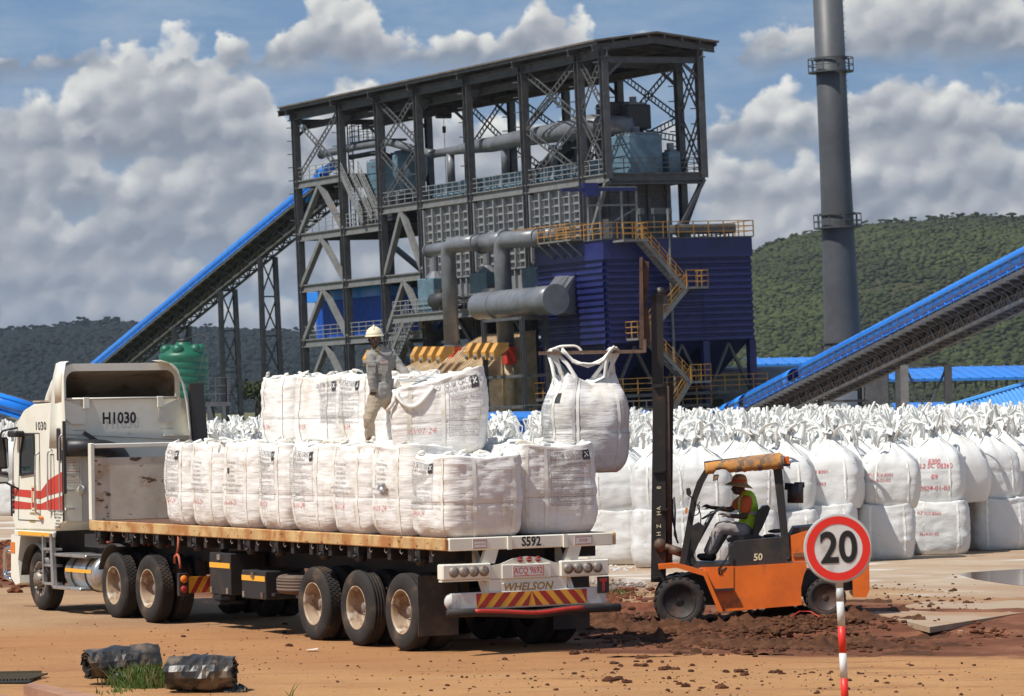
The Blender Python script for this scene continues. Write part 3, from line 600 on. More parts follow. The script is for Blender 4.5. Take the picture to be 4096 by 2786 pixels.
# header and the two downcomers in front
bd = -3.2
pipe('header_duct', 'grey header duct across the front with stubs to both downcomers', [PX(972, 570, bd), PX(1012, 563, bd), PX(1100, 552, bd)], .46)
pipe('wide_header_duct', 'wider stepped piece of header duct between the two downcomers', [PX(1092, 553, bd+.1), PX(1150, 546, bd+.1)], .66)
pipe('downcomer_pipe', 'left tall grey downcomer ending at the red valve by the furnace', [PX(1085, 551, bd-.5), PX(1016, 557, bd-.5), PX(1026, 790, bd-.5)], .56, r0=1.0)
pipe('downcomer_pipe', 'right tall grey downcomer passing behind the big horizontal cylinder', [PX(1225, 540, bd-.5), PX(1138, 546, bd-.5), PX(1148, 785, bd-.5)], .60, r0=1.0)
pipe('rear_header_duct', 'pale grey duct joining the header at the blue filter house', [PX(1150, 542, bd+.4), PX(1262, 534, bd+.4)], .52)
for nm, x, y in (('left', 1028, 790), ('right', 1150, 787)):
    q = PX(x, y, bd-.5); t = thing('red_valve', f'red slide valve with a dark cowl at the foot of the {nm} downcomer', 'valve', (q.x, q.y, q.z-1.5), PF, 'red valves under the downcomers')
    m = MB(); m.bev((q.x-.45, q.y-.75, q.z-1.25), (q.x+.3, q.y-.15, q.z-.0), .04); m.build('valve_box', MT['red'], t)
    m = MB(); m.smooth = True; m.skin([m.ring((q.x+.1, q.y+.1, q.z+.5), (0, 0, 1), .5, 14), m.ring((q.x+.1, q.y+.45, q.z-.3), (0, 0, 1), .62, 14), m.ring((q.x+.1, q.y+.5, q.z-.6), (0, 0, 1), .5, 14)]); m.build('cowl', MT['darkm'], t)
    m = MB(); m.smooth = True; m.tube((q.x+.1, q.y+.1, q.z-4.4), (q.x+.1, q.y+.1, q.z-.6), .45, n=12); m.build('stub', MT['tan'], t)
# pale machines on the middle floor
for nm, x in (('left', 990), ('middle', 1110), ('right', 1232)):
    q = PX(x, 700, -1.4); z = 10.25
    t = thing('fan_unit', f'pale blue fan unit with a cone top, the {nm} one on the middle floor', 'fan unit', (-1.4, q.y, z), PF, 'fan units on the middle floor')
    m = MB(); m.bev((-2.1, q.y-1.0, z), (-.6, q.y+1.5, z+2.5), .06); m.build('housing', MT['machine'], t)
    m = MB(); m.skin([m.ring((-1.4, q.y, z+2.5), (0, 0, 1), .75, 12), m.ring((-1.4, q.y, z+3.0), (0, 0, 1), .3, 12), m.ring((-1.4, q.y, z+5), (0, 0, 1), .3, 12)]); m.build('cone', MT['duct'], t)
    m = MB(); m.smooth = True; m.tube((-2.2, q.y-2.9, z+.8), (-2.2, q.y-1.2, z+.8), .55, n=14); m.smooth = False; m.box((-2.4, q.y-2.8, z), (-1.4, q.y-1.3, z+.3)); m.box((-2.3, q.y-2.5, z+1.3), (-1.9, q.y-1.6, z+1.6)); m.build('motor', MT['darkm'], t)
# large horizontal cylinder with the square hood on the blue wall
bc = -4.6
c0, c1 = PX(1086, 696, bc), PX(1262, 691, bc); c1.z = c0.z
t = thing('horizontal_dust_cylinder', 'large grey horizontal cylinder with a square hood against the blue wall', 'dust duct', c0, PF)
m = MB(); m.smooth = True; d = (c1-c0).normalized(); L = (c1-c0).length
m.lathe([(.5, -.25), (.8, -.15), (.93, .1), (.95, .35), (.95, L*.25), (.97, L*.25+.05), (.97, L*.5), (.95, L*.5+.05), (.95, L*.8), (.98, L*.8+.05), (.98, L)], c0, d, 32); m.build('cylinder', MT['duct'], t)
q0, q1, q2, q3 = PX(1300, 628, bc+2.0), PX(1310, 628, bc+2.0), PX(1312, 722, bc+2.0), PX(1256, 722, bc)
cen = c1+d*.2
sq = [Vector(p) for p in ((bc+2.1, PX(1262, 690, bc+2).y, cen.z+1.75), (bc+2.1, PX(1308, 690, bc+2).y, cen.z+1.75), (bc+2.1, PX(1308, 690, bc+2).y, cen.z-1.05), (bc+2.1, PX(1262, 690, bc+2).y, cen.z-1.05))]
m = MB(); rg = m.ring(c1, d, .98, 16, (0, 0, 1))
ctr = sum(sq, Vector())/4
def sqpt(p):
    v = p-c1; a = max(abs(v.x), abs(v.z))/.98
    return Vector((bc+2.1, ctr.y+(-v.x)/.98/a*1.0*abs(sq[0].y-sq[1].y)/2, (sq[0].z+sq[2].z)/2+v.z/.98/a*(sq[0].z-sq[2].z)/2))
m.skin([rg, [sqpt(p) for p in rg]]); m.box((bc+2.1, min(sq[0].y, sq[1].y)-.08, sq[2].z-.08), (bc+2.35, max(sq[0].y, sq[1].y)+.08, sq[0].z+.08)); m.build('hood', MT['duct'], t)
m = MB(); m.lathe([(1.04, 0), (1.04, .12)], c1-d*.1, d, 32); m.build('flange', MT['duct'], t); m = MB(); m.lathe([(1.0, 0), (1.0, .1)], c0+d*L*.25, d, 32); m.build('flange', MT['duct'], t)
# slim grey trestle under it
t = thing('duct_trestle', 'slim dark grey steel trestle with two ladders of rungs under the cylinder', 'trestle', (bc, c0.y-2, 0), PF)
m = MB(); y0_, y1_ = PX(1098, 740, bc-.9).y, PX(1185, 740, bc-.9).y
for b in (bc-.9, bc+.9):
    for y in (y0_, y1_): m.hbeam((b, y, 0), (b, y, c0.z-.95), .28, .28, up=(0, 1, 0))
    for z in (c0.z-1.1, 5.2, 3.1): m.beam((b, y0_, z), (b, y1_, z), .18, .2)
for y in (y0_, y1_):
    for z in (c0.z-1.1, 5.2, 3.1): m.beam((bc-.9, y, z), (bc+.9, y, z), .18, .2)
m.build('frame', MT['steel'], t)
# ------------------------------------------------------------ blue filter house
E_ = PF.on(1, 1370, 545, 2.0)
bx0 = PX(1370, 545, -2.6); BX = -2.6; YA = bx0.y; YB = PX(1218, 560, BX).y; ZT = bx0.z; ZB = PX(1378, 782, BX).z; XR = PY(1702, 538, YA).x
t = FH = thing('blue_filter_house', 'huge dark blue ribbed filter house on legs beside the grey tower', 'filter house', ((BX+XR)/2, (YA+YB)/2, 0), PF)
def ribwall(p, ux, w, z0, z1, n, out):
    # horizontal trapezoid corrugation between z0 and z1 on a wall starting at p along ux, out = outward normal
    m = MB(); p = Vector(p); ux = Vector(ux); out = Vector(out); h = (z1-z0)/n; prof = []
    for k in range(n): z = z0+h*k; prof += [(z, 0), (z+h*.12, .16), (z+h*.62, .16), (z+h*.74, 0)]
    prof.append((z1, 0)); A = [p+out*o+Vector((0, 0, z-p.z)) for z, o in prof]; Bp = [q+ux*w for q in A]; N = len(A)
    m.add(A+Bp, [(i, i+N, i+N+1, i+1) for i in range(N-1)]); return m
nR = 13
m = MB(); m.box((BX+.02, YA+.02, ZB), (XR-.02, YB-.02, ZT)); m.build('casing', MT['blue'], t)
w3 = (YB-YA)
ribwall((BX, YA+.05, ZB), (0, 1, 0), w3*.40-.1, ZB, ZT-1.35, nR, (-1, 0, 0)).build('front_wall', MT['blue'], t)
ribwall((BX, YA+w3*.40+.05, ZB), (0, 1, 0), w3*.6-.1, ZB, ZT-1.35, nR, (-1, 0, 0)).build('front_wall', MT['blue'], t)
ribwall((BX+.05, YA, ZB), (1, 0, 0), (XR-BX)*.64, ZB, ZT-1.35, nR, (0, -1, 0)).build('end_wall', MT['blue'], t)
ribwall((BX+.1+(XR-BX)*.64, YA, ZB), (1, 0, 0), (XR-BX)*.36-.15, ZB, ZT-1.35, nR, (0, -1, 0)).build('end_wall', MT['blue'], t)
m = MB(); m.box((BX-.2, YA-.22, ZT-1.3), (XR, YA, ZT)); m.box((BX-.2, YA, ZT-1.3), (BX, YB, ZT)); m.build('top_band', MT['blue'], t)
m = MB(); m.box((BX-.3, YA-.3, ZT), (XR+.1, YB+.1, ZT+.08)); m.build('roof_deck', MT['steel'], t)
m = MB(); 
for p, q in (((BX-.3, YA-.3), (XR+.1, YA-.3)), ((XR+.1, YA-.3), (XR+.1, YB)), ((BX-.3, YA-.3), (BX-.3, YB)), ((BX-.3, YB), (XR, YB))): m.rail((*p, ZT+.08), (*q, ZT+.08), 1.05, 1.15, .06)
m.build('roof_railing', MT['yel'], t)
m = MB(); m.box((BX-1.3, YA+2.2, ZT+.1), (BX, YB+1, ZT+.2))
for k in range(4): a = YA+2.6+k*1.3; m.beam((BX-1.3, a, ZT), (BX, a, ZT-1.1), .08, .1)
m.build('side_balcony', MT['steel_lt'], t); m = MB(); m.rail((BX-1.3, YA+2.2, ZT+.2), (BX-1.3, YB+1, ZT+.2), 1.05, .9, .06); m.rail((BX-1.3, YA+2.2, ZT+.2), (BX, YA+2.2, ZT+.2), 1.05, .9, .06); m.build('balcony_railing', MT['yel'], t)
m = MB(); m.bev((3.5, YA+.6, ZT+.35), (8.3, YA+1.8, ZT+1.0), .1)
for k in range(14): m.tube((3.6+k*.34, YA+.7, ZT+.08), (3.6+k*.34, YA+.7, ZT+.4), .06, n=6)
for x in (0.6, 1.7): m.tube((x, YA+.5, ZT), (x, YA+.5, ZT+1.9), .06, n=6); m.box((x-.1, YA+.3, ZT+1.7), (x+.25 if x < 1 else x+1.3, YA+.7, ZT+2.1))
m.build('roof_manifold', MT['steel'], t)
# pipe frame standing on the filter roof in front of the bins
m = MB()
for x, y in ((1335, 0), (1362, 0), (1412, 0), (1446, 0)):
    q = PY(x, 500, YA+1.5); m.tube((q.x, YA+1.5, ZT), (q.x, YA+1.5, ZT+3.6), .09, n=8)
q0 = PY(1335, 500, YA+1.5).x; q1 = PY(1446, 500, YA+1.5).x
for z in (2.4, 3.6): m.beam((q0, YA+1.5, ZT+z), (q1, YA+1.5, ZT+z), .12, .12)
m.beam((q0, YA+1.5, ZT+.3), (q1, YA+1.5, ZT+2.2), .1, .1); m.build('pipe_frame', MT['steel_lt'], t)
m = MB(); m.beam((q0-2, YA+1.4, ZT+3.45), (q1, YA+1.4, ZT+3.45), .12, .22); m.prism([(q0-.2, YA+1.2, ZT+3.0), (q0+.9, YA+1.2, ZT+3.0), (q0+.7, YA+1.2, ZT+3.9), (q0-.4, YA+1.2, ZT+3.9)], (0, .5, 0)); m.build('small_awning', MT['blue'], t)
# hoppers and legs
xs_ = [BX+.2+(XR-BX-.4)*i/3 for i in range(4)]
for i in range(3):
    x0_, x1_ = xs_[i]+.1, xs_[i+1]-.1; xm = (x0_+x1_)/2; ym = (YA+YB)/2; m = MB()
    m.skin([[Vector(q) for q in ((x0_, YA+.2, ZB-.02), (x1_, YA+.2, ZB-.02), (x1_, YB-.2, ZB-.02), (x0_, YB-.2, ZB-.02))], [Vector(q) for q in ((xm-.35, ym-.35, ZB-3.6), (xm+.35, ym-.35, ZB-3.6), (xm+.35, ym+.35, ZB-3.6), (xm-.35, ym+.35, ZB-3.6))]])
    m.tube((xm, ym, ZB-4.4), (xm, ym, ZB-3.6), .4, n=10); m.build('hopper', MT['blue'], t)
for x in xs_:
    for y in (YA+.15, YB-.15): m = MB(); m.hbeam((x, y, 0), (x, y, ZB), .5, .5, up=(0, 1, 0)); m.build('leg', MT['blue'], t)
for i in range(3):
    xm = (xs_[i]+xs_[i+1])/2
    for y in (YA+.1,): m = MB(); m.beam((xs_[i]+.2, y, ZB-3.4), (xm, y, ZB-.2), .18, .18); m.beam((xs_[i+1]-.2, y, ZB-3.4), (xm, y, ZB-.2), .18, .18); m.build('brace', MT['steel'], t)
m = MB()
for z in (ZB-3.4,): m.box((BX-.6, YA-.8, z-.2), (XR+.4, YB, z)); 
m.box((BX-.4, YA-.5, 2.6), (5, YB, 2.8)); m.build('walkway', MT['steel'], t); m = MB(); m.rail((BX-.6, YA-.8, ZB-3.4), (XR+.4, YA-.8, ZB-3.4), 1.05, 1.1, .055); m.rail((BX-.6, YA-.8, ZB-3.4), (BX-.6, YB, ZB-3.4), 1.05, 1.1, .055); m.rail((BX-.4, YA-.5, 2.8), (5, YA-.5, 2.8), 1.05, 1.1, .055); m.build('walkway_railing', MT['yel'], t)
# zigzag stair on the end wall
ys_ = YA-1.1
def S(x, y): return PY(x, y, ys_)
def fl(p, q): stair(Vector(p), Vector(q), (0, 1, 0), .85, 'steel_lt', 'yel', True, t)
a_, b_, c_, d_, e_, f_, g_ = S(1452, 545), S(1546, 655), S(1590, 652), S(1440, 775), S(1470, 740), S(1555, 858), S(1502, 965)
fl(a_, b_); fl(S(1553, 655), S(1462, 765)); fl(S(1468, 770), S(1560, 870)); fl(S(1563, 862), S(1500, 965))
for p, w in ((S(1548, 652), 1.7), (S(1438, 768), 1.2), (S(1558, 866), 1.6), (S(1405, 545), 1.9)): m = MB(); m.box((p.x, ys_-.6, p.z-.15), (p.x+w, ys_+1.0, p.z)); m.build('stair_landing', MT['steel_lt'], t)
for p, w in ((S(1548, 652), 1.7), (S(1438, 768), .9), (S(1558, 866), 1.6), (S(1405, 545), 1.9)):
    m = MB(); m.rail((p.x, ys_-.6, p.z), (p.x+w, ys_-.6, p.z), 1.1, .8, .06)
    e = p.x+w if w > 1.3 else p.x; m.rail((e, ys_-.6, p.z), (e, ys_+1, p.z), 1.1, .8, .06); m.build('landing_railing', MT['yel'], t)
m = MB(); q = S(1535, 560); m.tube((q.x, ys_+.9, 0), (q.x, ys_+.9, ZT+2), .1, n=8); m.build('standpipe', MT['steel_lt'], t)
# ------------------------------------------------------------ blue shed inside the frame
s0, s1, s2 = PX(744, 770, 3.0), PX(792, 680, 3.0), PX(868, 668, 3.0)
t = thing('blue_metal_shed', 'bright blue ribbed metal shed standing inside the grey frame', 'shed', (4, s0.y, 9.1), PF)
ya, yb = s2.y-2, s0.y; m = MB(); m.box((2.0, ya, 9.1), (6.6, yb, 12.1))
for k in range(int((yb-ya)/.28)): m.box((1.95, ya+.05+k*.28, 9.1), (2.0, ya+.17+k*.28, 12.1))
for k in range(16): m.box((2.05+k*.28, yb, 9.1), (2.17+k*.28, yb+.05, 12.1))
m.build('wall', MT['bluesh'], t); m = MB(); m.prism([(1.6, ya-.4, 12.1), (7, ya-.4, 12.1), (7, ya-.4, 12.5), (1.6, ya-.4, 12.9)], (0, yb-ya+1.2, 0)); m.build('roof', MT['bluecv'], t)
# ------------------------------------------------------------ furnace covers at the foot
def FP(px, py, b): return PX(px, py, b)
t = thing('tan_furnace_hood', 'tan ribbed sloping furnace hood with stained plates under the downcomers', 'furnace', (-5, 15, 0), PF)
g0, g1 = PX(800, 905, -6).y, PX(1216, 900, -1.4).y
for (a0, a1, zt) in ((g1, g1+8, 8.3), (g1+8.4, g1+15.5, 7.4), (g1+15.9, g0, 6.2)):
    m = MB(); z0 = 3.4; m.prism([(-7.6, a0, 0), (-1.2, a0, 0), (-1.2, a0, zt), (-3.6, a0, zt-1.1), (-7.6, a0, z0)], (0, a1-a0, 0)); m.build('hood_body', MT['tan'], t)
    m = MB(); sl = [Vector((-3.6, 0, zt-1.1)), Vector((-7.7, 0, z0))]; u = (sl[1]-sl[0]); n_ = Vector((-u.z, 0, u.x)).normalized(); n_ = n_ if n_.z > 0 else -n_
    k = a0
    while k < a1-.3: m.beam(sl[0]+n_*.05+Vector((0, k, 0)), sl[1]+n_*.05+Vector((0, k, 0)), .10, .12, n_); k += .42
    k = a0
    while k < a1-.3: m.beam((-1.2, k, zt+.05), (-3.6, k, zt-1.05), .10, .12); k += .5
    m.build('hood_rib', MT['tan'], t)
m = MB(); m.box((-8.0, g1, 1.2), (-7.6, g0, 2.9)); m.rail((-8.2, g1, 3.0), (-8.2, g0, 3.0), 1.1, 1.5, .05); m.build('front_walkway', MT['steel'], t)
def clampset(x0, x1, y, lab):
    t = thing('clamp_row', lab, 'clamps', PX((x0+x1)/2, y, -5.9), PF, 'rows of yellow clamps on the furnace'); n = 4
    for i in range(n):
        x = x0+(x1-x0)*(i+.5)/n; q = PX(x, y, -5.9); m = MB(); q = Vector(q)
        m.prism([(q.x-.55, q.y-.32, q.z-.5), (q.x+.6, q.y-.32, q.z+.2), (q.x+.6, q.y-.32, q.z+.65), (q.x-.2, q.y-.32, q.z+.65), (q.x-.6, q.y-.32, q.z+.05)], (0, .62, 0)); m.m = 1; m.smooth = True; m.tube((q.x-.62, q.y, q.z-.35), (q.x-.5, q.y, q.z-.3), .2, n=10); m.build('clamp', [MT['yelbox'], MT['steel_lt']], t)
clampset(942, 1020, 808, 'left row of four yellow clamps on the tan furnace hood'); clampset(1066, 1142, 800, 'right row of four yellow clamps on the tan furnace hood'); clampset(838, 880, 815, 'small yellow clamps behind the standing worker on the furnace')
# clutter of dark steel and equipment under the frame, ground-level fence
t = thing('ground_pipework', 'dark pipes and pumps under the hoppers of the blue filter house', 'pipework', (2, YA, 0), PF); rng = random.Random(9)
for k in range(16):
    m = MB(); x = rng.uniform(BX, XR+2); y = rng.uniform(YA+1, YB+6); z = rng.uniform(.5, 4.5)
    if k % 2: m.tube((x, y, z), (x+rng.uniform(1, 4), y, z), rng.uniform(.1, .3), n=8); m.beam((x, y, 0), (x, y, z), .15, .15)
    else: m.bev((x, y, 0), (x+rng.uniform(.6, 1.4), y+1, z), .05)
    m.build('pipe_run' if k % 2 else 'pump', MT['darkm'], t)
t = thing('mesh_fence', 'low dark mesh fence along the foot of the plant', 'fence', (-9, 0, 0), PF); m = MB(); m.rail((-9, -22, 1.0), (-9, 40, 1.0), 2.2, 1.6, .05, bars=4); m.beam((-9, -22, .8), (-9, 40, .8), .1, .5); m.build('rails', MT['steel'], t)
t = thing('low_plant_wall', 'dark low plant building standing behind the furnace', 'building', (9, 10, 0), PF); m = MB(); m.box((B1+1, 2, 0), (B1+5, 27, 4.6)); m.build('wall', MT['steel'], t); m = MB(); m.box((B1+.8, 1.8, 4.6), (B1+5.2, 27.2, 4.9)); m.build('roof', MT['roofg'], t)
# ------------------------------------------------------------ conveyors
def conveyor(name, label, A, B, w, r, depth, fr, mat='bluecv', rails=(1, 1), segs=None, railh=1.0, post=1.9, lift=.3):
    A = Vector(A); B = Vector(B); d = (B-A).normalized(); L = (B-A).length; s = d.cross(Vector((0, 0, 1))).normalized(); n = s.cross(d).normalized()
    t = thing(name, label, 'conveyor', A, fr); m = MB(); w2 = w/2; wi = w*.24
    for sg in (-1, 1):
        o = s*(w2*sg); m.beam(A+o, B+o, .14, .22, n); o = s*(wi*sg); m.beam(A+o-n*depth, B+o-n*depth, .16, .16, n); m.beam(A+o-n*.2, B+o-n*.2, .14, .14, n)
        k = int(L/(depth*1.3))
        for i in range(k): p = A.lerp(B, i/k)+o-n*.2; q = A.lerp(B, (i+1)/k)+o-n*.2; h = n*(depth-.2); m.beam(p-h if i % 2 else p, q if i % 2 else q-h, .1, .1, n); m.beam(p, p-h, .08, .08, d)
    k = int(L/(depth*1.3))
    for i in range(k+1): p = A.lerp(B, i/k); m.beam(p-s*wi-n*depth, p+s*wi-n*depth, .1, .1, n); m.beam(p-s*(w2+.2)-n*.16, p+s*(w2+.2)-n*.16, .12, .14, n); m.beam(p-s*wi-n*depth, p+s*w2-n*.2, .08, .08, n)
    m.build('truss', MT['steel'], t)
    m = MB(); m.beam(A-n*.02, B-n*.02, w*.96, .05, n); m.beam(A-n*(depth*.6), B-n*(depth*.6), w*.5, .06, n); m.build('belt_deck', MT['brown'], t)
    segs = segs or [(0, 1)]; off = s*(w2-r*1.15); A1 = A+off+n*lift; B1_ = B+off+n*lift
    for f0, f1 in segs:
        m = MB(); m.smooth = True; p = A1.lerp(B1_, f0)+n*r*.9; q = A1.lerp(B1_, f1)+n*r*.9; nn = max(2, int((q-p).length/1.25)); rings = []
        for i in range(nn+1):
            c = p.lerp(q, i/nn)
            for e, rr in ((-.03, r), (.03, r*1.04)) if 0 < i < nn else ((0, r),):
                rings.append([c+d*e+s*(cos(a)*rr)+n*(sin(a)*rr) for a in [pi*(-.25+1.5*j/16) for j in range(17)]])
        m.skin(rings, False, False); o = m.build('cover', MT[mat], t); md = o.modifiers.new('th', 'SOLIDIFY'); md.thickness = .03; md.offset = -1
    m = MB(); k = int(L/1.5)
    for i in range(k+1):
        p = A1.lerp(B1_, i/k); m.beam(p-s*r*1.1-n*lift, p-s*r*.9+n*r*.5, .06, .06, d); m.beam(p+s*r*.9-n*lift+d*.4, p+s*r*.9+n*r*.3, .07, .07, d); m.beam(p-s*r, p+s*r, .1, .1, d)
    m.beam(A1+s*r*.9, B1_+s*r*.9, .08, .1, n); m.build('idler_frame', MT[mat], t)
    m = MB()
    for sg, on in ((-1, rails[0]), (1, rails[1])):
        if on: m.rail(A+s*w2*sg, B+s*w2*sg, railh, post, .04, up=n, bars=2)
    m.build('railing', MT['steel'], t); return t
def trestle(par, P, Q, s, w, z0, spread=.6, mat='steel_lt'):
    # a pair of legs at P (top centre), w apart along s, laced together
    for sg in (-1, 1): m = MB(); a = Vector(P)+s*w/2*sg; m.hbeam((a.x+s.x*spread*sg, a.y+s.y*spread*sg, z0), a, .36, .36, up=(0, 1, 0)); m.build('leg', MT[mat], par)
    m = MB(); H = P[2]-z0; k = max(1, int(H/3.2))
    for i in range(k):
        f0, f1 = i/k, (i+1)/k
        def pt(f, sg): a = Vector(P)+s*(w/2*sg); b = Vector((a.x+s.x*spread*sg, a.y+s.y*spread*sg, z0)); return b.lerp(a, f)
        m.beam(pt(f0, -1), pt(f1, 1), .1, .1); m.beam(pt(f0, 1), pt(f1, -1), .1, .1); m.beam(pt(f1, -1), pt(f1, 1), .12, .12)
    m.build('lacing', MT['steel'], par)
A, B = PX(215, 864, 3.0), PX(760, 416, 3.0); 
lc = conveyor('rising_conveyor', 'long blue covered conveyor climbing from the left into the grey tower', A, B, 2.6, .42, 1.35, PF, rails=(1, 0), railh=1.35)
dd_ = (B-A).normalized()
for px in (270, 410, 518, 612):
    f = (A.y-PX(px, 700, 3.0).y)/(A.y-B.y); p = A.lerp(B, f)-Vector((0, 0, 1.5)); trestle(lc, p, None, Vector((1, 0, 0)), 1.35, 0, .15, 'steel')
# conveyor head inside the tower
pipe('conveyor_head_chute', 'curved bright blue chute cover where the long conveyor ends in the tower', [PX(700, 455, 2.2), PX(725, 392, 2.2), PX(745, 385, 2.2), PX(762, 372, 2.2)], .38, 'bluecv', cat='chute', flange=False)
# right-hand conveyor, in world coordinates with the plant's lean
R_A, R_B = at(1600, 997, 236), at(2420, 592, 158)
rc = conveyor('rising_conveyor', 'blue covered conveyor climbing towards the upper right above the bags', R_A, R_B, 2.0, .50, 1.0, WF, rails=(1, 1), segs=[(0, .088), (.10, .135), (.15, .19), (.21, .36), (.395, 1)], railh=.8, post=1.7)
for f, wd in ((.31, 2.2), (.49, 2.2), (.70, 2.2)):
    p = R_A.lerp(R_B, f)-Vector((0, 0, 1.7)); d = (R_B-R_A); s = Vector((d.y, -d.x, 0)).normalized(); trestle(rc, p, None, s, wd, 0, .0)
t = thing('orange_guard_box', 'rusty orange guard frame fixed on the side of the right conveyor', 'guard', at(1955, 812, 205), WF); q = at(1932, 832, 203.5); d = (R_B-R_A).normalized(); m = MB(); m.beam(q-Vector((0, .6, 0)), q+d*2.2-Vector((0, .6, 0)), .1, .75); m.build('frame', M('rust_orange', (.38, .17, .07), .7, 0, (.2, .12, .08), 3), t)
# left low blue tube conveyor and blue sheeting behind the cab
A2, B2 = at(-60, 935, 135), at(75, 975, 135); conveyor('low_conveyor', 'low blue covered conveyor coming down behind the truck cab', A2, B2, 1.6, .33, .9, WF, rails=(0, 1))
# ------------------------------------------------------------ chimney
ZC = 300.0; c_ = at(1921, 915, ZC); CF = Frame((c_.x, c_.y, 0), PF.x, PF.y, PF.z)
t = thing('chimney', 'tall grey steel chimney with ring platforms and a cable', 'chimney', (0, 0, 0), CF)
m = MB(); m.smooth = True; m.lathe([(1.75, 0), (1.62, 5), (1.5, 9), (1.38, 14), (1.28, 20), (1.24, 24), (1.2, 40)], (0, 0, 0), (0, 0, 1), 40)
for z in (5.5, 11, 16.7, 22.0, 28.0, 33): pass
m.build('shaft', MT['chim'], t)
for z, R in ((6.6, 1.58), (29.7, 1.24), (17.0, 1.34)):
    m = MB(); m.lathe([(R+.02, z-.05), (R+.62, z-.05), (R+.62, z+.05), (R+.02, z+.05)], (0, 0, 0), (0, 0, 1), 24, caps=False); m.lathe([(R+.08, z+1.05), (R+.14, z+1.05), (R+.14, z+1.2), (R+.08, z+1.2)], (0, 0, 0), (0, 0, 1), 24, caps=False)
    for i in range(10): a = 2*pi*i/10; p = Vector((cos(a)*(R+.58), sin(a)*(R+.58), z)); m.beam(p, p+Vector((0, 0, 1.1)), .06, .06)
    for h in (.55, 1.1): m.lathe([(R+.55, z+h-.03), (R+.61, z+h-.03), (R+.61, z+h+.03), (R+.55, z+h+.03)], (0, 0, 0), (0, 0, 1), 24, caps=False)
    m.build('ring_platform', MT['steel'], t)
m = MB(); m.beam((1.0, -1.1, 0), (.75, -1.0, 16), .05, .05)
for k in range(48): z = 16+k*.5; m.beam((1.17, -.2, z), (1.42, -.25, z), .05, .05)
m.build('ladder_rungs', MT['steel_lt'], t)
for z, a in ((11.0, 4.0), (22.0, 3.9), (16.9, 3.9)):
    pass
# kiln drum behind the conveyor foot
k0, k1 = at(1630, 864, 262), at(1835, 856, 262); t = thing('kiln_drum', 'fat grey horizontal drum lying behind the blue conveyor foot', 'drum', (k0.x, k0.y, 0)); m = MB(); m.smooth = True; k1.z = k0.z; m.tube(k0, k1, .95, n=28); m.build('shell', MT['duct'], t)
m = MB(); k = k0.lerp(k1, .25); m.skin([m.ring(k-Vector((0, 0, .6)), (0, 0, 1), 1.2, 12), m.ring(k-Vector((0, 0, 2.4)), (0, 0, 1), .3, 12)]); m.box((k0.x, k0.y-.4, 0), (k0.x+.5, k0.y+.4, k0.z-.7)); m.box((k1.x-1.4, k1.y-.4, 0), (k1.x-.9, k1.y+.4, k1.z-.7)); m.build('cradle', MT['darkm'], t)
t = thing('grey_silo', 'pale grey cylindrical silo base below the right conveyor', 'silo', at(1880, 915, 240).xy.to_3d()); q = at(1880, 915, 240); m = MB(); m.smooth = True; m.tube((q.x, q.y, 0), (q.x, q.y, 3.6), 1.9, n=28); m.smooth = False; m.build('shell', MT['duct'], t)
t = thing('caged_ladder', 'pale caged ladder standing under the right conveyor', 'ladder', at(1968, 950, 215).xy.to_3d()); q = at(1968, 915, 215); m = MB()
for x in (-.22, .22): m.tube((q.x+x, q.y, .2), (q.x+x, q.y, 4.3), .04, n=6)
for k in range(13): m.beam((q.x-.22, q.y, .5+k*.3), (q.x+.22, q.y, .5+k*.3), .035, .035)
m.build('frame', MT['steel_lt'], t)
m_ = None
t = thing('conveyor_pier', 'thick dark pier box holding up the right conveyor beside the ladder', 'pier', at(1990, 950, 214).xy.to_3d()); q = at(1993, 915, 214); m = MB(); m.bev((q.x-.65, q.y, 0), (q.x+.65, q.y+1.2, 4.6), .05); m.hbeam((q.x+1.2, q.y, 0), (q.x+1.2, q.y, 4.8), .35, .35, up=(0, 1, 0)); m.build('body', MT['steel'], t)
# ------------------------------------------------------------ blue roofs behind
def shed(name, label, x0, x1, ytop, ybot, Y, D, posts=8, leftonly=False, th=.2):
    a, b = at(x0, ytop, Y+D), at(x1, ytop, Y+D); c, d = at(x0, ybot, Y), at(x1, ybot, Y); t = thing(name, label, 'shed', (c.x, c.y, 0))
    m = MB(); zt = (a.z+b.z)/2; zb = (c.z+d.z)/2; xl, xr = min(a.x, c.x), max(b.x, d.x)
    m.prism([(xl, Y, zb), (xl, Y+D, zt), (xl, Y+D, zt-th), (xl, Y, zb-th)], (xr-xl, 0, 0))
    k = xl
    while k < xr: m.beam((k, Y-.02, zb+.03), (k, Y+D, zt+.03), .12, .06); k += .9
    m.build('roof', MT['blueroof'], t)
    for i in range(posts): x = xl+.3+(xr-xl-.6)*i/(posts-1); m = MB(); m.beam((x, Y+.3, 0), (x, Y+.3, zb-th), .16, .16); m.build('post', MT['steel'], t)
    return t
shed('open_blue_shed', 'long open shed with a bright blue roof and thin posts below the green hill', 2020, 2420, 832, 858, 290, 14, 20)
shed('small_blue_canopy', 'narrow bright blue roof seen between the filter house and chimney', 1712, 1880, 812, 826, 285, 10, 6)
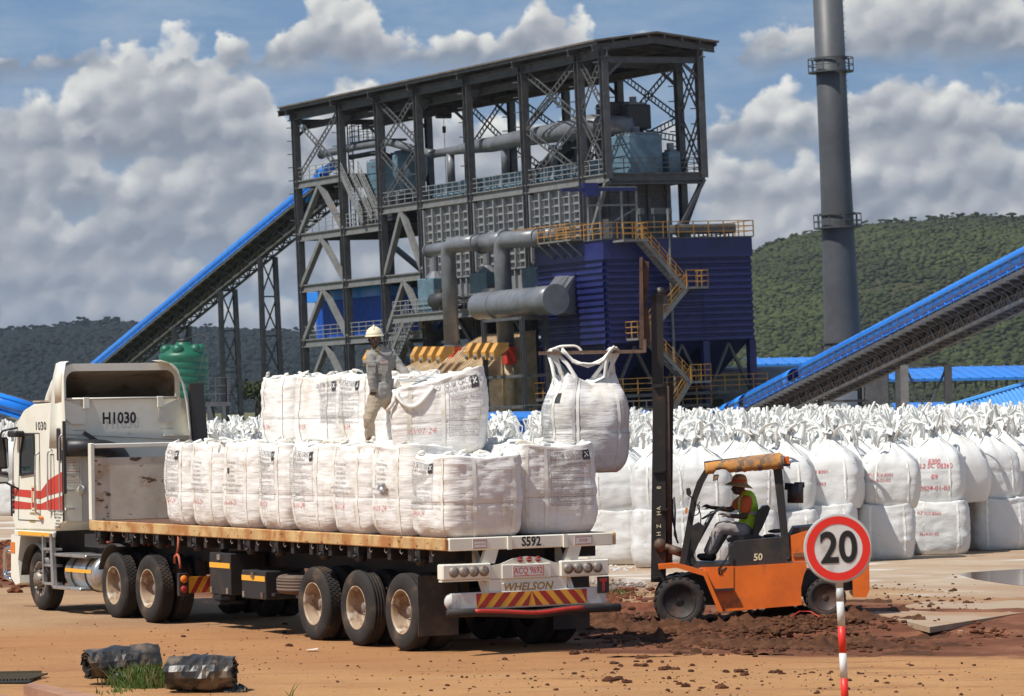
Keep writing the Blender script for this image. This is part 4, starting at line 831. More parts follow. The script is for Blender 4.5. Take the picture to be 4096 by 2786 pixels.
# large near roof at far right, ribs running down the slope
e0, e1 = at(2100, 951, 165), at(2420, 850, 165)
t = thing('blue_roof_shed', 'large shed with a pale blue ribbed roof rising at the right edge', 'shed', (e0.x, 165, 0))
apex = at(2100, 951, 165); rid0 = at(2112, 938, 170); rid1 = at(2420, 846, 170); ev0 = Vector((rid0.x-1, 158, .4)); ev1 = Vector((rid1.x+1, 158, .9))
m = MB(); q = [rid0, rid1, Vector((rid1.x+.5, 156, rid1.z-3.2)), Vector((rid0.x-.5, 156, rid0.z-3.2))]; m.prism(q, (0, 0, -.15)); n_ = 34
for i in range(n_+1): p0_, p1_ = q[0].lerp(q[1], i/n_), q[3].lerp(q[2], i/n_); m.beam(p0_+Vector((0, 0, .04)), p1_+Vector((0, 0, .04)), .13, .09)
m.build('roof', M('roof_pale_blue', (.10, .33, .72), .45, 0, (.13, .37, .74), .5), t); m = MB(); m.beam(rid0+Vector((0, 0, .1)), rid1+Vector((0, 0, .1)), .9, .12); m.build('ridge_flashing', M('flash_blue', (.10, .42, .85), .35), t)
m = MB(); m.box((rid0.x, 170, 0), (rid1.x, 170.2, rid0.z-.2)); m.box((rid0.x, 157, 0), (rid1.x, 157.2, rid0.z-3.4)); m.build('wall', MT['bluesh'], t)
for nm, lab, x0, x1, y0_, y1_, Y in (('blue_sheet_roof', 'flat bright blue roof edge seen over the bags behind the truck', 1090, 1245, 936, 944, 190), ('blue_sheet_roof', 'blue sheet roof sloping down behind the forklift mast', 1420, 1480, 933, 960, 190), ('blue_sheet_roof', 'blue sheet roof seen low behind the truck cab at left', -20, 60, 975, 1000, 150), ('blue_sheet_roof', 'dull blue roof below the open shed posts at right', 2030, 2260, 915, 942, 230)):
    a, b = at(x0, y0_, Y+4), at(x1, y1_ if nm != 'x' else y0_, Y); t = thing(nm, lab, 'roof', (a.x, Y, 0)); m = MB(); m.prism([(a.x, Y, b.z-.05), (a.x, Y+6, a.z), (a.x, Y+6, a.z-.2), (a.x, Y, b.z-.25)], (b.x-a.x, 0, 0)); m.build('roof', MT['blueroof'], t); m = MB(); m.box((a.x+.1, Y+.3, 0), (b.x-.1, Y+5.5, min(a.z, b.z)-.3)); m.build('wall', MT['bluesh'], t)
# green water tank on its stand
q = at(419, 838, 130); GF = Frame((q.x, 130, 0), (1, 0, 0), (0, 1, 0), (-.012, 0, 1)); zb = at(419, 905, 130).z-.1; zt = at(419, 777, 130).z; r = (at(475, 850, 130).x-at(362, 850, 130).x)/2
t = thing('green_water_tank', 'dark green ribbed plastic water tank on a steel stand behind the cab', 'water tank', (0, 0, 0), GF)
m = MB(); m.smooth = True; H = zt-zb; pr = [(r, zb)]
for k in range(6): z = zb+H*.72*(k+.5)/6; pr += [(r, z-.06), (r*.975, z-.02), (r*.975, z+.02), (r, z+.06)]
pr += [(r, zb+H*.74), (r*1.0, zb+H*.78), (r*.90, zb+H*.82), (r*.5, zb+H*.93), (r*.3, zb+H*.97), (r*.3, zb+H), (.02, zb+H)]
m.lathe(pr, (0, 0, 0), (0, 0, 1), 36); m.build('tank_shell', MT['green'], t)
m = MB(); m.smooth = True
for i in range(6): a = i*pi/3+.3; m.ell((cos(a)*r*.72, sin(a)*r*.72, zb+H*.87), (r*.24, r*.24, H*.095), 10, 6)
m.build('top_lug', MT['green'], t); m = MB(); m.smooth = True; m.lathe([(r*.2, zb+H), (r*.2, zb+H+.08), (r*.12, zb+H+.12)], (0, 0, 0), (0, 0, 1), 16); m.build('lid', MT['darkm'], t)
m = MB(); x1_ = at(520, 905, 130).x-q.x; m.box((-r, -.9, zb-.2), (x1_, .9, zb-.05))
for x in (-r+.1, 0, x1_*.6, x1_-.1):
    for y in (-.85, .85): m.beam((x, y, 0), (x, y, zb-.2), .12, .12)
m.rail((r*.9, -.9, zb-.05), (x1_, -.9, zb-.05), .85, .5, .03); m.rail((x1_, -.9, zb-.05), (x1_, .9, zb-.05), .85, .5, .03); m.beam((x1_*.6, -.9, zb-.2), (x1_, -.9, .8), .1, .1); m.build('stand', MT['steel'], t)
m = MB(); m.smooth = True; m.pipe([Vector((r*.1, -.3, zt+.1)), Vector((r*.6, -.5, zt+.22)), Vector((r*.95, -.7, zt+.2)), Vector((r*1.05, -.8, zt+.05)), Vector((r*.75, -1.0, zb+H*.5)), Vector((r*.5, -1.1, zb+.2))], .022, 6); m.build('hose', MT['darkm'], t)
# scattered bushes and trees at the foot of the hills
def tree(px, py, Y, s, seed, label):
    rng = random.Random(seed); q = at(px, py, Y); t = thing('tree', label, 'tree', (q.x, Y, 0), group=None); m = MB(); m.smooth = True
    z0 = 0; m.pipe([(q.x, Y, z0), (q.x+.1*s, Y, q.z*.5), (q.x, Y, q.z)], [.12*s, .09*s, .04*s], 6)
    for i in range(4): a = rng.uniform(0, 6.3); m.pipe([(q.x, Y, q.z*.45), (q.x+cos(a)*s*.6, Y+sin(a)*s*.6, q.z*.9)], [.06*s, .02*s], 5)
    m.build('trunk', MT['brown'], t); m = MB(); m.m = 0
    for i in range(620):
        a, b = rng.uniform(0, 2*pi), math.asin(rng.uniform(-.6, 1)); rr = rng.random()**.4; c = Vector((cos(a)*cos(b)*s*1.15, sin(a)*cos(b)*s, sin(b)*s*.8))*rr*(.75+.45*noise.noise((cos(a)*1.7+seed, sin(a)*1.7, b*2))); c += Vector((q.x, Y, q.z))
        m.m = rng.choice((0, 1, 1)); e = Vector((rng.uniform(-1, 1), rng.uniform(-1, 1), rng.uniform(-1, 1))).normalized(); f = e.orthogonal().normalized(); k = s*rng.uniform(.05, .12); m.add([c-e*k, c+f*k*.7, c+e*k, c-f*k*.7], [(0, 1, 2, 3)])
    m.build('crown', [GR[1], GR[3]], t)
tree(580, 892, 330, 1.9, 1, 'rounded green tree standing beyond the bags right of the water tank'); tree(610, 910, 300, 1.2, 2, 'small green tree beside the rounded one'); tree(230, 905, 350, 2.2, 4, 'dark tree rising behind the cab roof')
# ------------------------------------------------------------ bulk bags
def sq(ux, uy, n=7.0): return 1/((abs(ux)**n+abs(uy)**n)**(1/n))
class Bag:
    # surface of a woven bulk bag: direction (ux, uy) on the plan square, height t in 0..1
    def __init__(s, w, d, h, seed, kind='box', n=7.0, lean=(0, 0)):
        s.w, s.d, s.h, s.sd, s.kind, s.n, s.lean = w, d, h, seed, kind, n, lean; r = random.Random(seed); s.cz = [r.uniform(-.05, .05) for _ in range(4)]; s.rr = r
    def P(s, ux, uy, t, out=0.0):
        L = sqrt(ux*ux+uy*uy); dx, dy = ux/L, uy/L; a = atan2(dy, dx); S = s.sd*3.7; k = s.kind
        if k == 'box':
            n = s.n; sc = 1-.13*exp(-t*16)-.035*sstep(t, .86, 1)-.02*sstep(.62, abs(t-.38), 0)*0; sc *= 1+.045*sin(pi*min(1, t*1.08)); z = t*s.h
            cor = abs(ux*uy)/max(ux*ux, uy*uy)
            z += s.h*.05*(cor-.5)*sstep(t, .6, 1)
        elif k == 'tied':
            n = 2+(s.n-2)*(1-sstep(t, .62, .92)); q = sstep(t, .62, 1.02)**1.15
            sc = (1-.10*exp(-t*14))*(1+.06*sin(pi*min(1, t*1.5)))*(1-q*.93-.05*sstep(t, .5, .75)); z = s.h*(t if t < .6 else .6+(t-.6)*1.15); sc *= 1+.10*q*(1-q)*4*sin(a*11+S+2*noise.noise((dx*2, dy*2, S)))*.6
        else:  # hanging
            n = 2.6+2.2*abs(t-.45)*2; sc = .80+.28*sin(pi*min(1, .12+t*.86))-.12*exp(-t*20)*1.6-.10*sstep(t, .62, 1); z = t*s.h-.02
            cor = abs(ux*uy)/max(ux*ux, uy*uy); z -= s.h*.12*sstep(t, .72, 1)*(1-cor)**1.0; sc *= 1-.16*sstep(t, .70, 1)*(1-cor)
        r = sq(dx, dy, n)*sc
        # webbing pinches and cloth creases
        um = (ux/max(abs(ux), abs(uy)), uy/max(abs(ux), abs(uy))); fx = um[0] if abs(um[1]) >= abs(um[0]) else um[1]
        pin = exp(-((abs(fx)-.56)/.05)**2); mid = sstep(t, .02, .12)*(1-sstep(t, .9, 1))
        e = -.012*pin*mid-.010*exp(-((t-.42)/.018)**2)
        e += .030*noise.noise((dx*1.6+S, dy*1.6, t*2.3))*mid+.012*noise.noise((dx*4+S, dy*4, t*7))+.006*noise.noise((dx*6+S, dy*6, t*26))*(.6+pin*1.6)
        e += .010*abs(noise.noise((dx*3, dy*3+S, t*13)))*2*(sstep(t, .55, .95)+.35)
        wx, wy = s.w/2+e+out, s.d/2+e+out
        return Vector((dx*r*wx+s.lean[0]*t*t, dy*r*wy+s.lean[1]*t*t, z+getattr(s, 'tilt', 0)*dx*r*t*t+.006*noise.noise((dx*5, dy*5, t*5+S))))
    def face(s, f, u, t, out=.004):
        # f: 0 = -y (front), 1 = -x (left), 2 = +x, 3 = +y ; u in -1..1 left to right seen from outside
        ux, uy = ((u, -1), (-1, -u), (1, u), (-u, 1))[f]; return s.P(ux, uy, t, out)
    def body(s, npf=20, nz=26, m=None, top=True):
        m = m or MB(); m.smooth = True; dirs = []
        for f in range(4):
            for i in range(npf): u = -1+2*i/npf; dirs.append(((u, -1), (1, u), (-u, 1), (-1, -u))[f])
        ts = [0]+[.012, .03]+[.03+.97*(j/nz) for j in range(1, nz+1)]
        rings = [[s.P(*d, t) for d in dirs] for t in ts]; N = len(dirs)
        bot = [[Vector((p.x*k, p.y*k, p.z)) for p in rings[0]] for k in (.05, .85)]
        tr = rings[-1]; caps = []
        if top:
            c = sum(tr, Vector())/N
            for k in (.985, .93, .8, .6, .4, .2, .04):
                rg = []
                for p in tr:
                    q = c+(p-c)*k; dz = (.035*(noise.noise((q.x*4+s.sd, q.y*4, 1))+.6*noise.noise((q.x*11+s.sd, q.y*11, 2)))*(1.3 if k < .95 else .2)+.035*(1-k)) if s.kind == 'box' else (-.28*(1-k)**.6 if s.kind == 'hang' else 0)
                    q.z = (p.z*k+c.z*(1-k))+dz+(.012 if k > .95 and s.kind == 'box' else 0); rg.append(q)
                caps.append(rg)
        return m.skin(bot+rings+caps, True)
    def strip(s, m, f, u, t0, t1, w=.05, out=.006, n=14):
        du = w/s.w; A = []; B = []; C = []; D = []
        for i in range(n+1): t = t0+(t1-t0)*i/n; A.append(s.face(f, u-du, t, out)); B.append(s.face(f, u+du, t, out))
        m.add(A+B, [(i, i+n+1, i+n+2, i+1) for i in range(n)])
    def text(s, m, f, u0, t0, txt, size, **k):
        v, fc = text2d(txt, size, **k); m.add([s.face(f, u0+x*2/(s.w if f in (0, 3) else s.d), t0+y/s.h, .0075) for x, y in v], fc)
    def rect(s, m, f, u0, u1, t0, t1, out=.0065, nu=6, nt_=6):
        vs = [s.face(f, u0+(u1-u0)*i/nu, t0+(t1-t0)*j/nt_, out) for j in range(nt_+1) for i in range(nu+1)]
        m.add(vs, [(j*(nu+1)+i, j*(nu+1)+i+1, (j+1)*(nu+1)+i+1, (j+1)*(nu+1)+i) for j in range(nt_) for i in range(nu)])
def ribbon(m, pts, w, th, nrm=None):
    m.pipe(pts, .01, flat=(w, th))
def loop_pts(a, b, h, rng, n=9, fl=(0, 0)):
    a = Vector(a); b = Vector(b); out = []
    for i in range(n+1):
        t = i/n; p = a.lerp(b, t); k = sin(pi*t); p += Vector((fl[0]*k*k+rng.uniform(-.012, .012), fl[1]*k*k+rng.uniform(-.012, .012), h*k**.8)); out.append(p)
    return out
MBW = M('bag_white_stock', (.72, .715, .695), .62, 0, (.65, .64, .61), 1.2, .45, .7, bump=.012, bs=3.2, var=.05, spec=.3, rnd=True)
def bagmat(name, base, dirt, dl, streak, crease=(2.0, 2.0, 16.0)):
    m = bpy.data.materials.new(name); m.use_nodes = True; t = NT(m.node_tree); b = t.n['Principled BSDF']; b.inputs['Roughness'].default_value = .58; b.inputs['Specular IOR Level'].default_value = .3
    c = t.node('ShaderNodeTexCoord').outputs['Object']; oi = t.node('ShaderNodeObjectInfo'); r = t.math('MULTIPLY', oi.outputs['Random'], 53.0); va = t.node('ShaderNodeVectorMath', operation='ADD'); t.l.new(c, va.inputs[0]); t.l.new(t.comb(r, r, 0.0), va.inputs[1]); c2 = va.outputs[0]
    def mp(st, v=c2):
        n = t.node('ShaderNodeMapping'); t.l.new(v, n.inputs[0]); n.inputs['Scale'].default_value = st; return n.outputs[0]
    col = t.mix(t.ramp(t.noise(c2, 1.6, 7, .65), *dl), (*base, 1), dirt); col = t.mix(t.ramp(t.noise(mp((7, 7, .7)), 1.0, 6, .65), .56, .76, 0, streak), col, (.34, .25, .15)); col = t.mix(t.ramp(t.noise(c2, 5.5, 7, .7), .63, .72, 0, .55), col, (.42, .36, .28))
    col = t.mix(t.ramp(t.noise(mp((1, 1, 2)), 2.2, 8, .75), .66, .72, 0, .6), col, (.22, .17, .12))
    t.put(b.inputs['Base Color'], col)
    n1 = t.noise(mp(crease), 1.0, 5, .6, .25); n2 = t.noise(c2, 70, 2, .5); n3 = t.noise(mp((1, 1, 1)), 5, 5, .6, .6)
    h = t.math('ADD', t.math('MULTIPLY', n1, 1.0), t.math('ADD', t.math('MULTIPLY', n3, .6), t.math('MULTIPLY', n2, .03)))
    bn = t.node('ShaderNodeBump'); bn.inputs['Distance'].default_value = .022; bn.inputs['Strength'].default_value = .75; t.l.new(h, bn.inputs['Height']); t.l.new(bn.outputs[0], b.inputs['Normal']); return m
MBS = bagmat('bag_white_clean', (.67, .67, .655), (.63, .62, .59), (.5, .72), .10, (1.6, 1.6, 3.5))
MBD = bagmat('bag_white_dirty', (.78, .765, .735), (.62, .555, .46), (.50, .76), .38)
MLO = M('loop_white', (.80, .79, .74), .6, 0, (.70, .67, .60), 6, .5, .7, var=.06)
MPR = M('print_black', (.035, .035, .04), .7); MRW = M('marker_red', (.58, .07, .07), .7, 0, (.64, .22, .20), 9, .45, .62); MGP = M('print_grey', (.33, .33, .335), .7)
MWB = M('webbing_cream', (.80, .78, .71), .65, 0, (.62, .55, .43), 3, .52, .7, bump=.003, bs=60)
# --- stock of tied bags behind
def tied_body(seed, hi):
    b = Bag(1.10, 1.08, 1.30, seed, 'tied', 5.5); m = b.body(20 if hi else 9, 30 if hi else 12); m.smooth = True
    rng = random.Random(seed); top = 1.3*(.6+.4*1.15)
    for k in range(9 if hi else 5):    # frilled mouth of the bag above the tie
        a = rng.uniform(0, 2*pi); r0 = .05; q = Vector((cos(a), sin(a), 0)); h = rng.uniform(.10, .24); sp_ = rng.uniform(.10, .26)
        s_ = Vector((-sin(a), cos(a), 0)); base = Vector((0, 0, top-.05)); m.add([base+s_*.03, base-s_*.03, base+q*sp_*.6-s_*.09+Vector((0, 0, h)), base+q*sp_*.6+s_*.09+Vector((0, 0, h*.8)), base+q*sp_-s_*.05+Vector((0, 0, h*.55)), base+q*sp_+s_*.07+Vector((0, 0, h*.35))], [(0, 1, 2, 3), (3, 2, 4, 5)])
    return b, m, top, rng
def loop_list(b, top, rng, hi):
    out = []
    for i, (sx, sy) in enumerate(((-1, -1), (1, -1), (1, 1), (-1, 1))):
        m = MB(); m.smooth = True; lo = b.P(sx, sy*.85, .66, .01); c = Vector((sx*rng.uniform(.02, .12), sy*rng.uniform(.02, .12), top-rng.uniform(0, .06))); h = rng.uniform(.16, .52); f = (sx*rng.uniform(-.05, .22), sy*rng.uniform(-.05, .22)); n = 9 if hi else 7
        up_ = [lo, b.P(sx, sy*.95, .80, .015), b.P(sx, sy, .93, .02)]
        style = rng.random()
        if style < .5: e = c+Vector((rng.uniform(-.1, .1), rng.uniform(-.1, .1), -.03)); pts = up_+loop_pts(c, e+Vector((.08, 0, 0)), h, rng, n, f)
        else: e = c+Vector((sx*rng.uniform(.2, .4), sy*rng.uniform(.1, .35), -rng.uniform(.05, .22))); pts = up_+loop_pts(c, e, h*.8, rng, n, f)
        ribbon(m, pts, .066, .010)
        if hi: ribbon(m, [b.P(sx*.55, sy, .05+.86*k/10, .006) for k in range(11)] if sy < 0 else [b.P(sx*.55, sy, .5, .006), b.P(sx*.5, sy, .7, .006)], .05, .008)
        out.append(m)
    return out
TIED = []
for k in range(6):
    b, m, top, rng = tied_body(100+k*7, True); TIED.append((b, m.mesh('bag_body', MBS), [q.mesh('lifting_loop', MLO) for q in loop_list(b, top, rng, True)]))
TIEDL = []; TIEDR = []
for k in range(12):
    b, m, top, rng = tied_body(300+k*5, False); m.m = 0
    for q in loop_list(b, top, rng, False): n0 = len(m.v); m.v += q.v; m.f += [tuple(i+n0 for i in f) for f in q.f]; m.mi += [1]*len(q.f); m.sm += q.sm
    TIEDR.append(m); TIEDL.append(m.mesh('bulk_bag', [MBW, MLO]))
LOWB = []
for k in range(5):
    b = Bag(1.12, 1.10, 1.04, 500+k*3, 'box', 4.6); m = b.body(20, 26); LOWB.append((b, m.mesh('bag_body', MBS)))
def place(me, loc, rz, name='bulk_bag', sc=1.0):
    o = bpy.data.objects.new(name, me); COL.objects.link(o); o.location = loc; o.rotation_euler = (0, 0, rz); o.scale = (sc, sc, sc); return o
def writing(b, f, lines, ht, u=0.0, size=.085, rng=None, mat=None):
    m = MB()
    for i, (s_, t_) in enumerate(lines): b.text(m, f, u, t_, s_, size, shear=.15, bold=.004)
    return m
rng = random.Random(77)
frontX = []
def bagthing(loc, rz, tmpl, label, group, low, lines=None, sc=1.0, patch=False):
    root = thing('bulk_bag', label, 'bulk bag', loc, WF, group, rotz=rz); BASE[root.name] = Vector((0, 0, 0))
    rr_ = random.Random(label); root.scale = (rr_.uniform(.96, 1.07), 1, rr_.uniform(.95, 1.03)); root.rotation_euler = (rr_.uniform(-.03, .05), rr_.uniform(-.06, .06) if not low else 0, rz)
    b = tmpl[0]; link('bag_body', tmpl[1], root)
    if not low:
        for q in tmpl[2]: link('lifting_loop', q, root)
    else:
        m = MB()
        for u in (-.6, .58): m = MB(); b.strip(m, 0, u, .02, .98, .05); m.build('webbing', MLO, root)
    if lines: _ = [writing(b, 0, [ln], 0, 0 if len(lines) > 3 else -.42, .125 if len(lines) > 3 else .085).build('writing', MRW, root) for ln in lines]
    return root
# front row, two high: (pixel x, pixel y of the base) along the front of the stock
FR = [(1322, 1262), (1408, 1284), (1508, 1290), (1590, 1288), (1700, 1285), (1790, 1282), (1880, 1279), (2008, 1272), (2135, 1260), (2257, 1250), (2375, 1236), (2480, 1222)]
names_lo = ['lower bag half hidden behind the rear corner of the flatbed truck', 'lower bag directly under the hanging bag, right of the truck', 'lower bag just left of the forklift mast foot', 'lower bag seen between forklift mast and its front pillar', 'lower bag seen behind the seated driver', 'lower bag seen past the forklift rear pillar', 'lower bag hidden mostly by the round speed sign', 'lower bag just right of the round speed sign', 'lower bag with faint red writing, second right of the speed sign', 'lower bag with a brown stain, third right of the speed sign', 'lower bag cut by the right edge of the photo', 'lower bag beyond the right edge']
names_up = ['upper bag leaning over the gap behind the truck corner', 'upper bag sagging behind the hanging bag', 'upper bag directly left of the forklift mast', 'upper bag seen through the forklift behind its mirror', 'upper bag behind the driver with the straw hat', 'upper bag with red writing behind the rear pillar and air filter', 'upper bag right of the air filter with small red numbers', 'upper bag with tied neck and an orange-brown stain low down', 'upper bag with large red writing and the date 2024-01-03', 'upper bag with plain front, right of the one dated in red', 'upper bag cut by the right edge of the photo', 'upper bag beyond the right edge of the photo']
LNU = {5: [('PL2 SC0 8301', .50)], 6: [('PL2 SC0 8301', .52), ('0', .44), ('2024-01-03', .35)], 7: [('PL2 SC0 8301', .50), ('2024-01-03', .42)], 8: [('8300', .60), ('PL2 SC 08360', .54), ('09', .38), ('2024-01-03', .22)]}
LNL = {8: [('PL2 SC0 8360', .80), ('2024-01-03', .40)], 4: [('PL2 SC0', .7)]}
rng = random.Random(12)
for i, (px, py) in enumerate(FR):
    p = gp(px, py, SLABZ); y = p.y+.55; x = p.x*y/p.y; rz = rng.uniform(-.12, .02) if i < 9 else rng.uniform(.1, .3)-.0
    frontX.append((x, y))
    if i < 11: bagthing((x, y, SLABZ), rz, LOWB[i % 5], names_lo[i], 'bags in the front row of the stock', True, LNL.get(i))
    if i < 11: bagthing((x+rng.uniform(-.12, .12), y+.12+rng.uniform(-.08, .1), SLABZ+.99), rz+rng.uniform(-.1, .1), TIED[(i*5+1) % 6], names_up[i], 'bags in the front row of the stock', False, LNU.get(i))
def yfront(x):
    if x < -9: return 110.0
    if x < -1.0: return 100.0
    if x < frontX[0][0]-.6: return 82.0
    best = min(frontX, key=lambda q: abs(q[0]-x)); return best[1] if x < frontX[-1][0] else best[1]+(x-frontX[-1][0])*.9
cells = []
SHORT = ['at the truck corner', 'under the hanging bag', 'left of the mast', 'right of the mast', 'behind the driver', 'behind the rear pillar', 'behind the speed sign', 'right of the speed sign', 'dated 2024-01-03 in red', 'right of the dated one', 'at the right edge']
x = -24.0
while x < 27:
    y = yfront(x)+1.12; k = 0
    if x < frontX[0][0]-.6: y -= 1.12
    while y < 137:
        xx = x+rng.uniform(-.1, .1); yy = y+rng.uniform(-.12, .12)
        if abs(xx) < yy*.1388+1.6: cells.append((yy, xx))
        y += 1.13
    x += 1.13
cells.sort()
NI = 300-22-14
stuff = MB(); rng = random.Random(5); nL = 0
for i, (y, x) in enumerate(cells):
    rz = rng.uniform(-.35, .35)+rng.choice((0, pi/2, pi, -pi/2)); z = SLABZ+.97+rng.uniform(-.06, .07)
    edge = (x < frontX[0][0]-.6) and (y-yfront(x) < 1.0)
    if edge and nL < 14:
        nL += 1; o = place(LOWB[i % 5][1], (x, y, SLABZ), rng.uniform(-.2, .2)); tag(o, 'white bottom-layer bag at the far front edge of the stock behind the truck', 'bulk bag', 'bottom-layer bags behind the truck')
    if i < NI:
        fi = min(range(len(frontX)), key=lambda j: abs(frontX[j][0]-x)); row = int((y-frontX[fi][1])/1.13+.35)
        if x < -9: lab = 'white tied bag in the far part of the stock left of the truck cab'
        elif x < -1: lab = 'white tied bag in the stock seen between cab and stacked bags'
        else: lab = f'white tied bag in the {"second" if row == 1 else "third"} row, behind the front bag {SHORT[fi]}' if row in (1, 2) and fi < 11 else 'white tied bag packed deep behind the front rows of the stock'
        o = place(TIEDL[rng.randrange(12)], (x, y, z), rz, sc=rng.uniform(.93, 1.07)); o.rotation_euler = (rng.uniform(-.09, .09), rng.uniform(-.09, .09), rz); tag(o, lab, 'bulk bag', 'tied bags in the packed stock behind, '+('left' if x < -9 else 'middle' if x < -1 else 'right'))
    else:
        q = TIEDR[rng.randrange(12)]; n0 = len(stuff.v); c, s_ = cos(rz), sin(rz); stuff.v += [(x+c*a-s_*b, y+s_*a+c*b, z+d) for a, b, d in q.v]; stuff.f += [tuple(j+n0 for j in f) for f in q.f]; stuff.mi += q.mi; stuff.sm += q.sm
tag(stuff.build('bulk_bag_mass', [MBW, MLO]), 'mass of white tied bags with loops filling the far stock', 'bulk bags', kind='stuff')
print('cells', len(cells))
# ------------------------------------------------------------ the truck (frame TF: x = right, y = forward from the rear edge, z up)
MK = dict(
 cream=M('truck_cream', (.80, .78, .67), .36, 0, (.74, .70, .57), 1.2, .5, .7, col3=(.42, .33, .22), ns3=2.2, lo3=.68, hi3=.78, var=.05, spec=.5),
 creamr=M('headboard_rusty', (.66, .58, .45), .55, 0, (.48, .31, .15), 1.6, .50, .68, col3=(.14, .07, .035), ns3=5, lo3=.60, hi3=.63, st3=(.55, 1, 1.2), bump=.006, bs=20, var=.15),
 rail=M('deck_rail_rusty', (.56, .38, .17), .6, 0, (.40, .17, .05), 2.6, .42, .60, st=(1, 1, .6), col3=(.16, .06, .028), ns3=5, lo3=.60, hi3=.66, st3=(1, 1.2, 3.0), bump=.004, bs=30, var=.2),
 deck=M('deck_floor', (.16, .075, .04), .8, 0, (.09, .05, .035), 2), white=M('bumper_white', (.62, .60, .56), .45, 0, (.48, .43, .36), 2.5, .55, .72, var=.1),
 black=M('chassis_black', (.022, .020, .020), .65, 0, (.05, .032, .022), 3, .5, .7), blk=M('plastic_black', (.02, .02, .022), .45),
 rubber=M('tyre_rubber', (.034, .030, .028), .85, 0, (.12, .08, .05), 2.4, .48, .75, bump=.003, bs=50, var=.2, spec=.25), rim=M('rim_cream', (.36, .26, .17), .5, 0, (.20, .10, .055), 4, .44, .62, col3=(.50, .44, .35), ns3=2.5, lo3=.55, hi3=.65),
 hub=M('hub_metal', (.30, .26, .22), .5, .3, (.16, .09, .06), 8), alu=M('tank_aluminium', (.56, .56, .56), .32, .75, (.4, .38, .35), 4, bump=.002, bs=20), red=M('decal_red', (.58, .05, .03), .45, 0, (.50, .05, .03), 2), redd=M('paint_red', (.45, .03, .02), .5, 0, (.32, .03, .02), 5),
 oran=M('decal_orange', (.85, .42, .04), .45), lens=M('lamp_lens', (.36, .33, .28), .25, 0, (.22, .19, .15), 25), lensr=M('lamp_red', (.30, .03, .02), .3), lenso=M('lamp_orange', (.75, .20, .02), .3), plate=M('plate_white', (.72, .70, .66), .5), gold=M('letter_gold', (.34, .22, .06), .5),
 rubberf=M('mudflap', (.028, .022, .02), .7, 0, (.07, .045, .03), 2.5), glass=M('cab_glass', (.02, .035, .045), .06, 0, spec=.8), mirror=M('mirror_glass', (.4, .42, .45), .05, 1.0), chrome=M('chrome', (.7, .7, .7), .12, 1.0), seal=M('rubber_grey', (.06, .058, .055), .7), inner=M('fairing_inner', (.42, .36, .27), .6, 0, (.22, .15, .09), 1.6, .45, .66, col3=(.10, .06, .04), ns3=3, lo3=.62, hi3=.7), tyred=M('spare_rubber', (.15, .105, .08), .9, 0, (.09, .065, .05), 3), strap=M('strap_orange', (.45, .12, .06), .7), emblem=M('emblem_cream', (.72, .62, .40), .5))
TT = thing('flatbed_truck', 'white cab-over truck with red stripes and a rusty flatbed trailer loaded with bulk bags', 'truck', (0, 0, 0), TF)
DZ, DB, DL, DW = 1.50, 1.34, 12.04, 2.53
def tp(name, m, mats, par=TT): return m.build(name, [MK[k] for k in mats] if isinstance(mats, (list, tuple)) else MK[mats], par)
m = MB(); m.box((.04, .05, DB+.04), (DW-.04, DL, DZ-.012)); tp('deck_floor', m, 'deck')
m = MB(); m.bev((0, .0, DB), (.055, DL+.02, DZ), .012); tp('side_rail', m, 'rail'); m = MB(); m.bev((DW-.055, 0, DB), (DW, DL+.02, DZ), .012); tp('side_rail', m, 'rail')
m = MB(); m.bev((.06, -.02, DB-.005), (DW-.06, .05, DZ), .012); 
for x in (.90, 1.72): m.box((x, -.045, DB-.01), (x+.055, -.02, DZ))
tp('rear_rail', m, 'cream')
def flat_text(par, name, s, c, ex, ey, size, mat, **k): m = MB(); put_text(m, s, c, ex, ey, size, **k); return m.build(name, MK[mat], par)
YB_ = -.05
flat_text(TT, 'lettering', 'S592', (1.25, -.027, 1.42), (1, 0, 0), (0, 0, 1), .17, 'blk', bold=.028, sx=.86)
for (x0, x1, L, hd) in ((.40, .60, ['MAXIMUM SPEEDS', '80 km/h WIDE TAR', '60 km/h OTHER ROADS'], 0), (1.89, 2.15, ['DRIVER INSTRUCTED TO', 'STOP', 'AT ALL RAIL CROSSINGS'], 1)):
    m = MB(); m.box((x0, -.026, DB+.02), (x1, -.02, DZ-.02)); o = tp('notice_plate', m, 'plate'); m = MB()
    for k, s_ in enumerate(L): put_text(m, s_, ((x0+x1)/2, -.0285, DZ-.045-k*.045), (1, 0, 0), (0, 0, 1), (x1-x0)/max(8, len(s_))*1.55, bold=.01)
    m.box((x0, -.0275, DB+.02), (x1, -.027, DB+.026)); m.box((x0, -.0275, DZ-.026), (x1, -.027, DZ-.02)); m.box((x0, -.0275, DB+.02), (x0+.006, -.027, DZ-.02)); m.box((x1-.006, -.0275, DB+.02), (x1, -.027, DZ-.02)); m.build('lettering', MK['redd'], o)
# headboard
m = MB(); m.bev((.03, DL-.06, DZ-.01), (2.5, DL-.0, 2.47), .01); tp('headboard', m, 'creamr')
m = MB(); m.bev((0, DL-.09, DZ), (.07, DL+.02, 2.70), .01); m.bev((2.46, DL-.09, DZ), (2.53, DL+.02, 2.70), .01); m.bev((.07, DL-.08, 2.62), (2.46, DL-.0, 2.69), .01); tp('headboard_frame', m, 'cream')
# chassis
m = MB()
for x in (.78, 1.72): m.box((x-.07, .35, .92), (x+.07, 11.2, DB))
for k in range(20): y = .5+k*.6; m.box((.06, y-.05, DB-.16), (2.47, y+.05, DB))
for x in (.84, 1.64): m.box((x-.05, 7.8, .80), (x+.05, 14.9, .98))
m.box((.5, .35, 1.0), (2.0, .5, 1.34)); tp('chassis', m, 'black')
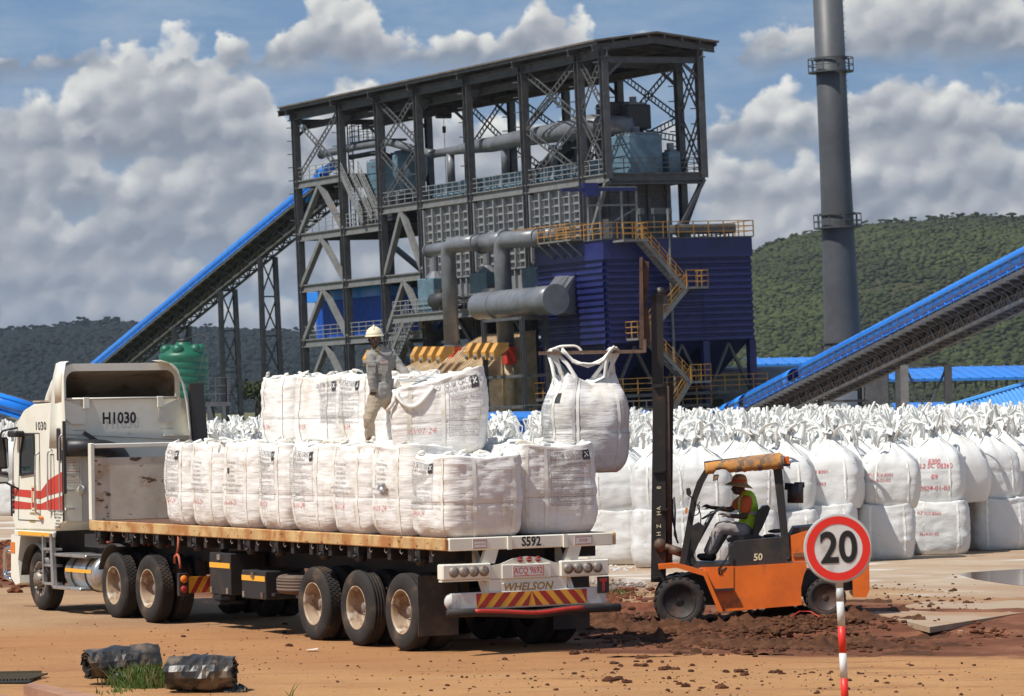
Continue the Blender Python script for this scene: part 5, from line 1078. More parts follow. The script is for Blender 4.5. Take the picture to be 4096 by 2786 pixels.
# wheels
def wheel_mesh(dual, D=1.015, w=.27, tread='rib', hubbed=False):
    # axis along x, outer face at x = 0 going to +x
    r = D/2; t = MB(); t.smooth = True
    def tyre(x0):
        pr = [(r*.555, x0+.03), (r*.60, x0+.012), (r*.78, x0), (r*.90, x0+.012), (r*.965, x0+.03), (r*.992, x0+.05)]
        if tread == 'rib':
            n = 4; a, b_ = x0+.05, x0+w-.05
            for k in range(n): q = a+(b_-a)*(k+.5)/n; g = .008; pr += [(r, q-.014*0-(b_-a)/n*.42), (r, q+(b_-a)/n*.34), (r-.016, q+(b_-a)/n*.36), (r-.016, q+(b_-a)/n*.46)]
        pr += [(r*.992, x0+w-.05), (r*.965, x0+w-.03), (r*.90, x0+w-.012), (r*.78, x0+w), (r*.6, x0+w-.012), (r*.55, x0+w-.03)]
        t.lathe(pr, (0, 0, 0), (1, 0, 0), 48, caps=False)
        t.smooth = False
        if tread == 'block':
            for i in range(52):
                a = 2*pi*i/52
                for k in range(4):
                    xx = x0+.045+k*(w-.09)/4+.006; a2 = a+(k % 2)*.06; c, s_ = cos(a2), sin(a2); c2, s2 = cos(a2+.085), sin(a2+.085); x2 = xx+(w-.09)/4-.012; ro, ri = r+.004, r-.018
                    t.add([(xx, c*ri, s_*ri), (x2, c*ri, s_*ri), (x2, c2*ri, s2*ri), (xx, c2*ri, s2*ri), (xx, c*ro, s_*ro), (x2, c*ro, s_*ro), (x2, c2*ro, s2*ro), (xx, c2*ro, s2*ro)], [(0, 1, 5, 4), (1, 2, 6, 5), (2, 3, 7, 6), (3, 0, 4, 7), (4, 5, 6, 7)])
        t.smooth = True
    tyre(0)
    if dual: tyre(.33)
    rr = r*.57; m = MB(); m.smooth = True
    if hubbed:
        m.lathe([(rr, .03), (rr*1.0, .02), (rr*.93, .03), (rr*.86, .06), (rr*.8, .05), (rr*.5, .015), (rr*.42, -.01), (rr*.38, -.05), (rr*.2, -.06), (.005, -.062)], (0, 0, 0), (1, 0, 0), 32)
    else:
        m.lathe([(rr, .03), (rr*1.03, .012), (rr*.97, .016), (rr*.93, .04), (rr*.90, .20), (rr*.82, .225), (rr*.5, .235), (rr*.42, .23)], (0, 0, 0), (1, 0, 0), 32, caps=False)
    h = MB(); h.smooth = True
    if hubbed:
        for i in range(10): a = 2*pi*i/10; h.tube((-.035, cos(a)*rr*.62, sin(a)*rr*.62), (.03, cos(a)*rr*.62, sin(a)*rr*.62), .018, n=6)
        for i in range(8): a = 2*pi*i/8+.2; h.tube((.052, cos(a)*rr*.82, sin(a)*rr*.82), (.04, cos(a)*rr*.82, sin(a)*rr*.82), .03, n=8)
    else:
        h.lathe([(.005, .12), (.06, .12), (.075, .14), (.08, .19), (.12, .20), (.13, .235)], (0, 0, 0), (1, 0, 0), 20)
        for i in range(10): a = 2*pi*i/10; h.tube((.20, cos(a)*rr*.62, sin(a)*rr*.62), (.235, cos(a)*rr*.62, sin(a)*rr*.62), .017, n=6)
    return t.mesh('tyre', MK['rubber']), m.mesh('rim', MK['rim'] if not hubbed else MK['hub']), h.mesh('wheel_hub', MK['hub'] if not hubbed else MK['black'])
WT = wheel_mesh(True); WD = wheel_mesh(True, tread='block'); WFm = wheel_mesh(False, D=1.0, w=.29, hubbed=True)
def wheel(ms, x, y, flip=False, z=None, rot=0.0, par=TT):
    r = .507; o = link('wheel', ms[0], par); BASE[o.name] = Vector((0, 0, 0)); o.location = (x, y, r if z is None else z); o.rotation_euler = (rot, 0, pi if flip else 0)
    for q, n_ in ((ms[1], 'rim'), (ms[2], 'wheel_hub')): link(n_, q, o)
    return o
for i, y in enumerate((1.355, 2.70, 4.05)):
    wheel(WT if i < 2 else WD, .035, y, rot=i*.7); wheel(WT, 2.49, y, True, rot=i)
for i, y in enumerate((9.867, 11.214)): wheel(WD, .035, y, rot=i*.5); wheel(WD, 2.49, y, True)
wheel(WFm, .06, 14.414, z=.50); wheel(WFm, 2.43, 14.414, True, z=.50)
m = MB(); m.smooth = True
for y in (1.355, 2.70, 4.05, 9.867, 11.214, 14.414): m.tube((.25, y, .507), (2.3, y, .507), .09, n=10)
tp('axle', m, 'black')
m = MB()
for x in (.72, 1.78): 
    m.box((x-.05, .9, .62), (x+.05, 4.6, .72)); m.box((x-.05, 9.4, .62), (x+.05, 11.7, .74))
    for y in (.9, 2.0, 3.4, 4.6, 9.4, 11.7): m.box((x-.06, y-.08, .6), (x+.06, y+.08, .95))
tp('spring_hanger', m, 'black')
# rear lamp bar, number plate, name board, chevron board, under-run tube
m = MB(); m.bev((-.06, -.06, .97), (.64, .10, 1.17), .015); tp('lamp_box', m, 'cream'); m = MB(); m.bev((1.66, -.06, .95), (2.38, .10, 1.16), .015); tp('lamp_box', m, 'cream')
for x0 in (.10, 1.77):
    for k in range(4):
        x = x0+k*.145; z = 1.07 if x0 < 1 else 1.055; m = MB(); m.smooth = True; m.lathe([(.066, -.075), (.066, -.06), (.058, -.055)], (x, 0, z), (0, 1, 0), 20); m.lathe([(.07, -.068), (.07, -.05)], (x, 0, z), (0, 1, 0), 20); o = tp('tail_lamp', m, 'hub'); m = MB(); m.smooth = True; m.lathe([(.001, -.0765), (.03, -.076), (.055, -.0735), (.056, -.068)], (x, 0, z), (0, 1, 0), 20); m.build('lens', MK['lens'], o)
m = MB(); pts = [(.64, 1.13), (.80, 1.15), (.98, 1.215), (1.18, 1.235), (1.38, 1.215), (1.56, 1.15), (1.66, 1.13), (1.66, .95), (.64, .95)]; m.prism([(x, -.03, z) for x, z in pts], (0, .03, 0)); m.bev((.80, -.055, .955), (1.52, -.03, 1.14), .008); m.box((-.06, -.03, .945), (2.38, .06, .965)); tp('plate_board', m, 'cream')
for x in (1.08, 1.21, 1.34): m = MB(); m.smooth = True; m.lathe([(.001, -.045), (.036, -.043), (.04, -.03)], (x, 0, 1.195), (0, 1, 0), 16); m.m = 1; m.smooth = False; m.box((x-.036, -.047, 1.191), (x+.036, -.0455, 1.197)); tp('reflector', m, ['lensr', 'plate'])
m = MB(); m.box((.955, -.062, .985), (1.405, -.056, 1.115)); o = tp('number_plate', m, 'plate'); m = MB(); put_text(m, 'ACQ 9692', (1.18, -.064, 1.05), (1, 0, 0), (0, 0, 1), .118, bold=.006, sx=.80)
for a, b in (((.955, .985), (1.405, .993)), ((.955, 1.107), (1.405, 1.115)), ((.955, .985), (.963, 1.115)), ((1.397, .985), (1.405, 1.115))): m.box((a[0], -.0645, a[1]), (b[0], -.0635, b[1]))
m.build('lettering', MK['red'], o)
m = MB(); m.box((.62, -.03, .76), (1.76, .0, .945)); m.bev((.79, -.042, .79), (1.56, -.03, .90), .006); m.box((.62, -.0, .6), (.70, .1, .95)); m.box((1.68, 0, .6), (1.76, .1, .95)); o = tp('name_board', m, 'cream'); m = MB(); put_text(m, 'WHELSON', (1.175, -.0445, .845), (1, 0, 0), (0, 0, 1), .135, bold=.022, sx=1.12, shear=.25); m.build('lettering', MK['gold'], o)
m = MB(); m.bev((.06, -.05, .58), (2.34, .02, .80), .01); m.smooth = True; m.tube((.10, -.05, .69), (.10, .02, .69), .108, n=16); tp('chevron_board', m, 'white')
m = MB(); x0, x1, z0, z1 = .42, 2.04, .60, .785; m.m = 1; m.box((x0, -.054, z0), (x1, -.051, z1)); m.m = 0; xm = (x0+x1)/2; w = .105
for k in range(-8, 9):
    for s_ in (-1, 1):
        a = xm+s_*(.055+k*2*w); q = [(a, z0), (a+s_*w, z0), (a+s_*(w-.17), z1), (a+s_*(-.17), z1)]
        lo_, hi_ = (xm, x1) if s_ > 0 else (x0, xm); q = [(min(max(x, lo_), hi_), z) for x, z in q]
        if k >= 0 and abs(q[0][0]-q[1][0])+abs(q[2][0]-q[3][0]) > .01: m.add([(x, -.0565, z) for x, z in q], [(0, 1, 2, 3)])
tp('chevron_strip', m, ['redd', 'oran'])
m = MB(); m.box((2.20, -.068, .72), (2.37, -.052, .935)); o = tp('black_marker', m, 'blk'); m = MB(); m.box((2.23, -.071, .87), (2.34, -.069, .91)); m.box((2.265, -.071, .74), (2.305, -.069, .87)); m.build('letter_mark', MK['redd'], o)
m = MB(); m.smooth = True; P_ = bend([(-.02, -.10, .555), (.55, -.11, .545), (1.25, -.13, .485), (1.75, -.11, .53), (2.50, -.10, .525)], .2, 5); m.pipe(P_, .055, 14); tp('underrun_tube', m, 'rubberf'); m = MB(); m.smooth = True; m.pipe([p+Vector((0, -.034, .016)) for p in P_[1:-1]], .03, 10); tp('underrun_stripe', m, 'redd')
m = MB()
for x in (.62, 1.84): m = MB(); m.beam((x, .4, DB-.02), (x, .0, .72), .08, .1); m.prism([(x-.10, -.01, 1.16), (x+.10, -.01, 1.16), (x+.16, -.01, DB), (x-.02, -.01, DB)], (0, .08, 0)); tp('rear_bracket', m, 'cream')
for x0, x1 in ((-.02, .56), (1.97, 2.52)): m = MB(); m.box((x0, .72, .22), (x1, .735, 1.0)); tp('mudflap', m, 'rubberf')
# under-deck: toolboxes, side marker, spare wheel, winches
def tbox(y0, y1, z0, z1):
    m = MB(); m.bev((.06, y0, z0), (.62, y1, z1), .012); o = tp('toolbox', m, 'black'); m = MB(); zz = z1-(z1-z0)*.36; m.box((.055, y0+.01, zz), (.0585, y1-.01, zz+.075)); m.build('reflective_strip', MK['oran'], o); m = MB(); m.box((.035, (y0+y1)/2-.05, z1-.10), (.06, (y0+y1)/2+.05, z1-.02)); m.box((.04, y0+.06, z0+.02), (.06, y0+.12, z0+.1)); m.box((.04, y1-.12, z0+.02), (.06, y1-.06, z0+.1)); m.build('latch', MK['hub'], o)
tbox(6.82, 7.56, .52, 1.12); tbox(5.62, 6.43, .50, .90)
m = MB(); m.beam((.3, 7.9, .45), (.3, 7.3, .45), .1, .06); m.beam((.3, 7.6, .45), (.3, 7.6, 1.3), .12, .12); m.box((.12, 7.35, .36), (.5, 7.95, .40)); tp('landing_leg', m, 'black'); m = MB(); m.box((1.9, 7.35, .36), (2.3, 7.95, .40)); m.beam((2.1, 7.6, .4), (2.1, 7.6, 1.3), .12, .12); tp('landing_leg', m, 'black')
wz = link('spare_wheel', WT[0], TT); BASE[wz.name] = Vector((0, 0, 0)); wz.data = wheel_mesh(False, D=1.0)[0]; wz.data.materials[0] = MK['tyred']; wz.location = (.52, 5.05, .60); wz.rotation_euler = (0, -pi/2, 0)
m = MB(); m.box((.1, 4.6, .56), (2.2, 4.7, .60)); m.box((.1, 5.4, .56), (2.2, 5.5, .60)); m.box((1.1, 4.5, .56), (1.2, 5.6, DB)); tp('spare_carrier', m, 'black')
m = MB(); m.bev((.03, 8.62, .44), (.19, 8.70, .78), .01); o = tp('side_light_plate', m, 'black')
for z, k in ((.69, 'lenso'), (.54, 'lensr')): m = MB(); m.smooth = True; m.lathe([(.001, -.035), (.05, -.03), (.06, 0)], (.11, 8.62, z), (0, 1, 0), 18); m.build('round_lamp', MK[k], o)
m = MB(); m.m = 1; m.box((.19, 8.64, .48), (1.2, 8.68, .72)); m.m = 0
for k in range(6): x = .22+k*.17; m.add([(x, 8.637, .48), (x+.08, 8.637, .48), (x+.22, 8.637, .72), (x+.14, 8.637, .72)], [(0, 1, 2, 3)])
tp('chevron_strip', m, ['redd', 'oran'])
for y in (11.7, 10.4, 9.4, 8.0, 6.1, 5.15, 3.68, 2.6, .8):
    m = MB(); m.smooth = True; m.tube((.03, y, 1.20), (.14, y, 1.20), .075, n=14); m.tube((-.02, y, 1.20), (.03, y, 1.20), .025, n=8); m.smooth = False; m.box((.0, y-.10, 1.18), (.015, y-.075, DB)); m.box((.0, y+.08, 1.18), (.015, y+.10, DB)); m.box((.02, y-.08, 1.24), (.13, y+.08, 1.34)); tp('strap_winch', m, 'black')
for k in range(26): m = MB(); y = .4+k*.45; m.pipe([(.03, y, DB), (.02, y, DB-.05), (.03, y-.03, DB-.075), (.04, y-.04, DB-.05)], .006, 5); tp('tie_hook', m, 'hub')

m = MB(); m.smooth = True; m.pipe([(.03, 8.6, 1.33), (.02, 8.6, 1.15), (.0, 8.62, 1.05)], .012, flat=(.04, .008)); m.pipe([(.0, 8.7, .93), (-.01, 8.66, 1.03), (0, 8.6, 1.06), (0, 8.54, 1.03), (.0, 8.50, .93), (.01, 8.52, .86)], .02, 6); tp('hanging_strap', m, 'strap')
m = MB(); m.smooth = True
for c, y0 in (('strap', 10.3), ('strap', 9.6)): m.pipe([(.35+.05*cos(k), y0+k*.035, 1.18+.05*sin(k)) for k in range(20)], .012, 5)
m.pipe([(.3, 11.95, 1.22), (.15, 11.8, 1.25), (.12, 11.6, 1.16), (.2, 11.4, 1.2)], .02, 5); tp('air_hose', m, 'strap')
m = MB(); m.smooth = True; m.pipe(arc((0, 9.867, .507), .62, radians(20), radians(110), (0, 1, 0), (0, 0, 1), 10), .01, flat=(.55, .02)); m.xf(Matrix.Translation((.32, 1.35, .02))); tp('mudguard', m, 'black')
# ---- cab
CB, CF_, CW = 13.12, 15.42, 2.36   # back, front, width
side = [(13.12, 1.44), (13.5, 1.30), (15.30, 1.28), (15.42, 1.45), (15.44, 2.0), (15.36, 2.65), (15.20, 3.02), (14.85, 3.24), (14.4, 3.34), (13.12, 3.38)]
m = MB(); m.smooth = False
rings = []
for x, k in ((0.0, .03), (.04, .0), (CW-.04, .0), (CW, .03)):
    c = Vector((x, 14.2, 2.3)); rings.append([Vector((x, c.y+(y-c.y)*(1-k), c.z+(z-c.z)*(1-k))) for y, z in side])
m.skin(rings[::-1]); CABO = tp('cab', m, 'cream')
# red stripes with white pin lines on the side (sheets on the side wall)
def sidepoly(m, pts, x=-.004): m.add([(x, y, z) for y, z in pts], [tuple(range(len(pts)))])
m = MB(); m.m = 0
sidepoly(m, [(13.14, 1.93), (13.14, 2.25), (13.72, 2.12), (14.10, 1.93), (15.40, 1.95), (15.40, 1.84), (14.12, 1.80), (13.78, 1.86)]); sidepoly(m, [(13.14, 1.64), (13.14, 1.87), (13.74, 1.79), (14.12, 1.72), (15.40, 1.76), (15.40, 1.62)])
tp('red_stripe', m, ['red'], CABO)
flat_text(CABO, 'lettering', '1030', (-.005, 14.06, 2.97), (0, -1, 0), (0, 0, 1), .19, 'blk', bold=.012, sx=1.35)
m = MB(); m.box((-.012, 14.30, 1.62), (-.002, 14.50, 2.02)); m.m = 1; m.box((-.016, 14.33, 1.66), (-.012, 14.47, 1.98)); m.m = 0; m.box((-.018, 14.37, 1.74), (-.016, 14.43, 1.92)); tp('emblem', m, ['emblem', 'redd'], CABO)
m = MB(); put_text(m, 'WHELSON', (-.005, 14.40, 1.56), (0, -1, 0), (0, 0, 1), .06, bold=.02, sx=1.4)
m.box((-.006, 14.36, 1.42), (-.003, 14.62, 1.46)); tp('lettering', m, 'gold', CABO)
m = MB()
for k, s_ in enumerate(('ARGENT INVESTMENTS', 'HAYSTONE FARM', 'MARONDERA', 'HARARE', 'GVM 8000KG', 'GCM 56000KG')): put_text(m, s_, (-.005, 13.36, 1.615-k*.05), (0, -1, 0), (0, 0, 1), .045, bold=.01)
tp('lettering', m, 'blk', CABO)
# door seams, handles, window, mirrors
m = MB()
for (a, b) in (((14.12, 1.45), (14.12, 2.86)), ((15.12, 1.45), (15.0, 2.86)), ((14.12, 2.86), (15.0, 2.86)), ((14.12, 1.45), (15.12, 1.45)), ((13.5, 1.5), (13.5, 2.52)), ((13.66, 1.5), (13.66, 2.52)), ((13.5, 2.52), (13.66, 2.52))): m.beam((-.003, *a), (-.003, *b), .012, .008, (1, 0, 0))
tp('door_seam', m, 'seal', CABO)
m = MB(); m.prism([(-.012, 14.36, 2.24), (-.012, 14.96, 2.20), (-.012, 14.93, 2.50), (-.012, 14.80, 2.80), (-.012, 14.36, 2.80)], (.01, 0, 0)); o = tp('side_window', m, 'glass', CABO)
m = MB(); q = [(14.34, 2.22), (14.98, 2.18), (14.95, 2.52), (14.82, 2.83), (14.34, 2.83)]
for i in range(5): m.beam((-.012, *q[i]), (-.012, *q[(i+1) % 5]), .035, .03, (1, 0, 0))
tp('window_frame', m, 'blk', CABO)
m = MB(); m.smooth = True
for y, z0, z1 in ((14.16, 1.55, 2.55), (13.60, 1.6, 2.6), (13.08, 1.6, 2.85)): m.pipe(bend([(-.0, y, z0), (-.07, y+.03, z0+.04), (-.07, y, z1-.04), (0, y-.03, z1)], .05), .014, 7)
tp('grab_handle', m, 'alu', CABO)
for (y, z0, z1, w) in ((15.30, 2.28, 2.80, .26), (15.26, 2.04, 2.24, .24)):
    m = MB(); m.bev((-.34, y, z0), (-.34+w, y+.09, z1), .03); o = tp('side_mirror', m, 'blk', CABO); m = MB(); m.box((-.32, y-.004, z0+.03), (-.36+w, y-.001, z1-.03)); m.build('mirror_glass', MK['mirror'], o) if False else tp('mirror_glass', m, 'mirror', CABO)
m = MB(); m.smooth = True; m.pipe(bend([(0, 15.1, 2.95), (-.22, 15.3, 2.90), (-.22, 15.33, 2.1), (0, 15.1, 1.95)], .08), .018, 7); m.smooth = False; m.bev((-.18, 14.78, 2.80), (.0, 15.12, 2.90), .02); tp('mirror_arm', m, 'blk', CABO)
m = MB(); m.smooth = True; m.ell((-.03, 14.05, 1.50), (.035, .07, .035)); tp('side_indicator', m, 'lenso', CABO)
m = MB(); m.bev((-.02, 13.56, 1.19), (.03, 15.28, 1.28), .01); tp('sill', m, 'cream', CABO); m = MB(); m.box((-.026, 13.60, 1.205), (-.021, 15.10, 1.265)); tp('yellow_strip', m, 'oran', CABO)
m = MB(); m.bev((-.035, 13.17, 2.42), (-.0, 13.31, 2.94), .02); tp('black_vent', m, 'blk', CABO)
m = MB(); m.box((-.01, 15.425, 1.5), (.3, 15.45, 2.0)); 
for k in range(6): m.box((-.006, 15.3, 1.55+k*.08), (.0, 15.42, 1.59+k*.08))
tp('front_grille', m, 'blk', CABO)
# bumper, bull bar, fender, steps
m = MB(); m.prism([(-.02, 15.0, 1.18), (-.02, 15.42, 1.2), (-.02, 15.46, .5), (-.02, 15.25, .38), (-.02, 15.05, .42), (-.02, 15.12, .8)], (CW+.04, 0, 0)); tp('front_bumper', m, 'cream')
m = MB(); m.bev((-.03, 15.25, .9), (-.02, 15.44, 1.08), .004); tp('corner_lamp', m, 'lenso')
m = MB(); m.smooth = True; m.pipe(bend([(.0, 15.42, 1.0), (.0, 15.78, .95), (.0, 15.80, .50), (.0, 15.45, .45)], .12), .035, 10); m.pipe([(0, 15.78, .9), (CW, 15.78, .9)], .035, 8); m.pipe([(0, 15.79, .55), (CW, 15.79, .55)], .035, 8); m.pipe(bend([(CW, 15.42, 1.0), (CW, 15.78, .95), (CW, 15.80, .50), (CW, 15.45, .45)], .12), .035, 10); tp('bull_bar', m, 'chrome')
m = MB(); m.smooth = True; m.pipe(arc((.15, 14.414, .50), .58, radians(5), radians(175), (0, 1, 0), (0, 0, 1), 14), .01, flat=(.34, .02)); tp('wheel_arch', m, 'blk')
m = MB(); m.beam((-.01, 13.98, 1.22), (-.01, 13.98, .45), .05, .06); m.beam((-.01, 13.62, 1.25), (-.01, 13.55, .42), .06, .10)
for z in (1.0, .74, .45): m.bev((-.03, 13.55, z-.02), (.14, 13.98, z+.02), .008)
m.bev((-.05, 12.35, .38), (.2, 13.55, .43), .01); m.bev((-.03, 12.15, .90), (.5, 13.5, .95), .01); tp('step_frame', m, 'alu')
m = MB(); m.smooth = True; m.lathe([(.02, 12.0), (.26, 12.02), (.285, 12.06), (.285, 13.24), (.26, 13.28), (.02, 13.3)], (.33, 0, .64), (0, 1, 0), 28); o = tp('fuel_tank', m, 'alu'); m = MB(); m.smooth = True
for y in (12.35, 12.95): m.lathe([(.29, y-.03), (.295, y-.03), (.295, y+.03), (.29, y+.03)], (.33, 0, .64), (0, 1, 0), 28, caps=False)
m.build('tank_strap', MK['blk'], o); m = MB(); m.box((.038, 12.1, .66), (.044, 13.2, .72)); m.build('reflective_strip', MK['oran'], o)
m = MB(); m.box((.6, 12.0, .55), (1.9, 15.0, 1.3)); m.box((.3, 11.9, 1.05), (.5, 13.0, 1.25)); tp('engine_block', m, 'black')
# cab back wall details
m = MB(); put_text(m, 'H1030', (.97, CB-.006, 3.075), (1, 0, 0), (0, 0, 1), .25, bold=.028, sx=.86); tp('lettering', m, 'blk', CABO)
m = MB(); m.smooth = True; m.pipe(bend([(-.0, 12.95, 2.62), (.62, 12.93, 2.62), (.90, 12.9, 2.52), (.96, 12.9, 2.2)], .28, 8), .135, 16); m.smooth = False; m.beam((.30, 12.97, 2.86), (.55, 12.95, 2.70), .07, .06); tp('intake_hose', m, 'blk', CABO)
m = MB(); m.box((-.0, CB-.03, 1.46), (.30, CB-.003, 2.55)); m.box((.0, CB-.05, 2.78), (.22, CB, 2.81)); m.box((1.72, CB-.06, 2.78), (2.20, CB, 2.82)); 
for z in (1.66, 1.95, 2.2): m.beam((-.01, CB-.10, z), (.16, CB-.06, z), .03, .035)
m.smooth = True; m.tube((.30, CB-.05, 1.95), (.30, CB-.0, 1.95), .07, n=16); tp('back_fittings', m, 'cream', CABO)
m = MB()
for z0, L in ((2.30, ('MAXIMUM SPEEDS', '80 km/h WIDE TAR', '60 km/h OTHER ROADS')), (2.12, ('DRIVER INSTRUCTED TO', 'STOP', 'AT ALL RAIL CROSSINGS'))):
    for k, s_ in enumerate(L): put_text(m, s_, (.155, CB-.034, z0+.09-k*.05), (1, 0, 0), (0, 0, 1), .215/max(9, len(s_))*1.5, bold=.006)
    for a, b in (((.04, -.05), (.27, -.046)), ((.04, .125), (.27, .129)), ((.04, -.05), (.044, .129)), ((.266, -.05), (.27, .129))): m.box((a[0], CB-.0345, z0+a[1]), (b[0], CB-.034, z0+b[1]))
tp('notice_lettering', m, 'redd', CABO)
# ---- roof fairing: a hollow hood open to the back
m = MB(); m.smooth = True; OUT = []; hood = []
def outline(w0, w1, zt, zb, r, n=6):
    P = [(w0, zb)]; P += [(w0+r-r*cos(a), zt-r+r*sin(a)) for a in [pi/2*i/n for i in range(n+1)]]; P += [(w1-r+r*sin(a), zt-r+r*cos(a)) for a in [pi/2*i/n for i in range(n+1)]]; P += [(w1, zb)]; return P
for y, zt, w0, w1, zb in ((13.10, 3.95, -.02, 2.02, 3.36), (13.35, 3.93, -.02, 2.03, 3.34), (13.7, 3.80, .02, 2.05, 3.32), (14.05, 3.62, .08, 2.1, 3.3), (14.5, 3.38, .2, 2.1, 3.26)):
    hood.append([Vector((x, y, z)) for x, z in outline(w0, w1, zt, zb, .22)])
m.skin(hood, False, False); o = tp('roof_fairing', m, 'cream', CABO); md = o.modifiers.new('t', 'SOLIDIFY'); md.thickness = .03; md.offset = -1
m = MB(); m.smooth = True; inn = [[Vector((x, y, z)) for x, z in outline(w0+.035, w1-.035, zt-.035, zb+.02, .19)] for y, zt, w0, w1, zb in ((13.14, 3.95, -.02, 2.02, 3.36), (13.7, 3.78, .02, 2.05, 3.32), (14.3, 3.45, .2, 2.1, 3.3))]; m.skin(inn, False, False); m.smooth = False; m.box((.0, 13.14, 3.36), (2.05, 14.4, 3.385)); m.add([tuple(p) for p in inn[-1]], [tuple(range(len(inn[-1])))]); tp('fairing_lining', m, 'inner', CABO)
m = MB(); of = outline(-.02, 2.02, 3.96, 3.36, .22); inf = outline(.06, 1.94, 3.84, 3.40, .16); n_ = len(of); m.add([(x, 13.09, z) for x, z in of]+[(x, 13.09, z) for x, z in inf]+[(x, 13.12, z) for x, z in inf], [(i, i+1, n_+i+1, n_+i) for i in range(n_-1)]+[(n_+i, n_+i+1, 2*n_+i+1, 2*n_+i) for i in range(n_-1)]); tp('fairing_rim', m, 'cream', CABO)
# gusset brackets and side extenders
for x0, sg in ((.0, 1), (2.03, -1)):
    m = MB(); q = [(x0, 3.40), (x0+sg*.38, 3.25), (x0+sg*.38, 3.0), (x0+sg*.14, 3.0), (x0, 3.12)]; q = q if sg > 0 else q[::-1]; m.prism([(x, 13.075, z) for x, z in q], (0, .03, 0)); m.bev((x0+sg*.38-.05, 13.02, 3.24), (x0+sg*.38+.05, 13.075, 3.42), .006); tp('fairing_bracket', m, 'cream', CABO)
m = MB(); m.smooth = True; m.beam((.05, 13.06, 3.40), (1.95, 13.06, 3.40), .04, .03); tp('fairing_bar', m, 'cream', CABO)
m = MB(); m.smooth = True; rg = []
for z, x, y0 in ((2.62, -.005, 12.98), (3.0, -.01, 12.98), (3.4, -.015, 13.0), (3.75, -.01, 13.02), (3.97, .03, 13.05), (4.0, .10, 13.08)): rg.append([Vector((x, y0, z)), Vector((x-.0, 13.7-(z-2.62)*.2, z)), Vector((x+.02, 13.7-(z-2.62)*.2, z)), Vector((x+.02, y0, z))])
m.skin(rg); tp('side_extender', m, 'cream', CABO)
m = MB(); m.smooth = True; rg = []
for z, x, w in ((2.62, 2.02, .22), (2.9, 2.00, .23), (3.3, 1.96, .24), (3.6, 1.90, .23), (3.82, 1.80, .21), (3.95, 1.68, .16), (4.0, 1.55, .06)): rg.append([Vector((x+w*.3, 13.0-.12, z)), Vector((x+w*1.2, 13.3, z)), Vector((x+w*1.2+.02, 13.3, z)), Vector((x+w*.3+.03, 12.87, z)), ])
m.skin(rg); tp('side_extender', m, 'cream', CABO)
m = MB(); m.beam((2.29, 12.92, 2.62), (2.22, 12.92, 3.62), .07, .25, (1, 0, 0)); m.beam((2.33, 12.9, 2.2), (2.33, 12.9, 2.72), .06, .3, (1, 0, 0)); tp('rubber_edge', m, 'seal', CABO)
m = MB(); m.beam((-.03, 12.97, 1.9), (-.03, 12.97, 3.05), .03, .05, (1, 0, 0)); m.beam((-.012, 13.1, 1.46), (-.012, 13.1, 2.6), .02, .03); tp('rubber_edge', m, 'seal', CABO)
m = MB()
for k in range(7): m.tube((.2+k*.03, 13.115, 2.90), (.2+k*.03, 13.10, 2.90), .006, n=5); m.tube((1.68+k*.035, 13.115, 2.90), (1.68+k*.035, 13.10, 2.90), .006, n=5)
m.beam((-.0, 13.1, 2.84), (2.2, 13.1, 2.70), .008, .008); tp('rivet_row', m, 'hub', CABO)
# ------------------------------------------------------------ bags on the truck
T1 = ['CALCUM CHLORIDE', 'EYE AND IRRITANT', 'DUST HALATION MAY IRRITANT NOSE, THROAT AND LUNGS']
T2 = ['PRECAUTIONARY MEASURES', 'Avoid dusting breathing dust or mist.', 'Avoid contact with skin and eyes.', 'Wear suitable goggles, bag dust masks & rubber gloves and', 'product use.', 'When impervious gloves and apron when handling solutions', 'For dusty and misty conditions, use ventilation at least', 'work equipment.', 'Use good hygiene and housekeeping practice.', 'FIRST AID', 'If in contact with skin, wash with soap and water.', 'If ingested, give 2-4 glasses of water or milk and do not', 'Get medical attention for irritation, ingestion or', 'in case of inhalation, remove to fresh air', 'HANDLING & STORAGE', 'Keep bags tightly closed.', 'Store in cool, dry and well-ventilated area.']
T3 = [('PELLET AND MINI', .80), ('LOT NO', .745), ('G.W. 1034 KGS', .69), ('N.W. 1034 KGS', .635), ('MADE IN CHINA', .58), ('MANUFACTURING DATE: 1ST, JAN, 2020', .52), ('FOR INDUSTRIAL USE ONLY', .46)]
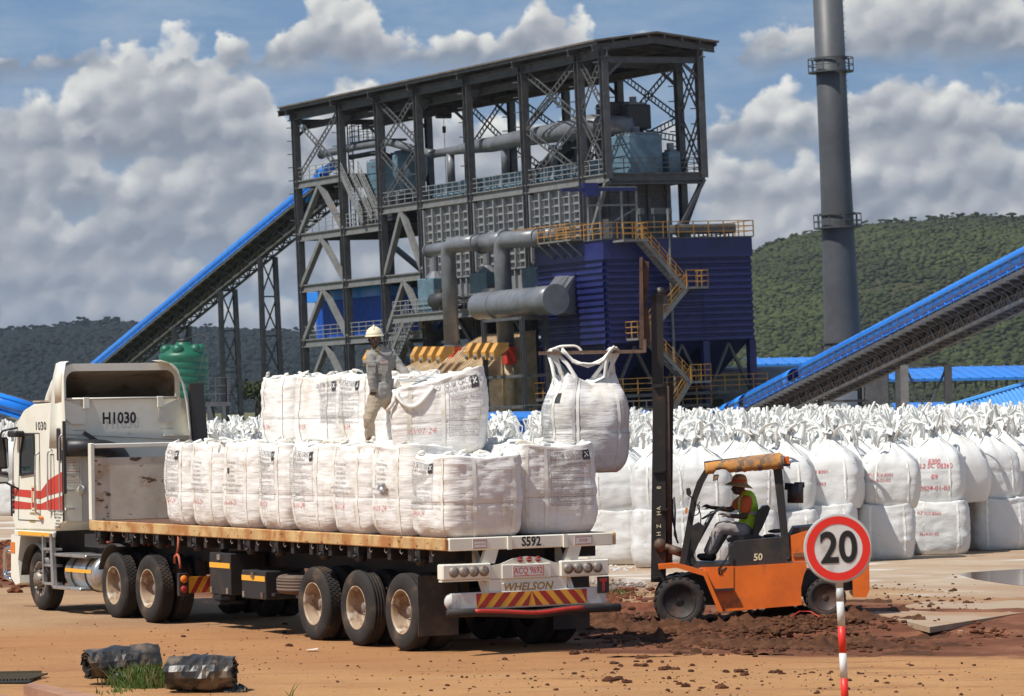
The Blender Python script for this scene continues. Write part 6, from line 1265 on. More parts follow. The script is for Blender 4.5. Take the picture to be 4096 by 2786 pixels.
def panel(b, f, u0, u1, t0, t1, parent, title=True, cross=True):
    m = MB(); W_ = (b.w if f in (0, 3) else b.d)/2; wd = (u1-u0)*W_; uc = (u0+u1)/2; e = .006/W_; et = .006/b.h
    for a in ((u0, u1, t0, t0+et), (u0, u1, t1-et, t1), (u0, u0+e, t0, t1), (u1-e, u1, t0, t1)): b.rect(m, f, *a, .0075, 8, 8)
    def left(s_, t_, size, **k):
        v, fc = text2d(s_, size, align='LEFT', res=1, **k); mx = max(x for x, y in v); q = min(1, (wd-.05)/mx); m.add([b.face(f, u0+(.025+x*q)/W_, t_+y/b.h, .0075) for x, y in v], fc)
    tt = t1
    if title: b.text(m, f, uc-.06/W_, t1-.045/b.h, T1[0], .085, bold=.012, sx=.8, res=1); b.text(m, f, uc-.06/W_, t1-.115/b.h, T1[1], .058, bold=.008, sx=.9, res=1); v = T1[2]; b.text(m, f, uc, t1-.165/b.h, v, .03, bold=.012, res=1, sx=(wd-.03)/.78); tt = t1-.185/b.h; b.rect(m, f, u0, u1, tt, tt+et, .0075, 8, 1)
    n = len(T2)
    for k, s_ in enumerate(T2): h = s_.isupper(); left(s_, tt-(k+.8)/(n+.6)*(tt-t0), .038 if h else .031, bold=.012)
    o = m.build('printed_panel', MGP, parent)
    if cross:
        m = MB(); b.rect(m, f, u1-.115/W_, u1-.008/W_, t1-.135/b.h, t1-.008/b.h, .0085, 3, 3); m.m = 1; c_u, c_t = u1-.06/W_, t1-.062/b.h; r = .034
        for sg in (-1, 1): m.add([b.face(f, c_u+a/W_, c_t+z/b.h, .0105) for a, z in ((-r, -r*sg+.009*sg), (-r+.014, -r*sg-.0), (r, r*sg-.009*sg), (r-.014, r*sg+.0))], [(0, 1, 2, 3)])
        m.build('cross_mark', [MPR, MBS], parent)
def tbag(loc, rz, dims, seed, label, group, face=1, deco='panel', red='09-01-24', strips=((1, -.58), (1, .52), (0, -.58), (0, .56)), n=7.0, fr=TF, top='flat', extra=None, prange=None, tilt=0.0):
    w, d, h = dims; root = thing('bulk_bag', label, 'bulk bag', loc, fr, group); root.matrix_world = fr.mat() @ Matrix.Translation(Vector(loc)) @ Matrix.Rotation(rz, 4, 'Z'); BASE[root.name] = Vector((0, 0, 0))
    b = Bag(w, d, h, seed, 'box', n); b.tilt = tilt; b.body(26, 40).build('bag_body', MBD, root); rng = random.Random(seed)
    for f, u in strips: m = MB(); m.smooth = True; b.strip(m, f, u, .01, .995, .052, .008, 22); m.build('webbing', MWB, root)
    for f in (0, 1): m = MB(); b.strip if False else None; m.add([b.face(f, -1+2*i/24, .42+e, .0045) for e in (0, .006) for i in range(25)], [(i, i+1, i+26, i+25) for i in range(24)]); m.build('seam', M_SEAM, root)
    if deco == 'panel': panel(b, face, *(prange or (-.86, .40, .34, .95)), root)
    elif deco == 'text':
        m = MB(); [b.text(m, face, -.25, t_, s_, .043, bold=.012, res=1, sx=.85) for s_, t_ in T3]; m.build('printed_panel', MGP, root)
    if red:
        m = MB(); v, fc = text2d(red, .11, res=1, shear=.25, bold=-.008); W_ = (w if face in (0, 3) else d)/2; m.add([b.face(face, -.35+x/W_*.9, .30+(y+.10*x*(rng.random()*.0+.3))/h, .008) for x, y in v], fc); m.build('marker_writing', MRW, root)
    if top == 'flat':
        for k in range(4):
            m = MB(); m.smooth = True; sx, sy = ((-1, -1), (1, -1), (1, 1), (-1, 1))[k]; a = Vector((sx*w*.46, sy*d*.46*rng.uniform(.5, 1), h*.985)); c = Vector((sx*w*rng.uniform(.0, .35), sy*d*rng.uniform(.1, .46), h+rng.uniform(.0, .05))); pts = [a+Vector((0, 0, -.08)), a+Vector((-sx*.01, -sy*.01, .03))]
            for i in range(1, 8): t_ = i/8; q = a.lerp(c, t_); q += Vector((sin(t_*pi)*rng.uniform(-.1, .1), sin(t_*pi)*rng.uniform(-.1, .1), .045+.03*sin(t_*9+k))); pts.append(q)
            m.pipe(bend(pts, .1, 2), .01, flat=(.05, .012)); m.build('lifting_loop', MWB, root)
        m = MB(); m.smooth = True       # gathered filling spout and crumpled cover cloth on top
        for k in range(4):
            a0 = rng.uniform(-.4, .4)*w; b0 = rng.uniform(-.4, .4)*d; L_ = rng.uniform(.15, .35); an = rng.uniform(0, pi); m_r = []
            for i in range(9):
                t_ = i/8; x = a0+cos(an)*(t_-.5)*L_*2; y = b0+sin(an)*(t_-.5)*L_*2; x = max(-w*.45, min(w*.45, x)); y = max(-d*.45, min(d*.45, y)); r = .012+.04*sin(pi*t_)*(.6+.6*abs(noise.noise((t_*4, k, seed)))); m_r.append([Vector((x-sin(an)*cos(q)*r*2.0, y+cos(an)*cos(q)*r*2.0, h+.012+sin(q)*r*.9+.02*noise.noise((x*7, y*7, seed+q)))) for q in [2*pi*j/8 for j in range(8)]])
            m.skin(m_r)
        m.build('folded_cover', MBD, root)
    if extra: extra(root, b)
    return root
M_SEAM = M('seam_grey', (.52, .50, .46), .8)
ybd = [9.2, 8.28, 7.11, 5.9, 4.82, 3.51, 2.25, 1.11, .0]
labs = ['first bag on the deck from the rusty headboard, print panel facing left', 'second deck bag from the headboard, smaller and creamy with a grey scuff', 'third deck bag from the headboard, the dirtiest with a dark grey band at the top', 'fourth deck bag from the headboard with a black cross mark by its strap', 'fifth deck bag from the headboard, leaning and stained brown at the bottom', 'sixth deck bag from the headboard with manufacturing date print', 'seventh deck bag from the headboard with a small torn silver patch', 'rear left deck bag, broad and stained, lowest of the row']
G_ = 'bulk bags loaded on the truck'
for i in range(8):
    y0, y1 = ybd[i], ybd[i+1]; d = y0-y1-.015; h = 1.17 if i < 7 else 1.02; rngb = random.Random(40+i)
    def patch(root, b, i=i):
        if i == 6: m = MB(); m.smooth = True; b.rect(m, 1, -.25, .1, .50, .58, .02, 5, 4); m.v = [(x+rngb.uniform(-.02, .0), y+rngb.uniform(-.03, .03), z+rngb.uniform(-.03, .03)) for x, y, z in m.v]; m.build('torn_patch', MK['alu'], root)
        if i == 2: m = MB(); b.rect(m, 1, -.55, -.38, .66, .73, .008, 3, 3); m.build('black_mark', MPR, root)
    st = ((1, -.62), (1, .50), (0, -.58), (0, .56)) if i < 7 else ((1, .78), (0, -.30), (0, .66))
    tbag((.63, (y0+y1)/2, DZ), rngb.uniform(-.03, .03), (1.16, d, h), 60+i, labs[i], G_, 1, 'panel' if i in (0, 3, 4, 7) else 'text', '09-01-24' if i != 3 else '09-0024', st, 6.0, extra=patch, prange=(-.9, .35, .36, .95))
for i in range(8):
    y0, y1 = ybd[i]-.05, ybd[i+1]+.12; d = y0-y1; last = i == 7
    lab = 'rear right deck bag with the full warning print, shaded by its neighbour' if last else ['far-side deck bag nearest the headboard', 'far-side deck bag, second from the headboard', 'far-side deck bag, third from the headboard', 'far-side deck bag, fourth from the headboard', 'far-side deck bag under the three stacked ones', 'far-side deck bag beside the standing worker', 'far-side deck bag under the big top bag'][i]
    tbag((1.83, (y0+y1)/2+(.10 if last else 0), DZ), .0 if last else .02, (1.18, d, 1.14), 80+i, lab, G_, 0, 'panel' if last else None, None, ((0, -.84), (0, -.36)) if last else ((0, .5),), 6.5, prange=(-.24, .76, .32, .95))
XU = .80; yu = [TF.on(0, px, 950, XU).y for px in (585, 657, 762, 845)]
ul = ['left of the three upright bags stacked on top behind the cab', 'middle of the three upright bags stacked on top, half its panel showing', 'right of the three upright top bags, with cross mark, behind the worker']
for i in range(3):
    d = yu[i]-yu[i+1]-.02; tbag((XU+.6, (yu[i]+yu[i+1])/2, 2.62), .0, (1.2, d, 1.0), 110+i, ul[i], G_, 1, None if i == 0 else 'panel', ('01-24', '01-24', '01-24')[i], ((1, -.5), (1, .62), (0, .3)), 6.0, top='flat', prange=((0, 0, 0, 0), (.38, .98, .36, .93), (-.95, .35, .36, .95))[i])
tbag((1.30, yu[3]-.66, 2.6), .1, (1.1, 1.1, .98), 120, 'far-side top bag mostly hidden behind the worker legs', G_, 1, None, None, ((1, .3),))
def drape(root, b):
    m = MB(); m.smooth = True; P = []
    for i in range(13): t_ = i/12; P.append(b.face(0, -.95+.85*t_, .97-.26*sin(pi*t_)-.02, .03))
    m.pipe(P, .01, flat=(.06, .02)); m.build('hanging_loop', MWB, root)
    m = MB(); m.smooth = True; P = [b.face(1, .9-.9*0, .99, .03), b.face(0, -.98, .9, .035), b.face(0, -1.0, .78, .04), b.face(1, .8, .66, .05)]; m.pipe(bend(P, .08, 4), [.02]*1+[.045]*0+[.02]*0 or .03, 8) if False else m.pipe(bend(P, .08, 4), .028, 8); m.build('rolled_lip', MBD, root)
big = tbag((.84, 1.70, 2.575), -.50, (1.22, 1.1, .96), 131, 'big single bag on top at the rear with its warning print and a looped strap', G_, 0, 'panel', '03/01-24', ((0, -.60), (0, .10), (1, .0)), 7.0, tilt=.16, extra=drape, prange=(.22, .88, .22, .94))
# the bag hanging from the forks
FZ = at(1331, 800, 52.6).z
q = at(1331, 1070, 52.6); HB_ = Vector((q.x, 52.75, q.z)); HH = at(1331, 842, 52.6).z-q.z
root = thing('hanging_bulk_bag', 'full white bag hanging by its loops from the forklift forks', 'bulk bag', HB_, WF); root.rotation_euler = (0, 0, .28); BASE[root.name] = Vector((0, 0, 0))
b = Bag(1.10, 1.06, HH, 201, 'hang', 4.2); b.body(28, 44).build('bag_body', MBD, root)
for f, u in ((0, -.62), (0, -.50), (0, .60), (1, .55), (1, -.5)): m = MB(); m.smooth = True; b.strip(m, f, u, .03, .995, .045, .008, 24); m.build('webbing', MWB, root)
panel(b, 1, -.55, .45, .36, .80, root, cross=False); m = MB(); b.rect(m, 1, .62, .86, .70, .80, .009, 3, 3); m.build('cross_mark', MPR, root)
for f in (0, 1, 2): m = MB(); m.add([b.face(f, -1+2*i/24, .39+e, .0045) for e in (0, .006) for i in range(25)], [(i, i+1, i+26, i+25) for i in range(24)]); m.build('seam', M_SEAM, root)
inv = Matrix.Translation(HB_) @ Matrix.Rotation(.28, 4, 'Z'); inv = inv.inverted()
FORKY = (52.42, 53.05)
for k, (sx, sy, fx) in enumerate(((-1, -1, -.42), (1, -1, .42), (1, 1, .40), (-1, 1, -.45))):
    yy = FORKY[0] if sy < 0 else FORKY[1]; hook = inv @ Vector((HB_.x+fx*1.0, yy, FZ+.035))
    l1 = b.P(sx, sy*.62, .985, .0); l2 = b.P(sx*.62, sy, .985, .0)
    for (p_, o_) in ((l1, -.05), (l2, .05)):
        m = MB(); m.smooth = True; e = hook+Vector((o_, 0, 0)); m.pipe([p_+Vector((0, 0, -.08)), p_, p_.lerp(e, .5)+Vector((0, 0, .0)), e+Vector((0, 0, -.07)), e], .01, flat=(.055, .012)); m.build('lifting_loop', MWB, root)
    m = MB(); m.smooth = True; m.pipe([hook+Vector((-.05, 0, 0)), hook+Vector((-.02, 0, .02)), hook+Vector((.03, 0, .02)), hook+Vector((.05, 0, 0))], .022, 6); m.build('loop_bight', MWB, root)
m = MB(); m.smooth = True; a_ = inv @ Vector((HB_.x-.33, FORKY[0]-.04, FZ+.03)); c_ = inv @ Vector((HB_.x+.42, FORKY[0]-.04, FZ+.05)); pts = [a_.lerp(c_, t/10)+Vector((0, 0, -.23*sin(pi*t/10)+.01*sin(t*2.2))) for t in range(11)]
m.pipe(pts, .026, 7); m.pipe([p+Vector((.0, -.02, .03*cos(i*1.3))) for i, p in enumerate(pts)], .02, 6); m.build('twisted_cord', MWB, root)
m = MB(); m.smooth = True; m.pipe(bend([inv @ Vector((HB_.x-.50, FORKY[0]+.1, FZ+.0)), inv @ Vector((HB_.x-.38, FORKY[0]-.02, FZ+.09)), inv @ Vector((HB_.x-.1, FORKY[0]-.02, FZ+.09)), inv @ Vector((HB_.x-.02, FORKY[0]-.03, FZ-.02))], .1), .02, 6); m.build('loop_bight', MWB, root)
# ------------------------------------------------------------ people (voxel-joined limbs, so each body is one skin)
def caps(m, p, q, r1, r2, n=12, sc=(1, 1)):
    p = Vector(p); q = Vector(q); d = (q-p); L = d.length
    if L < 1e-5: return m.ell(p, (r1, r1, r1))
    d.normalize(); rings = []
    for k in range(5): a = -pi/2+pi/2*k/4; rings.append(m.ring(p+d*(sin(a)*r1), d, max(cos(a)*r1, .001), n, None, sc))
    for k in range(5): a = pi/2*k/4; rings.append(m.ring(q+d*(sin(a)*r2), d, max(cos(a)*r2, .001), n, None, sc))
    return m.skin(rings)
def remesh(name, m, mat, vox, par, smooth=6, wr=0.0, ws=14.0):
    o = m.build(name, mat, None); md = o.modifiers.new('r', 'REMESH'); md.mode = 'VOXEL'; md.voxel_size = vox; md.use_smooth_shade = True
    ms_ = o.modifiers.new('s', 'SMOOTH'); ms_.factor = .5; ms_.iterations = smooth
    dg = bpy.context.evaluated_depsgraph_get(); dg.update(); me = bpy.data.meshes.new_from_object(o.evaluated_get(dg)); bpy.data.objects.remove(o)
    if wr:
        for v in me.vertices:
            c = v.co; k = noise.noise(c*ws)+.6*noise.noise(Vector((c.x*ws*.7, c.y*ws*.7, c.z*ws*2.4))); v.co = c+v.normal*(k*wr)
    me.materials.clear(); me.materials.append(mat)
    for p in me.polygons: p.use_smooth = True
    off = BASE.get(par.name, Vector((0, 0, 0))) if par else Vector((0, 0, 0))
    me.transform(Matrix.Translation(-off)); o = link(name, me, par); BASE[o.name] = off; return o
SK = M('skin_dark', (.070, .038, .025), .45, var=.1); SHIRT = M('work_shirt_grey', (.27, .262, .245), .85, 0, (.22, .21, .19), 6, .45, .65, bump=.004, bs=90); TROU = M('trousers_khaki', (.34, .28, .21), .85, 0, (.24, .15, .085), 2.5, .5, .68, bump=.004, bs=90)
HELM = M('helmet_cream', (.78, .72, .48), .3, 0, coat=.3); HIVIS = M('vest_yellow', (.50, .80, .03), .6, 0, bump=.004, bs=25); ORSH = M('shirt_orange', (.72, .13, .03), .7); GREYT = M('trousers_grey', (.36, .32, .31), .85, 0, (.28, .25, .24), 4, bump=.004, bs=70); STRAW = M('straw_hat', (.62, .40, .20), .75, 0, (.48, .29, .13), 20, bump=.003, bs=150); BOOT = M('boot_black', (.02, .018, .018), .6); REFL = M('reflective_grey', (.40, .42, .42), .35); CLOTH = M('neck_cloth', (.55, .52, .30), .8, 0, (.05, .05, .04), 60, .48, .52); EYEW = M('eye_white', (.5, .45, .4), .4)
def head(m, c, fwd, up, s=1.0):
    # c = head centre; returns with skull, jaw, nose, lips, ears
    fwd = Vector(fwd).normalized(); up = Vector(up); up = (up-fwd*up.dot(fwd)).normalized(); rt = fwd.cross(up); R_ = Matrix((rt, fwd, up)).transposed()
    def P(x, y, z): return Vector(c)+rt*x*s+fwd*y*s+up*z*s
    m.ell(P(0, -.012, .03), (.076*s, .098*s, .095*s), 16, 12, R_); m.ell(P(0, .022, -.045), (.058*s, .070*s, .068*s), 14, 10, R_); m.ell(P(0, .055, -.085), (.032*s, .030*s, .024*s), 10, 8, R_)
    caps(m, P(0, .088, .012), P(0, .106, -.022), .010*s, .017*s, 8); caps(m, P(-.018, .088, -.055), P(.018, .088, -.055), .012*s, .012*s, 8); caps(m, P(-.018, .086, -.070), P(.018, .086, -.070), .011*s, .011*s, 8)
    for sg in (-1, 1): m.ell(P(sg*.078, -.01, -.005), (.010*s, .020*s, .032*s), 8, 8, R_); m.ell(P(sg*.032, .078, .030), (.026*s, .014*s, .010*s), 8, 6, R_)
    return P, R_
def hand(m, wrist, d, palmn, curl=.5, s=1.0, side=1):
    # palm + four bent fingers + thumb leaving the side of the palm
    d = Vector(d).normalized(); n = Vector(palmn); n = (n-d*n.dot(d)).normalized(); x = d.cross(n)*side; w = Vector(wrist)
    for k in range(4): a = (k-1.5)*.020*s; caps(m, w+x*a*.7+d*.01, w+x*a+d*.085*s, .014*s, .012*s, 8)
    for k, L in enumerate((.066, .076, .070, .054)):
        a = (k-1.5)*.022*s; p = w+x*a+d*.085*s; dd = d
        for j in range(3): ang = curl*(.35+.55*j); e = p+(d*cos(ang)+n*sin(ang)).normalized()*L*s*(.45, .32, .26)[j]; caps(m, p, e, .0095*s*(1-.1*j), .0085*s*(1-.1*j), 7); p = e
    t0 = w+x*-.028*s+d*.025*s; t1 = t0+(x*-.75+d*.7+n*.3).normalized()*.040*s; t2 = t1+(x*-.25+d*.9+n*.5).normalized()*.032*s; caps(m, t0, t1, .013*s, .011*s, 8); caps(m, t1, t2, .011*s, .009*s, 8)
# ---- the worker standing on the load
def wk(x, y, dy=0.0): return at((1350+x*.3795)/K, (1250+y*.3795)/K, 49.75+dy)
WB = wk(340, 1372); W_ = thing('person', 'worker in grey shirt, khaki trousers and cream hard hat standing on the loaded bags', 'person', WB, WF)
hd = wk(393, 292, -.02); nk = wk(428, 385, .03); ch = wk(460, 470, .04); wa = wk(455, 800, .02); hp = wk(445, 885, .02)
shR, shL = wk(362, 462, -.02), wk(560, 440, .10); elR, waR = wk(352, 650, -.10), wk(378, 810, -.12); haR = wk(392, 880, -.10)
elL, waL = wk(655, 575, .02), wk(752, 690, -.12); hL1, kL1, aL1 = wk(400, 915, -.02), wk(330, 1130, -.12), wk(345, 1320, .0); hL2, kL2, aL2 = wk(500, 910, .10), wk(640, 1080, .20), wk(650, 1330, .30)
m = MB(); head(m, hd, (-.18, -1, -.10), (-.02, 0, 1)); caps(m, hd+Vector((.01, .02, -.08)), nk+Vector((0, .0, -.03)), .055, .062)
m.ell(ch.lerp(wa, .15), (.17, .10, .18)); caps(m, ch.lerp(wa, .3), wa, .09, .09); caps(m, wa, hp, .09, .10)
for a, b_, c in ((shR, elR, waR), (shL, elL, waL)): caps(m, ch.lerp(a, .5), a, .07, .055); caps(m, a, b_, .05, .040); caps(m, b_, c, .040, .028)
hand(m, waR, haR-waR, (0, 1, 0), .5); hand(m, waL, Vector((.9, -.2, -.35)), (0, 0, -1), .35)
for a, b_, c in ((hL1, kL1, aL1), (hL2, kL2, aL2)): caps(m, a, b_, .080, .055); caps(m, b_, c, .055, .038); caps(m, c, c+Vector((-.03, -.15, -.06)), .035, .03)
BW = remesh('body', m, SK, .010, W_, 4)
m = MB(); caps(m, nk+Vector((0, 0, -.03)), ch, .075, .12); m.ell(ch.lerp(wa, .12), (.215, .135, .20)); caps(m, ch.lerp(wa, .25), wa, .150, .150, sc=(1, .8)); caps(m, wa, wa+Vector((-.0, 0, -.07)), .15, .15)
for a, b_, c in ((shR, elR, waR), (shL, elL, waL)): caps(m, ch.lerp(a, .55), a, .095, .080); caps(m, a, b_, .076, .064); caps(m, b_, c.lerp(b_, .05), .064, .050)
remesh('shirt', m, SHIRT, .010, BW, 2, .011, 13)
m = MB()
for sg in (-1, 1): m.prism([nk+Vector((sg*.015, -.085, .02)), nk+Vector((sg*.075, -.05, .05)), nk+Vector((sg*.11, -.075, -.05)), nk+Vector((sg*.035, -.105, -.10))][::sg], (0, -.012, 0))
c_ = wk(425, 600, 0); 
for (x, y) in ((360, 590), (490, 570)): q = wk(x, y, -.15); m.bev(q+Vector((-.055, -.0, -.07)), q+Vector((.055, .012, .06)), .005); m.bev(q+Vector((-.06, -.008, .03)), q+Vector((.06, .004, .065)), .004)
m.build('collar_and_pockets', SHIRT, BW)
m = MB(); put_text(m, 'WHELSON', wk(487, 515, -.152), (1, 0, 0), (0, 0, 1), .022, bold=.01); m.build('chest_lettering', MRW, BW)
m = MB(); m.smooth = True; m.ell(nk+Vector((-.02, -.07, .0)), (.05, .04, .06)); m.ell(nk+Vector((.0, -.09, -.07)), (.04, .025, .07)); m.build('neck_cloth', CLOTH, BW)
m = MB(); m.ell(hp, (.160, .125, .12)); caps(m, wa+Vector((0, 0, -.05)), hp, .145, .15, sc=(1, .85))
for a, b_, c in ((hL1, kL1, aL1), (hL2, kL2, aL2)): caps(m, a, b_, .112, .078); caps(m, b_, c, .078, .066)
remesh('trousers', m, TROU, .010, BW, 2, .011, 12)
m = MB()
for a in (aL1, aL2): caps(m, a, a+Vector((0, 0, -.05)), .05, .048); caps(m, a+Vector((0, -.02, -.05)), a+Vector((-.03, -.16, -.07)), .045, .038)
remesh('boots', m, BOOT, .010, BW, 2)
m = MB(); m.smooth = True; R_ = Matrix.Rotation(-.05, 3, 'Y') @ Matrix.Rotation(.05, 3, 'X'); hc = hd+Vector((-.005, .0, .062)); rings = []
for k in range(9): a = pi/2*k/8; rings.append([hc+R_ @ Vector((cos(t)*cos(a)*.118, sin(t)*cos(a)*.135, sin(a)*.125)) for t in [2*pi*i/24 for i in range(24)]])
m.skin(rings); rings = [[hc+R_ @ Vector((cos(t)*r, sin(t)*r*1.12-(.03 if sin(t) < 0 else 0), z)) for t in [2*pi*i/24 for i in range(24)]] for r, z in ((.112, .012), (.128, .0), (.130, -.014), (.118, -.012))]; m.skin(rings, False); m.pipe([hc+R_ @ Vector((0, y, .126+.004-abs(y)*abs(y)*5.5)) for y in (-.10, -.05, 0, .05, .10)], .016, 6); m.build('hard_hat', HELM, BW)
m = MB(); m.smooth = True; m.ell(hd+Vector((0, .03, -.0)), (.098, .08, .045)); m.pipe([hd+Vector((-.08, -.03, .04)), hd+Vector((-.055, -.06, -.06)), hd+Vector((.0, -.075, -.115)), hd+Vector((.055, -.06, -.06)), hd+Vector((.08, -.03, .04))], .005, 5); m.build('helmet_strap', BOOT, BW)
m = MB(); m.smooth = True
for sg in (-1, 1): m.ell(hd+Vector((sg*.031-.016, -.094, .016)), (.010, .005, .005), 8, 6)
m.build('eyes', EYEW, BW)
# ------------------------------------------------------------ forklift (profile measured on its own vertical plane; x = towards the counterweight, y = away)
o_ = gp(1545, 1425); FKF = Frame(o_, Vector((cos(.07), -sin(.07)*.6, .055)).normalized(), Vector((sin(.07)*.6, cos(.07), 0)).normalized(), (-.055, 0, 1)); FKF.z = FKF.x.cross(FKF.y).normalized()
def fk(cx, cy, y=.0): return FKF.on(1, (2500+cx*.6871)/K, (1700+cy*.6871)/K, y)     # from the 1601 px close-up
FT = thing('forklift', 'orange five-tonne forklift with black mast raised, a tarp roof and mud on its tyres', 'forklift', (0, 0, 0), FKF)
OR = M('forklift_orange', (.78, .155, .015), .42, 0, (.66, .125, .015), 1.2, .5, .7, col3=(.22, .08, .03), ns3=1.8, lo3=.60, hi3=.74, st3=(1.5, 1, 1.2), var=.12, coat=.15); FB = M('forklift_black', (.028, .025, .024), .5, 0, (.07, .05, .035), 3, .5, .7); MAST = M('mast_rusty', (.022, .018, .016), .5, 0, (.07, .033, .02), 3.5, .56, .70, bump=.003, bs=40); CARR = M('carriage_brown', (.12, .065, .04), .6, 0, (.05, .03, .022), 4, .45, .65, bump=.003, bs=30); TARP = M('tarp_orange', (.55, .24, .05), .75, 0, (.22, .14, .09), 2.2, .46, .58, bump=.012, bs=9); TARPT = M('tarp_top_brown', (.20, .125, .08), .8, 0, (.30, .18, .08), 3, .5, .62); FORK = M('fork_steel', (.20, .13, .09), .5, .3, (.12, .07, .05), 5); FRU = M('forklift_tyre', (.028, .025, .023), .85, 0, (.08, .045, .03), 3, .45, .7, bump=.003, bs=30); SEAT = M('seat_vinyl', (.02, .02, .022), .4)
def fp(name, m, mat, par=FT): return m.build(name, mat, par)
def prof(pts, y0, y1, m=None): m = m or MB(); P = [fk(x, y, y0) for x, y in pts]; m.prism([(p.x, y0, p.z) for p in P], (0, y1-y0, 0)); return m
def ftyre(r, w, lugs, rr):
    m = MB(); m.smooth = True; m.lathe([(rr, .03), (rr*1.06, .0), (r*.80, -.01), (r*.93, .008), (r*.975, .03), (r*.98, w-.03), (r*.93, w-.008), (r*.8, w+.01), (rr*1.05, w), (rr, w-.03)], (0, 0, 0), (0, 1, 0), 40, caps=False); m.smooth = False
    for i in range(lugs):
        for h in (0, 1):
            a = 2*pi*(i+h*.5)/lugs; y0_ = 0.0 if h == 0 else w*.5; y1_ = w*.55 if h == 0 else w; q = []
            for rr_ in (r*.93, r*1.0): 
                for (yy, aa) in ((y0_, a), (y1_, a+.06), (y1_, a+.06+1.9/lugs*1.5), (y0_, a+1.9/lugs*1.5)): q.append((cos(aa)*rr_, yy, sin(aa)*rr_))
            m.add(q, [(4, 5, 6, 7), (0, 1, 5, 4), (1, 2, 6, 5), (2, 3, 7, 6), (3, 0, 4, 7)])
    R_ = MB(); R_.smooth = True; R_.lathe([(rr, .03), (rr*1.05, .01), (rr*.95, .015), (rr*.9, .05), (rr*.85, .10), (rr*.5, .11), (rr*.48, .07), (rr*.3, .06), (rr*.28, .03), (.005, .03)], (0, 0, 0), (0, 1, 0), 28)
    for i in range(8): a = 2*pi*i/8; R_.tube((cos(a)*rr*.66, .085, sin(a)*rr*.66), (cos(a)*rr*.66, .11, sin(a)*rr*.66), .016, n=6)
    return m.mesh('tyre', FRU), R_
def fwheel(cx, cy, r, w, lugs, rr, rm, y0):
    c = fk(cx, cy, 0); t_, R_ = ftyre(r, w, lugs, rr)
    for y, fl in ((y0, 0), (1.46-y0, 1)): o = link('wheel', t_, FT); BASE[o.name] = Vector((0, 0, 0)); o.location = (c.x, y, c.z); o.rotation_euler = (0, .3*fl, pi*fl); l2 = link('rim', R_.mesh('rim', rm), o)
c0_ = fk(320, 1035); rF = (c0_-fk(320, 1186)).length; c1_ = fk(1178, 1012)
fwheel(320, 1035, rF, .30, 22, rF*.60, M('front_rim', (.025, .02, .018), .6, 0, (.09, .05, .035), 6, .5, .7), -.02); fwheel(1172, 1012, (c1_-fk(1178, 1130)).length, .22, 20, (c1_-fk(1178, 1130)).length*.62, M('rear_rim', (.10, .055, .035), .6, 0, (.05, .03, .025), 6), .08)
# body: side tank panels, step, floor, hood, counterweight
body = [(440, 830), (635, 826), (1050, 800), (1060, 830), (1040, 880), (1025, 950), (1028, 1050), (568, 1088), (520, 960), (470, 860)]
fp('body_panel', prof(body, .10, .20), OR); fp('body_panel', prof(body, 1.26, 1.36), OR); fp('chassis', prof([(240, 900), (470, 850), (1330, 850), (1330, 960), (1040, 1000), (600, 1050), (300, 1050)], .30, 1.16), FB)
fp('step_recess', prof([(520, 828), (632, 822), (632, 952), (560, 962)], .085, .105), OR); fp('step_plate', prof([(523, 957), (632, 951), (634, 963), (526, 969)], .0, .12), FB)
fp('fender', prof([(192, 815), (302, 806), (470, 853), (492, 905), (572, 1090), (545, 1092), (458, 880), (298, 832), (196, 842)], -.04, .32), OR); fp('fender', prof([(192, 815), (302, 806), (470, 853), (492, 905), (572, 1090), (545, 1092), (458, 880), (298, 832), (196, 842)], 1.14, 1.50), OR)
fp('floor_plate', prof([(400, 815), (610, 808), (610, 830), (400, 834)], .14, 1.32), FB)
m = prof([(608, 826), (608, 715), (640, 680), (908, 655), (928, 700), (936, 805)], .16, 1.30); fp('engine_hood', m, FB)
p_ = fk(773, 772, .155); m = MB(); put_text(m, '50', (p_.x, .152, p_.z), (1, 0, .02), (0, 0, 1), .135, bold=.03, shear=.1, sx=.95); fp('lettering', m, MK['emblem'])
m = prof([(965, 645), (1060, 620), (1240, 600), (1330, 615), (1400, 700), (1422, 820), (1425, 960), (1405, 1005), (1330, 1005), (1325, 900), (1290, 835), (1180, 800), (1060, 795), (972, 800)], .12, 1.34); m2 = m; fp('counterweight', m, OR)
m = prof([(980, 748), (1045, 742), (1045, 768), (980, 772)], .10, .121); fp('counterweight_slot', m, M('slot_dark', (.25, .10, .04), .6)); fp('hood_lid', prof([(960, 645), (985, 600), (1240, 575), (1250, 600)], .3, 1.16), FB)
# overhead guard
for y in (.14, 1.24):
    m = prof([(862, 245), (912, 240), (966, 800), (926, 805)], y, y+.09); fp('rear_pillar', m, FB)
    m = prof([(462, 262), (500, 262), (458, 340), (420, 440), (352, 822), (316, 812), (385, 430), (420, 330)], y, y+.08); fp('front_pillar', m, FB)
m = prof([(468, 236), (915, 184), (918, 205), (470, 262)], .12, 1.36); fp('guard_roof', m, FB)
m = MB(); m.smooth = True; y0_, y1_ = .08, 1.40; rows = []
for i in range(31):
    t_ = i/30; x = 466+(918-466)*t_; yt = 232+(178-232)*t_; yb = 290+(256-290)*t_+8*noise.noise((i*.7, 3, 1)) - (22 if 3 < i < 9 else 0); a = fk(x, yt, y0_); b_ = fk(x, yb, y0_); r_ = []
    for (yy, zz) in ((y0_-.01, b_.z), (y0_-.015+.012*noise.noise((i*.9, 1, 1)), (a.z+b_.z)/2), (y0_-.0, a.z-.01), (y0_+.03, a.z+.012), ((y0_+y1_)/2, a.z-.004), (y1_-.03, a.z+.012), (y1_, a.z-.01), (y1_+.01, b_.z)): r_.append(Vector((a.x, yy, zz)))
    rows.append(r_)
